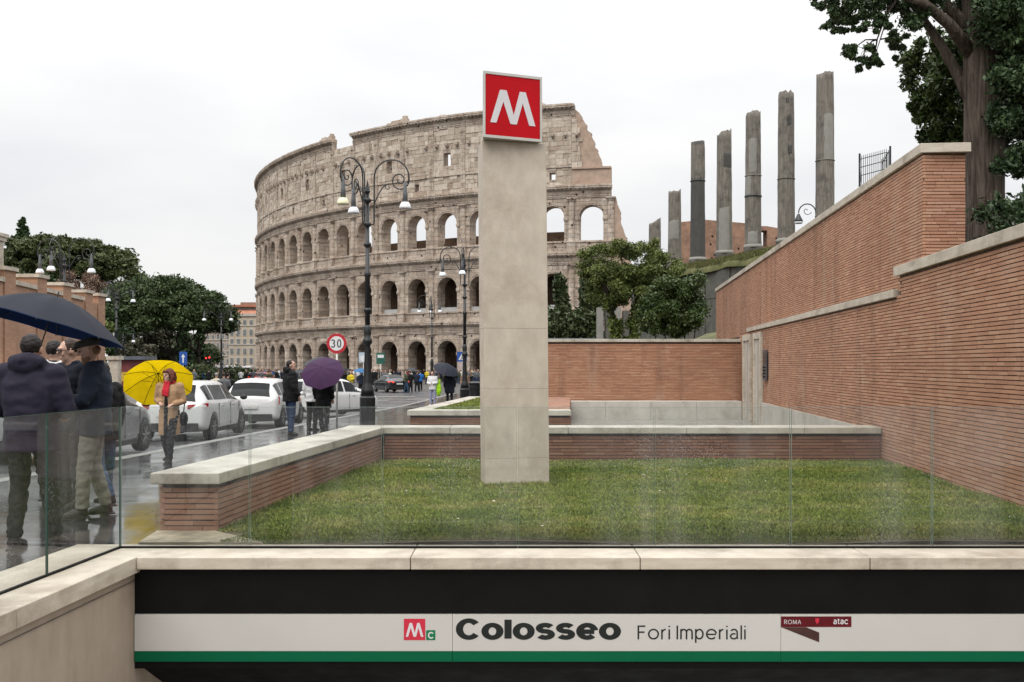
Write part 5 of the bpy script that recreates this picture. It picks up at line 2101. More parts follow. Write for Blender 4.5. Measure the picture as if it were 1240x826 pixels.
def far_brick_mat():
    t = NT('terrace_brick')
    p = t.pos((1, 1, 1))
    tc_ = t.n('NewGeometry')
    sp2 = t.n('SeparateXYZ')
    t.l(tc_.outputs['Position'], sp2.inputs[0])
    cb = t.n('CombineXYZ')
    t.l(sp2.outputs[1], cb.inputs[0])
    t.l(sp2.outputs[2], cb.inputs[1])
    br = t.n('TexBrick')
    br.inputs['Scale'].default_value = 1
    br.inputs['Brick Width'].default_value = .3
    br.inputs['Row Height'].default_value = .075
    br.inputs['Mortar Size'].default_value = .008
    br.inputs['Color1'].default_value = (.40, .225, .14, 1)
    br.inputs['Color2'].default_value = (.33, .175, .105, 1)
    br.inputs['Mortar'].default_value = (.27, .2, .15, 1)
    t.l(cb.outputs[0], br.inputs['Vector'])
    c = t.mixc(1.0, br.outputs['Color'], t.ramp(t.noise(p, .5, 6, .65), [(.3, .78), (.7, 1.15)]), 'MULTIPLY')
    t.bump(t.math('SUBTRACT', 1.0, br.outputs['Fac']), .3, .01)
    t.set(c, .85)
    return t.m


M['terrace'] = far_brick_mat()
tm = MB()
tm.prism([(tx(20), 20), (tx(52), 52), (tx(52) - .6, 52), (tx(20) - .6, 20)], -.6, 4.55)
tm.build('wall', M['terrace'], ter, world=True)
MB().prism([(tx(20) - .6, 20), (tx(52) - .6, 52), (tx(52) - 20, 52), (tx(20) - 20, 20)], -.6, 4.3).build('terrace_fill', M['old_brick'], ter, world=True)
for (a, b) in ((20, 26), (26, 32), (32, 37.6), (38.5, 41.4), (42.4, 45.0), (46.0, 48.6)):
    MB().prism([(tx(a) + .08, a), (tx(b) + .08, b), (tx(b) - .7, b), (tx(a) - .7, a)], 4.552, 4.72).build('coping_stone', M['travertine'], ter, world=True)
for (yy, hh) in ((38.05, 5.0), (41.9, 5.05), (45.5, 5.0), (49.2, 4.95), (51.6, 4.95)):
    MB().prism([(tx(yy) + .12, yy - .42), (tx(yy) + .12, yy + .42), (tx(yy) - .75, yy + .42), (tx(yy) - .75, yy - .42)], -.5, hh).build('pier', M['terrace'], ter, world=True)
    MB().prism([(tx(yy) + .2, yy - .5), (tx(yy) + .2, yy + .5), (tx(yy) - .83, yy + .5), (tx(yy) - .83, yy - .5)], hh + .002, hh + .14).build('pier_cap', M['travertine'], ter, world=True)
# lower ledge with pale coping
MB().prism([(tx(20) + 1.2, 20), (tx(48) + 1.2, 48), (tx(48) + .1, 48), (tx(20) + .1, 20)], -.6, 1.05).build('ledge', M['terrace'], ter, world=True)
MB().prism([(tx(20) + 1.3, 20), (tx(48) + 1.3, 48), (tx(48) + .11, 48), (tx(20) + .11, 20)], 1.052, 1.2).build('ledge_coping', M['travertine'], ter, world=True)
gp_ = empty('gate_pillar', (tx(37.3) - .5, 37.6, 4.72), label='white stone gate pillar with moulded cap on the brick terrace', cat='pillar')
MB().box((-.32, -.32, .0), (.32, .32, 1.35)).build('shaft', M['travertine'], gp_)
MB().box((-.4, -.4, 1.352), (.4, .4, 1.5)).box((-.46, -.46, 1.501), (.46, .46, 1.62)).build('cap', M['travertine'], gp_)
tg = empty('terrace_railing', (tx(35) - .4, 35, 4.72), label='dark metal railing on the terrace beside the white gate pillar', cat='railing')
for i in range(28):
    yy = -4.2 + i * .25
    MB().box((-.15 * yy - .02, yy, 0), (-.15 * yy + .02, yy + .04, 1.25)).build('bar', M['iron'], tg)
MB().prism([(.63 + .03, -4.2), (-.15 * 2.6 + .03, 2.6), (-.15 * 2.6 - .03, 2.6), (.63 - .03, -4.2)], 1.252, 1.32).build('top_rail', M['iron'], tg)
MB().box((-5, 2, 0), (-1.2, 2.3, 1.2)).build('screen', M['iron'], tg)
# small stone post beyond the terrace
sp3 = at(139, 450, 60)
pst = empty('stone_post', (sp3.x, 60, -.6), label='pale stone post with flared cap beyond the brick terrace', cat='post')
MB().box((-.28, -.28, 0), (.28, .28, 2.4)).build('shaft', M['travertine'], pst)
MB().box((-.38, -.38, 2.402), (.38, .38, 2.62)).build('cap', M['travertine'], pst)
# kiosk with a red front
ks = empty('street_kiosk', (at(157, 0, 75).x, 75, -.62), label='small kiosk with dark roof and red front across the road', cat='kiosk')
MB().box((-1.0, 0, 0), (1.0, 2, 2.5)).build('body', plain('kiosk_red', (.16, .03, .03), .5, .4, 2), ks)
MB().box((-1.25, -.4, 2.502), (1.25, 2.2, 2.75)).build('roof', plain('kiosk_roof', (.09, .10, .12), .5, .2, 2), ks)
MB().box((-.8, -.04, .9), (.8, -.002, 1.6)).build('shelf', plain('kiosk_yellow', (.45, .30, .05), .5, .3, 5), ks)

# ------------------------------------------------------------------ far buildings
def far_building(px0, px1, D, top_y, label, wallc, rows, colsn, roofc, depth=14, lean=0.0, z0=-1.0):
    a, b = at(px0, 0, D), at(px1, 0, D)
    W_ = b.x - a.x
    H = EYE + (442 - top_y) / 1240 * D - z0
    o = empty('far_building', (a.x, D, z0), lean, label=label, cat='building', group='buildings at the end of the street')
    MB().box((0, 0, 0), (W_, depth, H)).build('wall', wallc, o)
    MB().box((-.4, -.5, H + .01), (W_ + .4, depth, H + .8)).build('cornice', plain('cornice_pale', (.42, .39, .34), .8, .1, 1), o)
    rf = MB().extrude([(-.3, -.4, H + .82), (W_ + .3, -.4, H + .82), (W_ - 1.5, 3, H + 2.2), (1.5, 3, H + 2.2)], (0, 6, .3)).build('roof', roofc, o)
    wm = plain('shutter', (.15, .155, .15), .6, .3, 1)
    wf = MB().box((-.7, -.12, -1.1), (.7, -.02, 1.1)).mesh('window', plain('window_frame', (.46, .43, .38), .7, .1, 1))
    wp = MB().box((-.52, -.16, -.95), (.52, -.121, .95)).mesh('pane', wm)
    for r_ in range(rows):
        for c in range(colsn):
            w_ = mobj('window', wf, o, ((c + .5) * W_ / colsn, 0, H - 2.2 - r_ * (H - 3) / rows))
            mobj('pane', wp, w_)
        if r_ in (1, 3): MB().box((-.15, -.25, H - .1 - r_ * (H - 3) / rows), (W_ + .15, 0, H + .2 - r_ * (H - 3) / rows)).build('string_course', plain('band', (.45, .41, .35), .8, .1, 1), o)
    return o


tile = plain('roof_tile', (.36, .15, .095), .85, .25, .6)
far_building(277, 316, 330, 383, 'pale apartment house with red tiled roof at the end of the street', plain('stucco_cream', (.46, .38, .29), .85, .12, .15), 5, 5, tile, 20)
far_building(243, 279, 390, 402, 'long dull pink house beyond the apartment block', plain('stucco_pink', (.33, .26, .215), .85, .15, .1), 4, 6, plain('roof_dull', (.20, .14, .11), .9, .2, .5), 20)
far_building(226, 246, 430, 412, 'narrow brownish house showing behind the cypresses', plain('stucco_brown', (.30, .24, .20), .85, .15, .1), 3, 3, plain('roof_dull2', (.18, .13, .10), .9, .2, .5), 20)
pent = empty('roof_pavilion', (at(288, 0, 333).x, 333, at(0, 383, 333).z), label='small tiled roof pavilion with glazed terrace on the apartment house', cat='pavilion')
MB().box((-1.2, 0, .8), (6.8, 8, 3.0)).build('wall', plain('pent_wall', (.18, .17, .15), .6, .3, .6), pent)
MB().box((-2.6, -1, 3.01), (7.6, 9, 3.7)).build('roof', tile, pent)
MB().box((.6, 1, 3.71), (5.6, 7, 4.6)).build('attic_room', plain('pent_attic', (.25, .15, .11), .8, .2, .6), pent)

# ------------------------------------------------------------------ street lamps
def lamp(x, y, zb, H, label, arms, hood_mats=None, detail=True, rz=0.0):
    """iron post with scrolled arms and hanging bell lamps"""
    o = empty('street_lamp', (x, y, zb), rz, label=label, cat='street lamp', group='cast-iron street lamps')
    k = H / 8.4
    n = 14
    if detail:
        MB().lathe([(.25, 0), (.25, .75), (.22, .80), (.24, .86)], n=8).build('plinth', M['iron'], o)
        MB().lathe([(.215, .86), (.20, 1.0), (.15, 1.15), (.135, 1.25), (.11, 1.7), (.09, 2.35), (.10, 2.45), (.15, 2.5), (.15, 2.62), (.10, 2.68), (.12, 2.8), (.12, 3.0), (.085, 3.08)], n=n).build('base', M['iron'], o, smooth=True)
    else:
        MB().lathe([(.25, 0), (.25, .5), (.16, .9), (.12, 2.2), (.15, 2.4), (.09, 2.8)], n=8).build('base', M['iron'], o)
    MB().lathe([(.085, 2.9), (.08, 4.6), (.11, 4.65), (.11, 4.75), (.07, 4.8), (.055, 7.3 * k)], n=10).build('shaft', M['iron'], o, smooth=True)
    MB().lathe([(.07, 7.3 * k), (.10, 7.35 * k), (.05, 7.5 * k), (.012, 7.7 * k)], n=8).build('finial', M['iron'], o)
    for z in (3.55, 5.65, 6.3, 7.07):
        MB().lathe([(.07, z * k - .09), (.125, z * k - .03), (.125, z * k + .03), (.07, z * k + .09)], n=10).build('collar', M['iron'], o, smooth=True)
    for ai, (az, reach, hm) in enumerate(arms):
        arm = empty('arm', (0, 0, 0), az, parent=o)
        z0 = 6.3 * k
        up = 7.72 * k
        m = MB()
        # riser beside the shaft, then a big semicircle out and a scroll back
        pts = [(.06, 0, z0), (.20, 0, z0), (.22, 0, z0 + .1), (.22, 0, up)]
        r_ = reach / 2 + .02
        for i in range(1, 15):
            a = PI - PI * i / 14 * 1.12
            pts.append((.22 + r_ + r_ * math.cos(a), 0, up + .08 + r_ * 1.0 * math.sin(a)))
        m.tube(pts, .026, 6)
        # spiral curl
        cx_, cz_ = .22 + 2 * r_ - .30, up + .0
        sp4 = []
        for i in range(26):
            a = -.3 + i * .42
            q = .34 * (1 - i / 28)
            sp4.append((cx_ + q * math.cos(-a) * .95, 0, cz_ + q * math.sin(-a) - .02))
        m.tube(sp4, .022, 6)
        # lower brace curve
        br_ = [(.22, 0, up - .75)]
        for i in range(1, 9):
            f = i / 8
            br_.append((.22 + (2 * r_ - .62) * f, 0, up - .75 + .62 * math.sin(f * PI * .55)))
        m.tube(br_, .02, 6)
        sp5 = []
        for i in range(14):
            a = i * .5
            q = .12 * (1 - i / 16)
            sp5.append((br_[-1][0] - .0 + q * math.cos(a + 1.2) - .05, 0, br_[-1][2] - .1 + q * math.sin(a + 1.2)))
        m.tube(sp5, .014, 5)
        m.tube([(.07, 0, 7.07 * k), (.22, 0, 7.07 * k)], .02, 6)
        m.build('scroll', M['iron'], arm)
        lx_ = .22 + 2 * r_ - .12
        lz = up - .10
        MB().lathe([(.085, -.62), (.075, -.35), (.055, -.1), (.035, 0), (.015, .06)], (lx_, 0, lz), 14).build('hood', M['lamp_grey'], arm, smooth=True)
        MB().lathe([(.185, -.83), (.19, -.79), (.165, -.70), (.115, -.625), (.08, -.62)], (lx_, 0, lz), 18).build('bell_glass', hm, arm, smooth=True)
    return o


LW, LC = M['lamp_white'], M['lamp_cream']
lamp(-4.63, 32.8, gz(32.8), 8.4, 'tall black cast-iron lamp post with three scrolled arms beside the white cars', ((R(-4), 1.08, LW), (R(122), .98, LW), (R(236), .98, LC)), rz=0)
lamp(-2.45, 53, gz(53) , 8.2, 'black street lamp standing next to the blue crossing sign', ((R(0), 1.0, LW), (R(180), 1.0, LW), (R(265), .8, LW)), detail=True)
lamp(at(523, 0, 92).x, 92, gz(92) - .12, 8.6, 'slim black street lamp right in front of the arcade', ((R(180), 1.0, LW), (R(-10), .6, LW), (R(100), 1.0, LW)), detail=False)
lamp(at(78, 0, 47).x, 47, gz(47) - .05, 7.8, 'black street lamp with three bell lamps before the brick terrace', ((R(0), 1.1, LW), (R(170), 1.1, LW), (R(265), 1.0, LW)), detail=False)
lamp(at(141, 0, 76).x, 76, gz(76) - .05, 8.4, 'black street lamp against the umbrella pine crown', ((R(0), 1.1, LW), (R(180), .9, LW), (R(262), 1.0, LW)), detail=False)
lamp(at(268, 0, 98).x, 98, gz(98) - .12, 8.1, 'black street lamp against the sky left of the apartment house', ((R(180), 1.5, LW), (R(0), .8, LW)), detail=False)
lamp(at(163, 0, 118).x + 4, 104, gz(104) - .12, 6.0, 'low street lamp in front of the undergrowth', ((R(0), .9, LW), (R(180), .9, LW)), detail=False)
# arm lamp peeping over the tall wall
sl_ = empty('hillside_lamp', (at(985, 0, 46).x, 46, 6.0), label='small black curved lamp peeping over the brick wall between the columns', cat='street lamp')
sc_ = 46 / 1240
hx = lambda px: (px - 620) * sc_ - sl_.location.x
hz = lambda py: EYE + (442 - py) * sc_ - 6.0
MB().tube([(hx(988), 0, -2.5), (hx(988), 0, hz(262))], .045, 6).build('post', M['iron'], sl_)
arc = [(hx(977.5) + 10.5 * sc_ * math.cos(R(a)), 0, hz(258) + 11 * sc_ * math.sin(R(a))) for a in range(0, 181, 15)]
MB().tube(arc, .028, 6).build('arm', M['iron'], sl_)
MB().tube([(hx(977) + q * sc_ * math.cos(q), 0, hz(255) + q * sc_ * math.sin(q)) for q in [i * .35 for i in range(1, 18)]], .016, 5).build('curl', M['iron'], sl_)
MB().lathe([(.2, -.36), (.19, -.3), (.1, -.12), (.05, 0)], (hx(967), 0, hz(259)), 12).build('hood', M['iron'], sl_, smooth=True)
MB().lathe([(.16, -.44), (.2, -.365)], (hx(967), 0, hz(259)), 12).build('bell_glass', LW, sl_, smooth=True)
# leafy sprig on the wall top
sg2 = empty('wall_sprig', (at(1010, 0, 30).x, 30, 4.6), label='small green sprig growing over the coping by the tallest column', cat='plant')
crown('foliage', sg2, [((0, 0, .15), (.12, .1, .22), 1), ((.1, 0, .35), (.1, .1, .12), 1)], 260, .07, M['leaf_glossy'], 50, shell=.1)
MB().tube([(0, 0, -.4), (.05, 0, .4)], .012, 5).build('stem', M['bark_dark'], sg2)
# ------------------------------------------------------------------ people
def fabric(name, col, var=.2, rough=.85, scale=14):
    t = NT(name)
    p = t.pos(obj=True)
    c = t.ramp(t.noise(p, scale * .3, 5), [(.3, tuple(x * (1 - var) for x in col)), (.7, tuple(x * (1 + var) for x in col))])
    t.bump(t.math('ADD', t.noise(t.pos((1, 1, .5), True), 9, 4), t.math('MULTIPLY', t.noise(p, 160, 2), .2)), .5, .02)
    t.set(c, rough, Specular_IOR_Level=.25)
    return t.m


def skin(name, col):
    t = NT(name)
    p = t.pos(obj=True)
    c = t.ramp(t.noise(p, 12, 4), [(.3, tuple(x * .85 for x in col)), (.7, tuple(x * 1.1 for x in col))])
    t.set(c, .5, Specular_IOR_Level=.35)
    t.b.inputs['Subsurface Weight'].default_value = .08
    t.b.inputs['Subsurface Radius'].default_value = (.01, .004, .002)
    return t.m


F = {
    'navy': fabric('navy_jacket', (.010, .012, .020)), 'black': fabric('black_cloth', (.007, .007, .008)), 'dark': fabric('dark_trousers', (.012, .012, .014)),
    'navy2': fabric('navy_coat', (.014, .020, .034)), 'beige': fabric('beige_trousers', (.17, .16, .13)), 'denim': fabric('blue_jeans', (.035, .065, .115), .35),
    'camel': fabric('camel_coat', (.34, .215, .125), .15), 'red': fabric('red_scarf', (.42, .018, .03), .3), 'tweed': fabric('grey_tweed', (.055, .055, .05), .35, .9, 60),
    'white': fabric('white_jacket', (.60, .60, .60), .08), 'lilac': fabric('lilac_trousers', (.30, .30, .42), .1), 'lime': fabric('lime_bag', (.33, .62, .02), .12),
    'brown': fabric('brown_coat', (.20, .12, .075), .2), 'grey': fabric('grey_cloth', (.11, .115, .12), .2), 'blue': fabric('blue_raincoat', (.02, .13, .42), .15),
    'shoe': fabric('dark_shoe', (.015, .013, .012), .2, .5), 'cream': fabric('cream_cloth', (.5, .47, .38), .1), 'hoody': fabric('plum_hood', (.016, .014, .026)),
    'denim_dark': fabric('dark_jeans', (.02, .035, .075), .3), 'maroon': fabric('maroon_cloth', (.13, .015, .02), .2), 'yellowc': fabric('yellow_vest', (.55, .42, .03), .2),
    'olive': fabric('olive_parka', (.05, .055, .03), .2), 'sole': fabric('white_sole', (.5, .5, .48), .1),
}
SK = skin('skin_light', (.50, .31, .235))
SK2 = skin('skin_tan', (.42, .24, .17))
HAIR = {'dark': fabric('dark_hair', (.012, .009, .008), .4, .5, 50), 'auburn': fabric('auburn_hair', (.11, .030, .016), .4, .5, 50), 'brown': fabric('brown_hair', (.035, .022, .015), .4, .5, 50),
        'grey': fabric('grey_hair', (.28, .27, .26), .2, .6, 50), 'beard': fabric('ginger_beard', (.22, .125, .08), .3, .7, 60)}
EYE_M = plain('eye_dark', (.02, .015, .012), .2, .1, 20)


WORK = bpy.data.scenes.new('work')          # a bench scene for the modifiers, removed at the end


def blob(mb, voxel, smooth=3, folds=0.0, fs=9.0, seed=0, zr=None):
    """fuse overlapping closed shapes into one skin"""
    me = bpy.data.meshes.new('b')
    me.from_pydata(mb.v, [], mb.f)
    me.update()
    o = bpy.data.objects.new('b', me)
    WORK.collection.objects.link(o)
    m = o.modifiers.new('r', 'REMESH')
    m.mode = 'VOXEL'
    m.voxel_size = voxel
    m.use_smooth_shade = True
    if smooth:
        s_ = o.modifiers.new('s', 'SMOOTH')
        s_.factor = .5
        s_.iterations = smooth
    WORK.view_layers[0].update()
    dg = WORK.view_layers[0].depsgraph
    res = bpy.data.meshes.new_from_object(o.evaluated_get(dg))
    bpy.data.objects.remove(o)
    bpy.data.meshes.remove(me)
    if folds:
        n = len(res.vertices)
        co = np.empty(n * 3, np.float32)
        nm = np.empty(n * 3, np.float32)
        res.vertices.foreach_get('co', co)
        res.vertex_normals.foreach_get('vector', nm)
        c3 = co.reshape(-1, 3)
        N1 = mnoise.noise
        d = np.array([N1((x * fs + seed, y * fs, z * fs * 1.7)) + .5 * N1((x * fs * 2.3 + seed, y * fs * 2.3, z * fs * 3.1)) for x, y, z in c3.tolist()], np.float32)
        c3 += nm.reshape(-1, 3) * (d * folds)[:, None]
        res.vertices.foreach_set('co', co)
        res.update()
    res.polygons.foreach_set('use_smooth', [True] * len(res.polygons))
    return res


def ring_loft(mb, rings, n=16):
    """rings: (centre, rx, ry) stacked upright"""
    vs_, fs_ = [], []
    for (c, rx, ry) in rings:
        for j in range(n):
            a = 2 * PI * j / n
            ca, sa = math.cos(a), math.sin(a)
            # slightly squared oval
            k = (abs(ca) ** 2.6 + abs(sa) ** 2.6) ** (-1 / 2.6)
            vs_.append((c[0] + rx * ca * k, c[1] + ry * sa * k, c[2]))
    for i in range(len(rings) - 1):
        for j in range(n):
            fs_.append((i * n + j, i * n + (j + 1) % n, (i + 1) * n + (j + 1) % n, (i + 1) * n + j))
    fs_.append(tuple(range(n))[::-1])
    fs_.append(tuple((len(rings) - 1) * n + j for j in range(n)))
    mb.add(vs_, fs_)


POSE = dict(hipL=(-.095, 0, .93), kneeL=(-.105, .015, .50), ankL=(-.11, -.02, .085), hipR=(.095, 0, .93), kneeR=(.105, .015, .50), ankR=(.11, -.02, .085),
            shL=(-.185, -.01, 1.435), elL=(-.245, -.03, 1.14), wrL=(-.25, .06, .90), shR=(.185, -.01, 1.435), elR=(.245, -.03, 1.14), wrR=(.25, .06, .90),
            head=(0, .02, 1.635), toeL=(0, 1), toeR=(0, 1))
# local frame: the person faces +y, its right hand is at +x


def hand(mb, wr, el, curl=.5, side=1, palm_n=None):
    wr, el = Vector(wr), Vector(el)
    d = (wr - el).normalized()
    up = Vector((0, 0, 1)) if abs(d.z) < .85 else Vector((0, 1, 0))
    s_ = d.cross(up).normalized()                       # across the palm
    n_ = palm_n or s_.cross(d).normalized() * -1          # fingers curl this way
    mb.tube([wr - d * .02, wr + d * .03, wr + d * .085], [(.024, .024), (.034, .02), (.036, .019)], 10)
    for k, (o_, ln) in enumerate(((-.028, .066), (-.0095, .075), (.009, .07), (.027, .055))):
        b_ = wr + d * .08 + s_ * o_
        c1 = (d * math.cos(curl) + n_ * math.sin(curl))
        c2 = (d * math.cos(curl * 2.2) + n_ * math.sin(curl * 2.2))
        mb.tube([b_ - d * .02, b_, b_ + c1 * ln * .5, b_ + c1 * ln * .5 + c2 * ln * .5], [.0095, .0095, .009, .007], 7)
    t0 = wr + d * .03 - s_ * .03 * side
    mb.tube([t0, t0 + (d * .6 - s_ * side * .7 + n_ * .3) * .03, t0 + (d * .85 - s_ * side * .6 + n_ * .55) * .062], [.013, .0115, .008], 7)


def person(name, loc, face, label, H=1.75, pose=None, torso='coat', top='navy', legs='dark', shoes='shoe', hair='dark', hair_style='short', sk=None, head_turn=0.0, head_tilt=0.0,
           cap=None, beard=None, hood=None, scarf=None, glasses=False, detail=1.0, coat_len=.80, group=None, bulk=1.0, fingers=True, bag=None, open_coat=None, curl=.6):
    """face: direction the person looks in the ground plane, degrees (0 = +x, 90 = +y away from the camera)"""
    P = dict(POSE)
    P.update(pose or {})
    k = H / 1.75
    vox = .0125 / detail
    o = empty(name, loc, R(face) - PI / 2, label=label, cat='person', group=group)
    o.scale = (k, k, k)
    V_ = {a: Vector(b) for a, b in P.items() if len(b) == 3}
    # head frame
    hc = V_['head']
    HM = Matrix.Rotation(R(head_turn), 3, 'Z') @ Matrix.Rotation(R(head_tilt), 3, 'X')
    def h(p): return hc + HM @ Vector(p)
    sk = sk or SK
    # ---- body (one skin): legs, trunk, arms, neck, head, hands
    b = MB()
    for s_ in 'LR':
        b.tube([V_['hip' + s_], V_['knee' + s_], V_['ank' + s_]], [.075, .052, .036], 12)
        b.tube([V_['sh' + s_], V_['el' + s_], V_['wr' + s_]], [.05, .038, .026], 10)
        if fingers: hand(b, V_['wr' + s_], V_['el' + s_], curl, 1 if s_ == 'R' else -1)
        else: b.ell(V_['wr' + s_] + (V_['wr' + s_] - V_['el' + s_]).normalized() * .07, (.035, .035, .05))
    pel = (V_['hipL'] + V_['hipR']) / 2
    sm = (V_['shL'] + V_['shR']) / 2
    ring_loft(b, [(pel + Vector((0, 0, -.06)), .14, .09), (pel + Vector((0, 0, .08)), .15, .10), (pel.lerp(sm, .4), .13, .085), (pel.lerp(sm, .75), .155, .10), (sm, .14, .075), (sm + Vector((0, .005, .05)), .06, .055)])
    b.tube([sm + Vector((0, 0, -.02)), hc + Vector((0, -.012, -.10)), hc + Vector((0, -.01, -.02))], [.062, .054, .055], 12)
    b.ell(h((0, -.008, .018)), (.076, .095, .105), 16, 12, HM)
    b.ell(h((0, .028, -.055)), (.056, .060, .066), 14, 10, HM)
    b.ell(h((0, .062, -.098)), (.026, .022, .022), 10, 8, HM)
    b.ell(h((0, .084, .038)), (.052, .016, .018), 10, 8, HM)
    b.tube([h((0, .088, .03)), h((0, .108, -.008)), h((0, .104, -.022))], [.011, .016, .013], 8)
    b.ell(h((0, .088, -.056)), (.024, .010, .007), 8, 6, HM)
    for sx in (-1, 1):
        b.ell(h((sx * .079, -.008, -.005)), (.011, .022, .033), 8, 6, HM)
        b.ell(h((sx * .036, .07, -.025)), (.022, .018, .02), 8, 6, HM)
    me = blob(b, vox * .8 if detail >= 1 else vox, 2)
    me.materials.append(sk)
    body = mobj('body', me, o)
    if detail >= 1:
        for sx in (-1, 1):
            MB().ell(h((sx * .032, .083, .014)), (.012, .008, .008), 8, 6, HM).build('eye', EYE_M, o, smooth=True)
    # ---- trousers
    if legs:
        t = MB()
        for s_ in 'LR':
            a_, kn, an = V_['hip' + s_], V_['knee' + s_], V_['ank' + s_]
            t.tube([a_ + Vector((0, 0, .06)), a_, a_.lerp(kn, .5), kn, kn.lerp(an, .5), an.lerp(kn, .02)], [.10, .10, .088, .072, .066, .062], 14)
        ring_loft(t, [(pel + Vector((0, 0, -.08)), .155, .115), (pel + Vector((0, 0, .05)), .17, .12), (pel + Vector((0, 0, .14)), .16, .11)])
        me = blob(t, vox, 1, .013, 11, 3)
        me.materials.append(F[legs])
        mobj('trousers', me, o)
    # ---- shoes
    for s_ in 'LR':
        an = V_['ank' + s_]
        tv = Vector((P['toe' + s_][0], P['toe' + s_][1], 0)).normalized()
        sh = MB()
        f0 = an.copy()
        sh.tube([Vector((an.x, an.y, an.z - .02)) - tv * .055, Vector((an.x, an.y, an.z - .025)), Vector((an.x, an.y, an.z - .045)) + tv * .09, Vector((an.x, an.y, an.z - .055)) + tv * .165], [(.034, .045), (.042, .055), (.045, .04), (.036, .024)], 12)
        sh.tube([an + Vector((0, 0, -.02)), an + Vector((0, 0, .045))], [.048, .045], 10)
        sh.tube([Vector((an.x, an.y, an.z - .075)) - tv * .08, Vector((an.x, an.y, an.z - .075)) + tv * .17], [(.036, .012), (.038, .012)], 8)
        me = blob(sh, .009 / detail, 1)
        me.materials.append(F[shoes])
        mobj('shoe', me, o)
    # ---- coat or jacket
    j = MB()
    g = bulk
    hem = coat_len
    rg = [(pel + Vector((0, 0, hem - .93)), .19 * g, .155 * g), (pel + Vector((0, 0, .0)), .185 * g, .145 * g), (pel.lerp(sm, .3), .175 * g, .135 * g), (pel.lerp(sm, .62), .195 * g, .145 * g), (pel.lerp(sm, .85), .2 * g, .135 * g), (sm + Vector((0, 0, .005)), .17 * g, .105 * g), (sm + Vector((0, .005, .055)), .085 * g, .08 * g)]
    if hem < .7:
        rg.insert(1, (pel + Vector((0, 0, (hem - .93) / 2)), .195 * g, .155 * g))
    ring_loft(j, rg, 20)
    for s_ in 'LR':
        a_, el, wr = V_['sh' + s_], V_['el' + s_], V_['wr' + s_]
        j.tube([a_ + Vector((0, 0, .0)), a_.lerp(el, .5), el, el.lerp(wr, .55), wr.lerp(el, .05)], [.088 * g, .079 * g, .068 * g, .060 * g, .050 * g], 14)
        j.ell(a_, (.092 * g, .085 * g, .08 * g), 12, 8)
    j.tube([sm + Vector((0, -.005, .0)), sm + Vector((0, .002, .10))], [(.085 * g, .085 * g), (.074, .078)], 14)
    if hood:
        j.ell(hc + Vector((0, -.105, -.13)), (.125, .085, .075), 14, 10)
        j.tube([hc + Vector((-.115, -.02, -.15)), hc + Vector((-.10, -.10, -.10)), hc + Vector((0, -.14, -.085)), hc + Vector((.10, -.10, -.10)), hc + Vector((.115, -.02, -.15))], [.05, .06, .065, .06, .05], 10)
    me = blob(j, vox * 1.1, 1, .006 if open_coat else .014, 7, 1)
    me.materials.append(F[top])
    mobj('coat', me, o)
    if open_coat:
        # dark clothes showing down the open front
        m = MB()
        ring_loft(m, [(pel + Vector((0, .085, hem - .93 - .01)), .055, .10), (pel.lerp(sm, .35) + Vector((0, .07, 0)), .05, .10), (pel.lerp(sm, .9) + Vector((0, .06, 0)), .05, .075)], 12)
        me = blob(m, vox, 1)
        me.materials.append(F[open_coat])
        mobj('inner_dress', me, o)
    # ---- hair
    if hair and not cap:
        m = MB()
        if hair_style == 'short':
            m.ell(h((0, -.022, .034)), (.083, .094, .098), 16, 12, HM)
        elif hair_style == 'bob':
            m.ell(h((0, -.018, .030)), (.098, .108, .112), 16, 12, HM)
            for sx in (-1, 1):
                m.tube([h((sx * .078, .01, .05)), h((sx * .098, .0, -.04)), h((sx * .085, .01, -.125))], [.035, .042, .03], 10)
            m.tube([h((0, -.07, .05)), h((0, -.09, -.05)), h((0, -.075, -.13))], [(.085, .04), (.09, .04), (.08, .03)], 12)
            m.tube([h((-.06, .075, .078)), h((0, .09, .082)), h((.06, .075, .078))], [.024, .026, .024], 8)
        me = blob(m, .009, 1, .006, 30, 5)
        me.materials.append(HAIR[hair])
        # uncover the face
        bm = bmesh.new()
        bm.from_mesh(me)
        inv = HM.inverted()
        kill = []
        for f in bm.faces:
            q = inv @ (f.calc_center_median() - hc)
            if hair_style == 'short' and (q.y > .035 and q.z < .062 or q.z < -.02 and q.y > -.04): kill.append(f)
            if hair_style == 'bob' and q.y > .045 and q.z < .055 and abs(q.x) < .066: kill.append(f)
        bmesh.ops.delete(bm, geom=kill, context='FACES')
        bm.to_mesh(me)
        bm.free()
        mobj('hair', me, o)
    if cap:
        m = MB()
        m.ell(h((0, -.016, .076)), (.094, .116, .050), 16, 10, HM)
        m.ell(h((0, .03, .086)), (.088, .09, .036), 14, 8, HM)
        m.ell(h((0, .108, .062)), (.068, .048, .012), 12, 6, HM @ Matrix.Rotation(R(-12), 3, 'X'))
        me = blob(m, .008, 1, .003, 20)
        me.materials.append(F[cap])
        mobj('flat_cap', me, o)
        m = MB().ell(h((0, -.03, -.005)), (.079, .085, .06), 14, 10, HM)
        me = blob(m, .008, 1)
        me.materials.append(HAIR['beard'])
        bm = bmesh.new(); bm.from_mesh(me)
        inv = HM.inverted()
        bmesh.ops.delete(bm, geom=[f for f in bm.faces if (inv @ (f.calc_center_median() - hc)).y > -.03], context='FACES')
        bm.to_mesh(me); bm.free()
        mobj('hair', me, o)
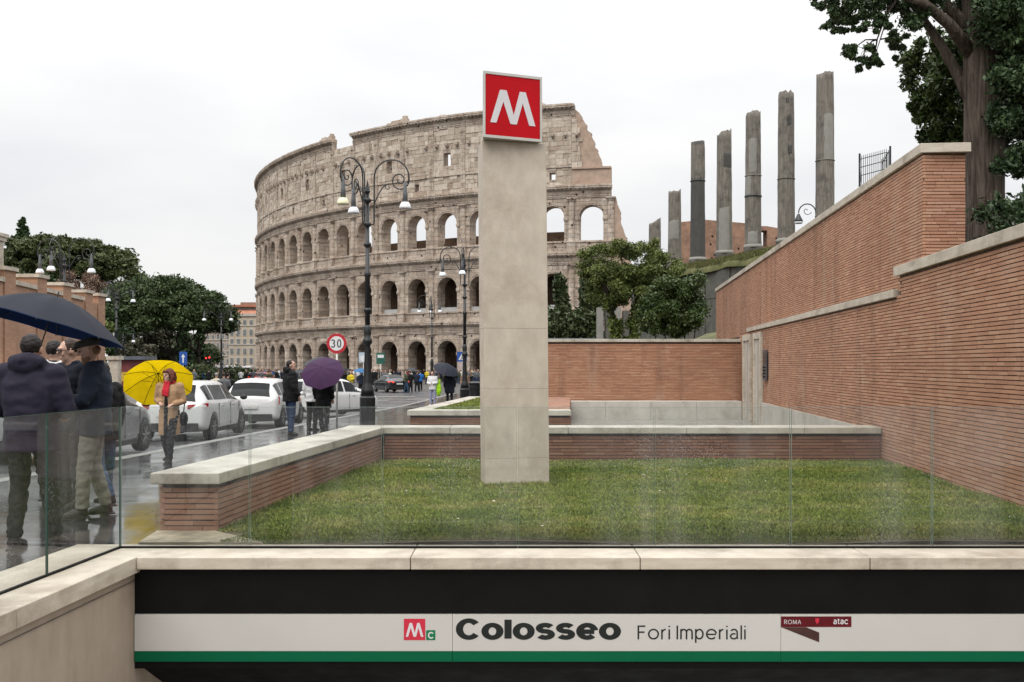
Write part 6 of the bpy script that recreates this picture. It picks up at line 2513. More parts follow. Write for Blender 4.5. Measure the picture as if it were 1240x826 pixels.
    if beard:
        m = MB()
        m.ell(h((0, .030, -.068)), (.062, .064, .058), 14, 10, HM)
        m.ell(h((0, .062, -.102)), (.032, .030, .03), 10, 8, HM)
        me = blob(m, .008, 1, .003, 40)
        me.materials.append(HAIR[beard])
        bm = bmesh.new(); bm.from_mesh(me)
        inv = HM.inverted()
        bmesh.ops.delete(bm, geom=[f for f in bm.faces if (lambda q: q.z > -.05 or (q.y > .085 and q.z > -.068 and abs(q.x) < .03))(inv @ (f.calc_center_median() - hc))], context='FACES')
        bm.to_mesh(me); bm.free()
        mobj('beard', me, o)
    if glasses:
        m = MB()
        for sx in (-1, 1):
            m.tube([h((sx * .033 + .026 * math.cos(a), .103, .014 + .02 * math.sin(a))) for a in [i * PI / 6 for i in range(13)]], .004, 5)
            m.tube([h((sx * .06, .10, .018)), h((sx * .082, .0, .016))], .0035, 5)
        m.tube([h((-.008, .105, .018)), h((.008, .105, .018))], .004, 5)
        m.build('glasses', EYE_M, o)
    if scarf:
        m = MB()
        m.tube([sm + Vector((.085 * math.cos(a), .01 + .085 * math.sin(a), .075 + .015 * math.sin(2 * a))) for a in [i * PI / 8 for i in range(17)]], .028, 10)
        m.tube([sm + Vector((.03, .095, .06)), sm + Vector((.045, .15, -.06)), sm + Vector((.05, .16, -.17))], [(.032, .024), (.036, .018), (.038, .014)], 10)
        m.tube([sm + Vector((-.03, .095, .06)), sm + Vector((-.03, .155, -.06)), sm + Vector((-.025, .165, -.19))], [(.03, .024), (.034, .018), (.036, .014)], 10)
        me = blob(m, .009, 1, .006, 20)
        me.materials.append(F[scarf])
        mobj('scarf', me, o)
    return o


def umbrella(name, apex, axis, r, label, canopy, under, group=None, ribs=8, depth=.28, shaft=.75, thick=False, cat='umbrella', twist=0.0):
    """open umbrella: apex point, axis pointing from handle to tip"""
    ax = Vector(axis).normalized()
    o = empty(name, Vector(apex) - ax * shaft, label=label, cat=cat, group=group)
    o.rotation_mode = 'QUATERNION'
    o.rotation_quaternion = Vector((0, 0, 1)).rotation_difference(ax)
    def surf(off):
        m = MB()
        nr = 10
        seg = ribs * 6
        for i in range(nr + 1):
            f = i / nr
            for j in range(seg):
                a = 2 * PI * j / seg + twist
                u_ = (j % 6) / 6
                sag = math.sin(PI * u_)
                rad = r * f * (1 - .055 * sag * f)
                z = shaft - depth * (1 - math.cos(f * 1.35)) / (1 - math.cos(1.35)) - .035 * sag * f * (1 - f) * 2 + .012 * sag * f * f - off
                m.v.append((rad * math.cos(a), rad * math.sin(a), z))
        for i in range(nr):
            for j in range(seg):
                q = [i * seg + j, i * seg + (j + 1) % seg, (i + 1) * seg + (j + 1) % seg, (i + 1) * seg + j]
                m.f.append(q[::-1] if off == 0 else q)
                m.m.append(0)
        return m
    surf(0).build('canopy', canopy, o, smooth=True)
    if under is not canopy: surf(.006).build('lining', under, o, smooth=True)
    for j in range(ribs):
        a = 2 * PI * j / ribs + twist
        pts = []
        for i in range(7):
            f = i / 6
            z = shaft - depth * (1 - math.cos(f * 1.35)) / (1 - math.cos(1.35)) - .014
            pts.append((r * f * math.cos(a), r * f * math.sin(a), z))
        pts[-1] = (pts[-1][0] * 1.015, pts[-1][1] * 1.015, pts[-1][2])
        rb = MB().tube(pts, .0045, 5).build('rib', M['iron'], o)
        MB().tube([(.02 * math.cos(a), .02 * math.sin(a), shaft - .24 * min(1, depth / .28)), pts[3]], .0035, 5).build('stretcher', M['iron'], rb)
    MB().tube([(0, 0, .0), (0, 0, shaft + .05)], [.008, .006], 8).build('shaft', M['iron'], o)
    MB().tube([(0, 0, -.10), (0, 0, .03)], [.015, .015], 8).build('handle', M['iron'], o)
    return o


def cloth2(name, col, rough=.6):
    t = NT(name)
    p = t.pos(obj=True)
    c = t.ramp(t.noise(p, 5, 4), [(.3, tuple(x * .88 for x in col)), (.7, tuple(x * 1.1 for x in col))])
    t.bump(t.noise(p, 14, 3), .12, .01)
    t.set(c, rough, Specular_IOR_Level=.4)
    # thin cloth lets some light through
    tr = t.n('BsdfTranslucent')
    t.l(c, tr.inputs[0])
    mx = t.n('MixShader')
    mx.inputs[0].default_value = .42
    t.l(t.b.outputs[0], mx.inputs[1])
    t.l(tr.outputs[0], mx.inputs[2])
    t.l(mx.outputs[0], t.o.inputs[0])
    return t.m


U = {'navy': cloth2('umbrella_navy', (.012, .017, .034), .6), 'blue_in': cloth2('umbrella_blue_lining', (.01, .055, .20)), 'yellow': cloth2('umbrella_yellow', (.85, .60, .004)),
     'purple': cloth2('umbrella_purple', (.060, .016, .072)), 'grey': cloth2('umbrella_grey', (.075, .08, .09)), 'slate': cloth2('umbrella_slate', (.022, .028, .048)),
     'black': cloth2('umbrella_black', (.01, .01, .011)), 'sky': cloth2('umbrella_sky', (.06, .20, .42))}

# --- the men behind the side fence
person('person', (-3.92, 8.35, 0), 88, 'man seen from behind in dark hooded jacket behind the glass fence', 1.74, dict(elL=(-.28, .02, 1.15), wrL=(-.17, .22, 1.08), elR=(.28, .02, 1.15), wrR=(.17, .24, 1.10), ankL=(-.13, -.03, .085), ankR=(.16, .10, .085), kneeR=(.12, .06, .5)),
       top='hoody', legs='dark', hair='dark', hood=True, bulk=1.16, sk=SK2, shoes='shoe', curl=.9)
person('person', (-4.14, 10.15, 0), 196, 'man in grey flat cap, navy jacket and beige trousers looking down at a paper', 1.76,
       dict(elR=(.27, .05, 1.16), wrR=(.15, .30, 1.10), elL=(-.26, .06, 1.16), wrL=(-.10, .33, 1.10), head=(0, .05, 1.63), ankL=(-.13, .10, .085), kneeL=(-.12, .08, .5), ankR=(.12, -.10, .085)),
       top='navy2', legs='beige', shoes='shoe', cap='tweed', beard='beard', head_tilt=-16, head_turn=6, bulk=1.12, curl=1.0)
person('person', (-4.62, 10.75, 0), 238, 'man with glasses and dark coat standing between the capped man and the hooded man', 1.76,
       dict(elR=(.26, .03, 1.15), wrR=(.13, .27, 1.06), head=(0, .04, 1.635)), top='navy', legs='dark', hair='brown', glasses=True, head_tilt=-8, head_turn=-18, bulk=1.1)
person('person', (-5.05, 11.3, 0), 70, 'dark-haired man in white collar seen from behind under the navy umbrella', 1.76, top='navy', legs='dark', hair='dark', bulk=1.05, scarf='white')
person('person', (-4.38, 10.95, 0), 150, 'person in dark jacket and blue jeans hidden behind the capped man', 1.52, dict(ankL=(-.16, -.36, .12), kneeL=(-.13, -.10, .5), ankR=(.11, .1, .085)), top='black', legs='denim', hair='dark', bulk=1.08)
umbrella('umbrella', (-4.33, 9.75, 2.15), (.26, .16, 1), .72, 'large navy umbrella with bright blue lining held over the men', U['navy'], U['blue_in'], ribs=8, depth=.30, shaft=.85, twist=.3)
paper = empty('leaflet', (-4.42, 9.98, 1.07), R(20), label='white folded leaflet in the capped man\'s hands', cat='leaflet')
MB().extrude([(-.07, -.05, -.06), (.07, -.05, -.06), (.07, .03, .05), (-.07, .03, .05)], (0, .003, -.002)).build('sheet', F['white'], paper)
MB().extrude([(.07, -.05, -.06), (.13, -.08, -.02), (.13, .0, .08), (.07, .03, .05)], (.001, .003, -.002)).build('sheet', F['white'], paper)

# --- woman with the yellow umbrella
zw = gz(16.8)
person('person', (-5.62, 16.8, zw), 262, 'woman in camel coat and red scarf walking under the yellow umbrella', 1.53,
       dict(elR=(.25, -.02, 1.18), wrR=(.10, .17, 1.13), elL=(-.26, -.03, 1.15), wrL=(-.16, .20, 1.10), ankL=(-.10, .20, .085), kneeL=(-.10, .16, .5), ankR=(.10, -.16, .12), kneeR=(.10, .02, .5), head=(0, .03, 1.635)),
       top='camel', legs='dark', shoes='shoe', hair='auburn', hair_style='bob', scarf='red', head_turn=-24, coat_len=.52, open_coat='black', curl=1.0)
umbrella('umbrella', (-5.98, 17.3, zw + 1.47), (-.22, .55, .62), .58, 'bright yellow umbrella behind the woman in the camel coat', U['yellow'], U['yellow'], depth=.24, shaft=.62)
bagw = empty('shoulder_bag', (-5.42, 16.9, zw + .72), label='small dark bag at the hip of the woman in the camel coat', cat='bag')
me = blob(MB().ell((0, 0, 0), (.07, .11, .12), 12, 8), .012, 1); me.materials.append(F['black']); mobj('pouch', me, bagw)
MB().tube([(0, 0, .1), (.02, .02, .35), (-.1, .0, .58)], .01, 6).build('strap', F['black'], bagw)

# --- man in black and the purple umbrella
zm = gz(24.5)
person('person', (-5.30, 24.5, zm), 30, 'man in black hooded jacket and blue jeans looking up beside the purple umbrella', 1.80,
       dict(elR=(.25, .0, 1.14), wrR=(.26, .12, .92), head=(0, .02, 1.64), ankL=(-.12, .05, .085), ankR=(.13, -.05, .085)), top='black', legs='denim_dark', hair='dark', beard=None, head_tilt=10, bulk=1.14, hood=True, head_turn=-25)
zp = gz(26.3)
person('person', (-4.86, 26.4, zp), 75, 'person in black coat hidden under the purple umbrella', 1.62, dict(ankL=(-.12, .16, .085), ankR=(.12, -.10, .085)), top='black', legs='dark', hair='dark', coat_len=.66, bulk=1.14)
umbrella('umbrella', (-4.80, 25.75, zp + 1.66), (-.05, -.74, .67), .55, 'purple umbrella tilted towards the lawn beside the man in black', U['purple'], U['purple'], depth=.22, shaft=.62)
person('person', (-5.25, 26.9, gz(26.9)), 60, 'person in white jacket half hidden between the man in black and the purple umbrella', 1.66, top='white', legs='dark', hair='dark')
umbrella('umbrella', (-5.05, 27.4, gz(27.4) + 1.95), (.1, -.1, 1), .52, 'grey umbrella behind the purple one', U['grey'], U['grey'], depth=.25, shaft=.7)

# --- group at the far planter
zc = gz(51)
G = 'people near the far planter'
person('person', (-3.92, 50.6, zc), 255, 'person in white jacket and pale lilac trousers beside the slate umbrella', 1.70, dict(elL=(-.24, .02, 1.15), wrL=(-.08, .22, 1.12), elR=(.24, .02, 1.15), wrR=(.1, .22, 1.1)), top='white', legs='lilac', hair='dark', shoes='sole', detail=.6, fingers=False)
person('person', (-3.12, 51.2, zc), 100, 'person in dark coat seen from behind holding the slate umbrella', 1.72, top='navy', legs='dark', hair='dark', coat_len=.62, bulk=1.3, detail=.6, fingers=False)
umbrella('umbrella', (-3.2, 50.8, zc + 2.02), (.30, -.42, .85), .66, 'slate blue umbrella over the couple by the far planter', U['slate'], U['black'], depth=.30, shaft=.8)
lb = empty('lime_bag', (-3.62, 50.6, zc + .8), label='lime green bag hanging between the couple under the slate umbrella', cat='bag')
me = blob(MB().ell((0, 0, 0), (.14, .1, .34), 12, 8).tube([(0, 0, .1), (.05, 0, .5)], .06, 8), .025, 2, .02, 8); me.materials.append(F['lime']); mobj('pouch', me, lb)
person('person', (-2.66, 57.8, gz(57.8)), 250, 'woman in brown coat carrying a pale bouquet near the litter bin', 1.66, dict(elR=(.24, .04, 1.12), wrR=(.12, .25, 1.0)), top='brown', legs='black', hair='auburn', hair_style='bob', scarf='white', detail=.6, fingers=False)
bq = empty('bouquet', (-2.5, 57.45, gz(57.8) + .85), label='pale flower bouquet in the brown-coated woman\'s arm', cat='bouquet')
m = MB()
for i in range(14):
    m.ell((rnd.uniform(-.15, .15), rnd.uniform(-.06, .06), rnd.uniform(-.08, .1)), (.05, .05, .05), 8, 6)
m.tube([(0, 0, -.25), (0, 0, 0)], [.03, .09], 8)
me = blob(m, .015, 1); me.materials.append(F['cream']); mobj('flowers', me, bq)
bn = empty('litter_bin', (at(575, 0, 56).x, 56, gz(56)), label='dark round litter bin on the pavement near the pylon', cat='litter bin')
MB().lathe([(.30, 0), (.33, .1), (.33, .95), (.36, .97), (.36, 1.05), (.2, 1.12)], n=16).build('drum', M['iron'], bn, smooth=False)
MB().lathe([(.37, .7), (.37, .76)], n=16).build('hoop', M['iron'], bn)

# --- crowd round the amphitheatre: small figures, one mesh each
def small_person(seed, top, legs, hair, stride):
    rr = random.Random(seed)
    parts = []
    def add(mb, mat):
        me = blob(mb, .035, 1)
        parts.append((me, mat))
    b = MB()
    for sx in (-1, 1):
        b.tube([(sx * .09, 0, .95), (sx * .10, sx * stride * .4, .5), (sx * .11, sx * stride, .03)], [.10, .085, .07], 8)
        b.tube([(sx * .11, sx * stride - .04, .05), (sx * .11, sx * stride + .14, .04)], [.055, .05], 8)
    add(b, F[legs])
    b = MB()
    ring_loft(b, [((0, 0, .80), .19, .14), ((0, 0, 1.1), .18, .14), ((0, 0, 1.35), .21, .14), ((0, 0, 1.47), .12, .09)], 12)
    for sx in (-1, 1):
        b.tube([(sx * .2, 0, 1.40), (sx * .27, .03, 1.12), (sx * (.24 if rr.random() < .5 else .12), .2 * rr.random(), rr.uniform(.9, 1.15))], [.085, .075, .05], 8)
    add(b, F[top])
    b = MB()
    b.tube([(0, .01, 1.42), (0, .01, 1.55)], [.06, .055], 8)
    b.ell((0, .02, 1.625), (.078, .092, .115), 10, 8)
    add(b, SK)
    b = MB()
    b.ell((0, -.015, 1.655), (.086, .092, .098), 10, 8)
    add(b, HAIR[hair])
    bm = bmesh.new()
    me = bpy.data.meshes.new('small_person')
    for i, (pm, mat) in enumerate(parts):
        n0 = len(bm.faces)
        bm.from_mesh(pm)
        bm.faces.ensure_lookup_table()
        for f in bm.faces[n0:]: f.material_index = i
        me.materials.append(mat)
    bm.to_mesh(me)
    bm.free()
    for p in me.polygons: p.use_smooth = True
    return me


kinds = [('black', 'dark', 'dark', 'black coat'), ('grey', 'denim_dark', 'brown', 'grey jacket'), ('navy2', 'dark', 'dark', 'navy coat'), ('blue', 'dark', 'brown', 'bright blue raincoat'), ('brown', 'black', 'auburn', 'brown coat'),
         ('white', 'denim_dark', 'dark', 'white jacket'), ('maroon', 'dark', 'brown', 'dark red jacket'), ('olive', 'denim', 'dark', 'olive parka'), ('yellowc', 'dark', 'dark', 'yellow vest'), ('cream', 'dark', 'grey', 'cream coat')]
protos = [(small_person(60 + i, a, b, c, .05 + .03 * (i % 4)), d) for i, (a, b, c, d) in enumerate(kinds)]
rr = random.Random(99)
wts = [7, 5, 5, 1.2, 2, 2, 1.5, 3, .8, 1.5]
spots = []
tries = 0
while len(spots) < 235 and tries < 6000:
    tries += 1
    px = rr.uniform(318, 590) if rr.random() < .74 else rr.uniform(228, 330)
    D = rr.uniform(95, 172) if px > 318 else rr.uniform(105, 210)
    if px > 318: D = rr.triangular(100, 176, 150)
    x = (px - 620) / 1240 * D
    p2d = Vector((x - CX, D - CY))
    c, s_ = math.cos(-TH), math.sin(-TH)
    q = Vector((p2d.x * c - p2d.y * s_, p2d.x * s_ + p2d.y * c))
    if (q.x / (AX + 3)) ** 2 + (q.y / (BX_ + 3)) ** 2 < 1: continue
    if any((x - a) ** 2 + (D - b) ** 2 < .4 for a, b in spots): continue
    spots.append((x, D))
for i, (x, D) in enumerate(spots):
    k = rr.choices(range(len(kinds)), wts)[0]
    o = mobj('person', protos[k][0], None, (x, D, gz(D) - .12), (0, 0, rr.uniform(0, 2 * PI)))
    s_ = rr.uniform(.92, 1.08)
    o.scale = (s_, s_, s_)
    tag(o, 'distant pedestrian in %s in the crowd before the amphitheatre' % protos[k][1], 'person', 'crowd in front of the amphitheatre')
# walkers on the near side of the crossing
for (px, D, k, f, lab) in ((497, 84, 0, 80, 'walker in black coat behind the dark saloon'), (492, 82, 7, 200, 'walker in olive parka right of the dark saloon'), (509, 90, 3, 100, 'walker in blue raincoat near the kerb left of the slate umbrella'), (505, 86, 2, 60, 'walker in navy coat beside the blue raincoat'),
                           (425, 78, 8, 250, 'walker in yellow vest near the speed sign'), (437, 74, 2, 260, 'walker in navy coat under the sky-blue umbrella'), (418, 80, 0, 240, 'walker in black under the black umbrella by the yellow vest'), (592, 66, 5, 230, 'walker in white jacket beside the pylon'), (585, 70, 0, 120, 'walker in black coat right behind the litter bin'),
                           (262, 48, 9, 90, 'grey-haired passer-by in cream coat behind the white cars'), (276, 50, 0, 80, 'passer-by in black coat between the white cars'), (271, 47, 1, 100, 'passer-by in grey jacket between the white cars')):
    q = at(px, 0, D)
    o = mobj('person', protos[k][0], None, (q.x, D, gz(D) - .12), (0, 0, R(f) - PI / 2))
    tag(o, lab, 'person')
for (px, D, z, mt, lab, ax) in ((437, 74, 1.95, 'sky', 'sky-blue umbrella behind the lamp post', (.1, -.2, 1)), (418, 80, 1.95, 'black', 'black umbrella beside the yellow vest', (-.2, -.1, 1)), (500, 88, 2.0, 'grey', 'grey umbrella among the crowd behind the dark saloon', (.2, -.1, 1)), (365, 60, 1.9, 'grey', 'far grey umbrella behind the white cars', (0, 0, 1))):
    q = at(px, 0, D)
    umbrella('umbrella', (q.x, D, gz(D) - .12 + z), ax, .52, lab, U[mt], U[mt], 'umbrellas of passers-by', depth=.22, shaft=.7)
q = at(365, 0, 60)
o = mobj('person', protos[1][0], None, (q.x, 60, gz(60) - .12), (0, 0, 1.0))
tag(o, 'passer-by in grey jacket under the far grey umbrella', 'person')
# ------------------------------------------------------------------ cars
def paint(name, col, rough=.18):
    t = NT(name)
    p = t.pos(obj=True)
    c = t.ramp(t.noise(p, 1.5, 4), [(.3, tuple(x * .94 for x in col)), (.7, col)])
    # road film low on the body
    t.set(c, t.ramp(t.noise(p, 6, 4), [(.3, rough), (.7, rough + .12)]), Specular_IOR_Level=.5)
    t.b.inputs['Coat Weight'].default_value = .5
    t.b.inputs['Coat Roughness'].default_value = .06
    return t.m


CP = {'white': paint('white_paint', (.62, .62, .61)), 'silver': paint('silver_paint', (.22, .225, .23)), 'black': paint('black_paint', (.012, .012, .014)), 'red': paint('red_paint', (.3, .02, .02))}
CG = plain('car_glass', (.010, .012, .013), .12, .2, 2, spec=.15)
RUB = plain('tyre_rubber', (.012, .012, .012), .75, .3, 12)
RIM = plain('alloy', (.30, .30, .31), .35, .15, 8, 0, .7)
TRIM = plain('black_trim', (.012, .012, .012), .6, .2, 8)
TAIL = plain('tail_lens', (.33, .006, .012), .15, .25, 10)
CLEAR = plain('lamp_lens', (.55, .56, .56), .12, .1, 10)
PLATE = plain('number_plate', (.60, .60, .58), .4, .1, 10)
LIT = NT('lit_tail_lamp')
LIT.set((.5, .01, .01), .2)
LIT.b.inputs['Emission Color'].default_value = (1, .05, .03, 1)
LIT.b.inputs['Emission Strength'].default_value = 2.2
LIT = LIT.m


def car_proto(kind, colour, L=4.0, W=1.74, H=1.48, lamp_style=0, lit=False):
    """car pointing along +y, origin on the ground under its centre; returns a builder"""
    h = W / 2
    if kind == 'hatch':
        #     y     sill  belt_half  belt_z  roof_half roof_z
        st = [(-2.00, .42, .70, .78, .62, .80), (-1.97, .30, .80, .90, .66, .93), (-1.88, .24, .85, .96, .60, 1.12), (-1.66, .22, .865, .97, .57, 1.38), (-1.40, .20, .87, .96, .585, 1.45), (-.8, .19, .87, .945, .60, H),
              (-.1, .19, .87, .935, .60, H), (.45, .19, .87, .925, .585, 1.43), (.85, .19, .87, .915, .60, 1.18), (1.15, .19, .865, .905, .66, 1.0), (1.45, .20, .85, .87, .62, .93), (1.8, .22, .80, .76, .56, .84), (1.95, .28, .70, .66, .5, .72), (2.0, .38, .58, .58, .42, .62)]
        wy = (-1.25, 1.27)
        gl = (3, 9)
    else:
        st = [(-2.25, .42, .70, .80, .60, .84), (-2.2, .30, .82, .92, .66, .96), (-2.0, .24, .87, .97, .66, 1.03), (-1.7, .22, .88, .97, .66, 1.06), (-1.35, .20, .885, .96, .58, 1.22), (-.95, .19, .885, .95, .57, 1.38), (-.5, .19, .885, .94, .585, 1.43),
              (.1, .19, .885, .93, .59, 1.43), (.5, .19, .885, .92, .58, 1.36), (.95, .19, .885, .91, .62, 1.08), (1.2, .19, .88, .90, .66, .99), (1.6, .20, .87, .86, .62, .93), (2.0, .22, .82, .76, .56, .83), (2.2, .3, .70, .64, .48, .70), (2.25, .4, .58, .58, .4, .62)]
        wy = (-1.4, 1.4)
        gl = (4, 9)
    fy = L / (st[-1][0] - st[0][0])
    m = MB()
    n = 11
    for (y, s0, bw_, bz, rw_, rz_) in st:
        k = h / .87
        ring_ = [(bw_ * .90, s0), (bw_ * .985, s0 + .10), (bw_ * 1.0, (s0 + bz) / 2), (bw_ * .985, bz - .10), (bw_ * .955, bz), (bw_ * .955 + (rw_ - bw_ * .955) * .5, bz + (rz_ - bz) * .5), (rw_, rz_ - .035), (rw_ * .86, rz_ - .008), (rw_ * .5, rz_ + .012), (0, rz_ + .018)]
        pts = [(a * k, y * fy, b_) for a, b_ in ring_]
        m.v += pts + [(-a, y_, b_) for a, y_, b_ in pts[-2::-1]]
    N = 19
    for i in range(len(st) - 1):
        for j in range(N - 1):
            m.f.append([i * N + j, (i + 1) * N + j, (i + 1) * N + j + 1, i * N + j + 1])
            m.m.append(0)
        m.f.append([i * N + N - 1, (i + 1) * N + N - 1, (i + 1) * N, i * N])
        m.m.append(0)
    m.f.append(list(range(N)))
    m.m.append(0)
    m.f.append([(len(st) - 1) * N + j for j in range(N)][::-1])
    m.m.append(0)
    me = m.mesh('body', CP[colour])
    bm = bmesh.new()
    bm.from_mesh(me)
    bmesh.ops.recalc_face_normals(bm, faces=bm.faces)
    bm.to_mesh(me)
    bm.free()
    # wheel arches cut out, surface smoothed
    o = bpy.data.objects.new('body', me)
    WORK.collection.objects.link(o)
    ss = o.modifiers.new('s', 'SUBSURF')
    ss.levels = 2
    cut = []
    for y in wy:
        for sx in (-1, 1):
            c = MB()
            c.tube([(sx * (h - .24), y * fy, .33), (sx * (h + .3), y * fy, .33)], .365, 28)
            co = bpy.data.objects.new('c', c.mesh('c', TRIM))
            WORK.collection.objects.link(co)
            bo = o.modifiers.new('b', 'BOOLEAN')
            bo.operation = 'DIFFERENCE'
            bo.object = co
            bo.solver = 'EXACT'
            cut.append(co)
    WORK.view_layers[0].update()
    body = bpy.data.meshes.new_from_object(o.evaluated_get(WORK.view_layers[0].depsgraph))
    for c in cut + [o]: bpy.data.objects.remove(c)
    body.polygons.foreach_set('use_smooth', [True] * len(body.polygons))
    # per-part meshes
    P = []
    def part(name, mb, mat, smooth=False, sub=None):
        P.append((name, mb.mesh(name, mat, smooth), sub))
    def sidept(i, t, f, sx):
        """point on the greenhouse side: between stations i, i+1 at t; f up from belt to roof"""
        a, b_ = st[i], st[i + 1]
        q = [a[z] + (b_[z] - a[z]) * t for z in range(6)]
        k = h / .87
        x = (q[2] * .955 + (q[4] - q[2] * .955) * f) * k
        return Vector((sx * (x + .004), q[0] * fy, q[3] + (q[5] - .035 - q[3]) * f))
    i0, i1 = gl
    # side panes: rear quarter, rear door, front door
    spans = [(i0 + .25, i0 + 1.35), (i0 + 1.5, i0 + 3.05), (i0 + 3.2, i1 - .55)] if kind == 'hatch' else [(i0 + .45, i0 + 1.9), (i0 + 2.05, i0 + 3.3), (i0 + 3.4, i1 - .35)]
    for sx in (-1, 1):
        for (a, b_) in spans:
            w_ = MB()
            g = 8
            lo, hi = [], []
            for q in range(g + 1):
                u_ = a + (b_ - a) * q / g
                i = min(int(u_), len(st) - 2)
                lo.append(sidept(i, u_ - i, .10, sx))
                hi.append(sidept(i, u_ - i, .86, sx))
            for v in (lo, hi):
                for p in v: p.x += sx * .006
            w_.add(lo + hi, [(q, q + 1, g + 2 + q, g + 1 + q) for q in range(g)])
            part('side_window', w_, CG, True)
    # rear and front screens as strips across the roof line
    def screen(name, ia, ta, ib, tb, wfac):
        w_ = MB()
        def pt(i, t, u_):
            a, b_ = st[i], st[i + 1]
            q = [a[z] + (b_[z] - a[z]) * t for z in range(6)]
            k = h / .87
            return Vector((u_ * q[4] * k * wfac, q[0] * fy, q[5] + .022 - .03 * u_ * u_))
        rows = []
        g, e = 6, 6
        for r_ in range(g + 1):
            s_ = ia + ta + (ib + tb - ia - ta) * r_ / g
            i = min(int(s_), len(st) - 2)
            rows.append([pt(i, s_ - i, -1 + 2 * c / e) for c in range(e + 1)])
        w_.add([p for r_ in rows for p in r_], [(r_ * (e + 1) + c, r_ * (e + 1) + c + 1, (r_ + 1) * (e + 1) + c + 1, (r_ + 1) * (e + 1) + c) for r_ in range(g) for c in range(e)])
        part(name, w_, CG, True)
    if kind == 'hatch':
        screen('rear_window', 1, .25, 2, .95, .97)
        screen('windscreen', 7, .15, 9, .0, .95)
    else:
        screen('rear_window', 3, .15, 4, .95, .93)
        screen('windscreen', 8, .15, 9, .3, .95)
    yr, yf = st[0][0] * fy, st[-1][0] * fy
    part('rear_bumper', MB().box((-h * .80, yr - .03, .30), (h * .80, yr + .06, .46)), TRIM)
    part('number_plate', MB().box((-.26, yr - .045, .62 if kind == 'hatch' else .66), (.26, yr - .02, .73 if kind == 'hatch' else .77)), PLATE)
    part('front_grille', MB().box((-h * .5, yf - .06, .36), (h * .5, yf + .03, .52)), TRIM)
    lm = LIT if lit else TAIL
    for sx in (-1, 1):
        t = MB()
        if lamp_style == 0:      # wide lamps wrapping round the corner
            t.extrude([(sx * h * .52, yr - .005, .80), (sx * h * .93, yr + .10, .80), (sx * h * .985, yr + .30, .86), (sx * h * .97, yr + .30, .93), (sx * h * .9, yr + .09, .92), (sx * h * .52, yr + .0, .89)], (sx * .012, -.012, 0))
        else:                     # tall curved lamps climbing the rear pillar
            t.extrude([(sx * h * .93, yr + .10, .66), (sx * h * .985, yr + .30, .78), (sx * h * .955, yr + .38, .97), (sx * h * .88, yr + .20, .98)], (sx * .014, -.014, 0))
        part('tail_light', t, lm)
        t = MB().extrude([(sx * h * .50, yf + .0, .60), (sx * h * .80, yf - .12, .62), (sx * h * .93, yf - .38, .74), (sx * h * .78, yf - .30, .76), (sx * h * .55, yf - .10, .70)], (0, .012, .008))
        part('headlight', t, CLEAR)
        mi = MB().ell((sx * (h + .10), st[i1][0] * fy - .12, .99), (.10, .05, .07), 10, 8)
        part('mirror', mi, TRIM if lamp_style == 0 else CP[colour], True)
        for q in ((-.15, .5) if kind == 'sedan' else (-.55, .42)):
            part('door_handle', MB().box((sx * (h - .012) - .012, q - .09, .82), (sx * (h - .012) + .012, q + .09, .845)), CP[colour])
        for ys_q in ((-.62, .36, 1.0) if kind == 'sedan' else (-.86, .18, .98)):
            part('door_seam', MB().box((sx * h * .992 - .006, ys_q, .34), (sx * h * .992 + .008, ys_q + .009, .90)), TRIM)
        part('side_skirt', MB().box((sx * h * .955 - .012, wy[0] * fy + .4, .2), (sx * h * .955 + .012, wy[1] * fy - .4, .30)), TRIM)
    # wheels
    ty = MB().lathe([(.20, -.10), (.30, -.105), (.318, -.07), (.32, 0), (.318, .07), (.30, .105), (.20, .10)], n=24).mesh('tyre', RUB, True)
    rm = MB()
    rm.lathe([(.205, -.085), (.205, .07), (.16, .075), (.16, .03), (.05, .06), (.04, .075), (.0, .075)][:5] + [(.03, .06)], n=20)
    for q in range(7):
        a = 2 * PI * q / 7
        rm.tube([(.03 * math.cos(a), .03 * math.sin(a), .085), (.19 * math.cos(a), .19 * math.sin(a), .092)], [.03, .018], 5)
    rim = rm.mesh('rim', RIM)
    wheels = [((sx * (h - .105), y * fy, .325), sx) for y in wy for sx in (-1, 1)]

    def build(name, loc, heading, label, group=None):
        """heading: degrees, 90 = away from the camera"""
        c = empty(name, loc, R(heading) - PI / 2, label=label, cat='car', group=group)
        mobj('body', body, c)
        for nm, pm, _ in P: mobj(nm, pm, c)
        for p, sx in wheels:
            w_ = empty('wheel', p, parent=c)
            w_.rotation_euler = (0, R(90 * sx), 0)
            mobj('tyre', ty, w_)
            mobj('rim', rim, w_)
        return c
    return build


zr = lambda y: gz(y) - .12
hatch_a = car_proto('hatch', 'white', 4.05, 1.76, 1.44, 0)
hatch_b = car_proto('hatch', 'white', 3.85, 1.70, 1.50, 1)
GC = 'cars queueing along the kerb'
hatch_a('parked_car', (-8.12, 26.2, zr(26.2)), 90, 'white hatchback with wide dark red tail lamps behind the woman in camel', GC)
hatch_b('parked_car', (-7.72, 32.1, zr(32.1)), 89, 'white hatchback with tall curved tail lamps seen from behind, left of the man in black', GC)
hatch_b('parked_car', (-7.0, 39.6, zr(39.6)), 52, 'white car turning right, its front next to the lamp post', GC)
car_proto('hatch', 'silver', 4.1, 1.76, 1.46, 0)('parked_car', (-8.35, 19.6, zr(19.6)), 90, 'silver hatchback half hidden behind the woman with the yellow umbrella', GC)
sed = car_proto('sedan', 'black', 4.6, 1.8, 1.44, 0, True)
q = at(473, 0, 84)
sed('moving_car', (q.x, 84, zr(84)), 115, 'dark saloon with lit tail lamps on the wet road before the amphitheatre')
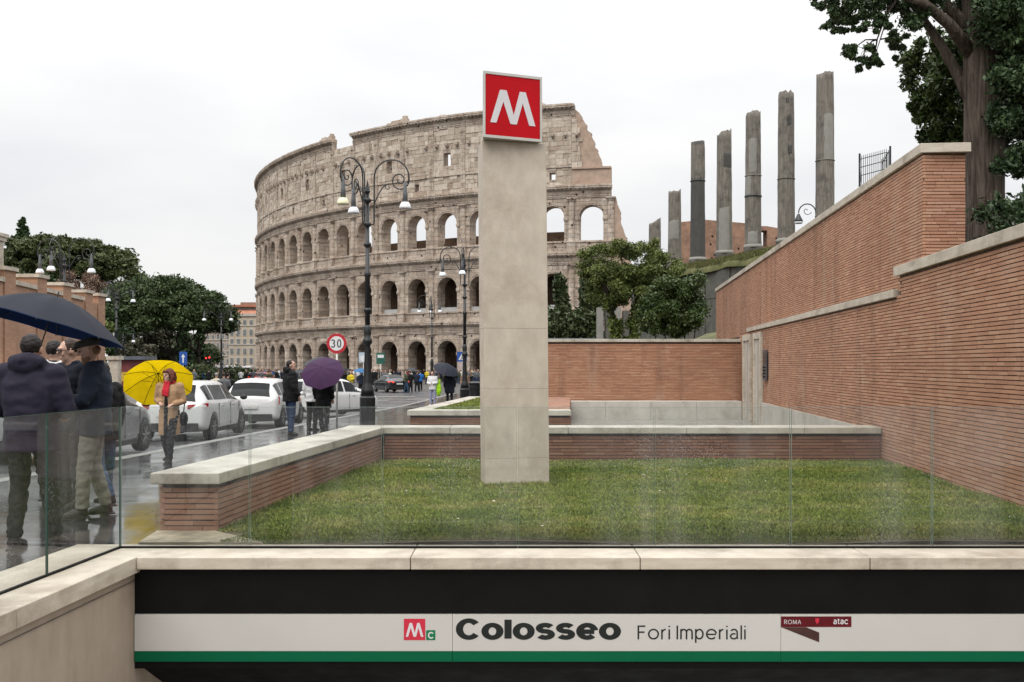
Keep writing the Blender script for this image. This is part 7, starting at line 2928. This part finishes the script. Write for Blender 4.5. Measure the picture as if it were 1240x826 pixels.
# traffic at the far end of the street
van_p = paint('van_white', (.6, .6, .6))
for i, (px, D, hd_, lab) in enumerate(((283, 150, 92, 'white van in the far traffic before the apartment house'), (300, 170, 95, 'second white van in the far traffic, farther down the street'), (262, 165, 90, 'white box van beside the street lamp far down the street'))):
    q = at(px, 0, D)
    v = empty('delivery_van', (q.x, D, zr(D)), R(hd_) - PI / 2, label=lab, cat='van', group='vans in the far traffic')
    m = MB().extrude([(-.95, -2.5, .35), (-.95, -2.5, 2.3), (-.95, 1.2, 2.35), (-.95, 2.0, 1.4), (-.95, 2.6, 1.15), (-.95, 2.6, .35)][::-1], (1.9, 0, 0))
    bevel(m.build('body', van_p, v), .08, 3)
    MB().box((-.75, -2.53, 1.3), (.75, -2.50, 2.0)).build('rear_window', CG, v)
    for sx in (-1, 1):
        MB().box((sx * .82 - .08, -2.54, .8), (sx * .82 + .08, -2.5, 1.2)).build('tail_light', LIT, v)
        for yy in (-1.6, 1.7):
            MB().tube([(sx * .75, yy, .34), (sx * .98, yy, .34)], .34, 16).build('wheel', RUB, v)
hatch_c = car_proto('hatch', 'red', 4.0, 1.74, 1.48, 0, True)
for px, D, lab in ((311, 128, 'red car with lit tail lamps beside the far end of the arcade'), (322, 118, 'second red car with lit tail lamps before the arcade')):
    q = at(px, 0, D)
    hatch_c('moving_car', (q.x, D, zr(D)), 88, lab, 'cars in the far traffic')

# ------------------------------------------------------------------ road signs
def pole(o, H, r=.03):
    MB().tube([(0, 0, -.05), (0, 0, H)], r, 10).build('pole', M['alu'], o, smooth=True)


def disc(o, name, z, r, mat, y0, th=.004, n=32):
    MB().add([(r * math.cos(2 * PI * i / n), y0, z + r * math.sin(2 * PI * i / n)) for i in range(n)] + [(r * math.cos(2 * PI * i / n), y0 + th, z + r * math.sin(2 * PI * i / n)) for i in range(n)],
             [tuple(range(n)), tuple(range(n, 2 * n))[::-1]] + [((i + 1) % n, i, n + i, n + (i + 1) % n) for i in range(n)]).build(name, mat, o)


SWH = plain('sign_face_white', (.66, .66, .66), .4, .04, 4)
SRD = plain('sign_face_red', (.42, .012, .02), .4, .06, 4)
SBL = plain('sign_face_blue', (.012, .07, .30), .4, .06, 4)
q = at(408, 0, 30.5)
ss = empty('speed_limit_sign', (q.x, 30.5, gz(30.5)), R(-3), label='round speed limit sign reading 30 with red rim on a grey pole', cat='road sign')
pole(ss, 2.72)
zc_ = 2.14 - gz(30.5)
disc(ss, 'back_plate', zc_, .30, M['alu'], -.034)
disc(ss, 'red_rim', zc_, .30, SRD, -.040)
disc(ss, 'white_face', zc_, .215, SWH, -.046)
INK = plain('numeral_black', (.012, .012, .014), .5, .1, 4)


def ribbon(o, name, pts, wd, y0, mat, x0=0, z0=0, s_=1):
    vs_ = []
    k = len(pts)
    for i, p in enumerate(pts):
        p = Vector(p)
        a, b_ = Vector(pts[max(0, i - 1)]), Vector(pts[min(k - 1, i + 1)])
        if (Vector(pts[0]) - Vector(pts[-1])).length < 1e-6:
            a, b_ = Vector(pts[i - 1 if i else k - 2]), Vector(pts[i + 1 if i < k - 1 else 1])
        t = (b_ - a).normalized()
        nn = Vector((-t.y, t.x)) * wd / 2
        for e in (nn, -nn):
            vs_.append((x0 + (p.x + e.x) * s_, y0, z0 + (p.y + e.y) * s_))
    MB().add(vs_, [(2 * i, 2 * i + 1, 2 * i + 3, 2 * i + 2) for i in range(k - 1)]).build(name, mat, o)


three = _arc(.18, .74, .20, .22, 150, -80, 12) + _arc(.18, .27, .22, .25, 80, -150, 12)
ribbon(ss, 'numeral', three, .15, -.0485, INK, -.150, zc_ - .115, .23)
ribbon(ss, 'numeral', _arc(.0, .5, .21, .48, 0, 360, 28), .15, -.0485, INK, .078, zc_ - .115, .23)
q = at(559.5, 0, 62)
cs = empty('crossing_sign', (q.x, 62, gz(62)), 0, label='square blue pedestrian crossing sign with white triangle beside the pylon', cat='road sign')
zc_ = EYE + 10 / 1240 * 62 - gz(62)
pole(cs, zc_ + .3)
MB().box((-.3, -.045, zc_ - .3), (.3, -.031, zc_ + .3)).build('blue_plate', SBL, cs)
MB().add([(-.22, -.048, zc_ - .19), (.22, -.048, zc_ - .19), (0, -.048, zc_ + .22)], [(0, 1, 2)]).build('white_triangle', SWH, cs)
ribbon(cs, 'walker', [(-.09, 0), (0, .2), (.02, .34)], .05, -.051, INK, 0, zc_ - .18, .8)
ribbon(cs, 'walker', [(0, .2), (.09, 0)], .05, -.0515, INK, 0, zc_ - .18, .8)
MB().box((-.25, -.044, zc_ - .75), (.25, -.031, zc_ - .34)).build('lower_plate', plain('plate_pink', (.42, .33, .31), .6, .2, 5), cs)
# boards near the arcade
q = at(461, 0, 100)
gs = empty('green_board', (q.x, 100, gz(100) - .12), 0, label='dark green notice board in front of the arcade right of the lamp post', cat='sign')
zc_ = EYE + 8 / 1240 * 100 - gs.location.z
pole(gs, zc_)
MB().box((-.42, -.05, zc_ - .55), (.42, -.01, zc_ + .55)).build('board', plain('board_green', (.01, .09, .06), .5, .3, 3), gs)
MB().box((-.3, -.054, zc_ + .05), (.3, -.051, zc_ + .35)).build('white_field', SWH, gs)
q = at(440, 0, 90)
ws = empty('white_board', (q.x, 90, gz(90) - .12), 0, label='pale notice board with round sign behind the lamp post', cat='sign')
zc_ = EYE + 9 / 1240 * 90 - ws.location.z
pole(ws, zc_)
MB().box((-.4, -.05, zc_ - .45), (.4, -.01, zc_ + .45)).build('board', plain('board_pale', (.42, .48, .54), .5, .2, 3), ws)
disc(ws, 'round_plate', zc_ - .1, .28, SWH, -.07)
q = at(222, 0, 92)
bs = empty('blue_sign', (q.x, 92, gz(92) - .12), 0, label='tall blue street sign with white arrow in front of the undergrowth', cat='sign')
zc_ = EYE + 8 / 1240 * 92 - bs.location.z
pole(bs, zc_)
MB().box((-.35, -.05, zc_ - .6), (.35, -.01, zc_ + .6)).build('blue_plate', SBL, bs)
MB().add([(-.06, -.055, zc_ - .4), (.06, -.055, zc_ - .4), (.06, -.055, zc_ + .1), (.18, -.055, zc_ + .1), (0, -.055, zc_ + .4), (-.18, -.055, zc_ + .1), (-.06, -.055, zc_ + .1)], [tuple(range(7))]).build('white_arrow', SWH, bs)
# traffic lights
for px, D, lab in ((254, 118, 'black traffic light at the far crossing'), (250, 126, 'second black traffic light behind the first at the far crossing')):
    q = at(px, 0, D)
    tl = empty('traffic_light', (q.x, D, gz(D) - .12), 0, label=lab, cat='traffic light', group='traffic lights at the far crossing')
    MB().tube([(0, 0, 0), (0, 0, 3.3)], .06, 8).build('pole', M['iron'], tl)
    bevel(MB().box((-.2, -.15, 2.3), (.2, .1, 3.4)).build('housing', M['iron'], tl), .03)
    for i, mt in enumerate((TRIM, TRIM, LIT)): disc(tl, 'lens', 2.55 + i * .32, .11, mt, -.155, .004, 16)

bpy.data.scenes.remove(WORK)
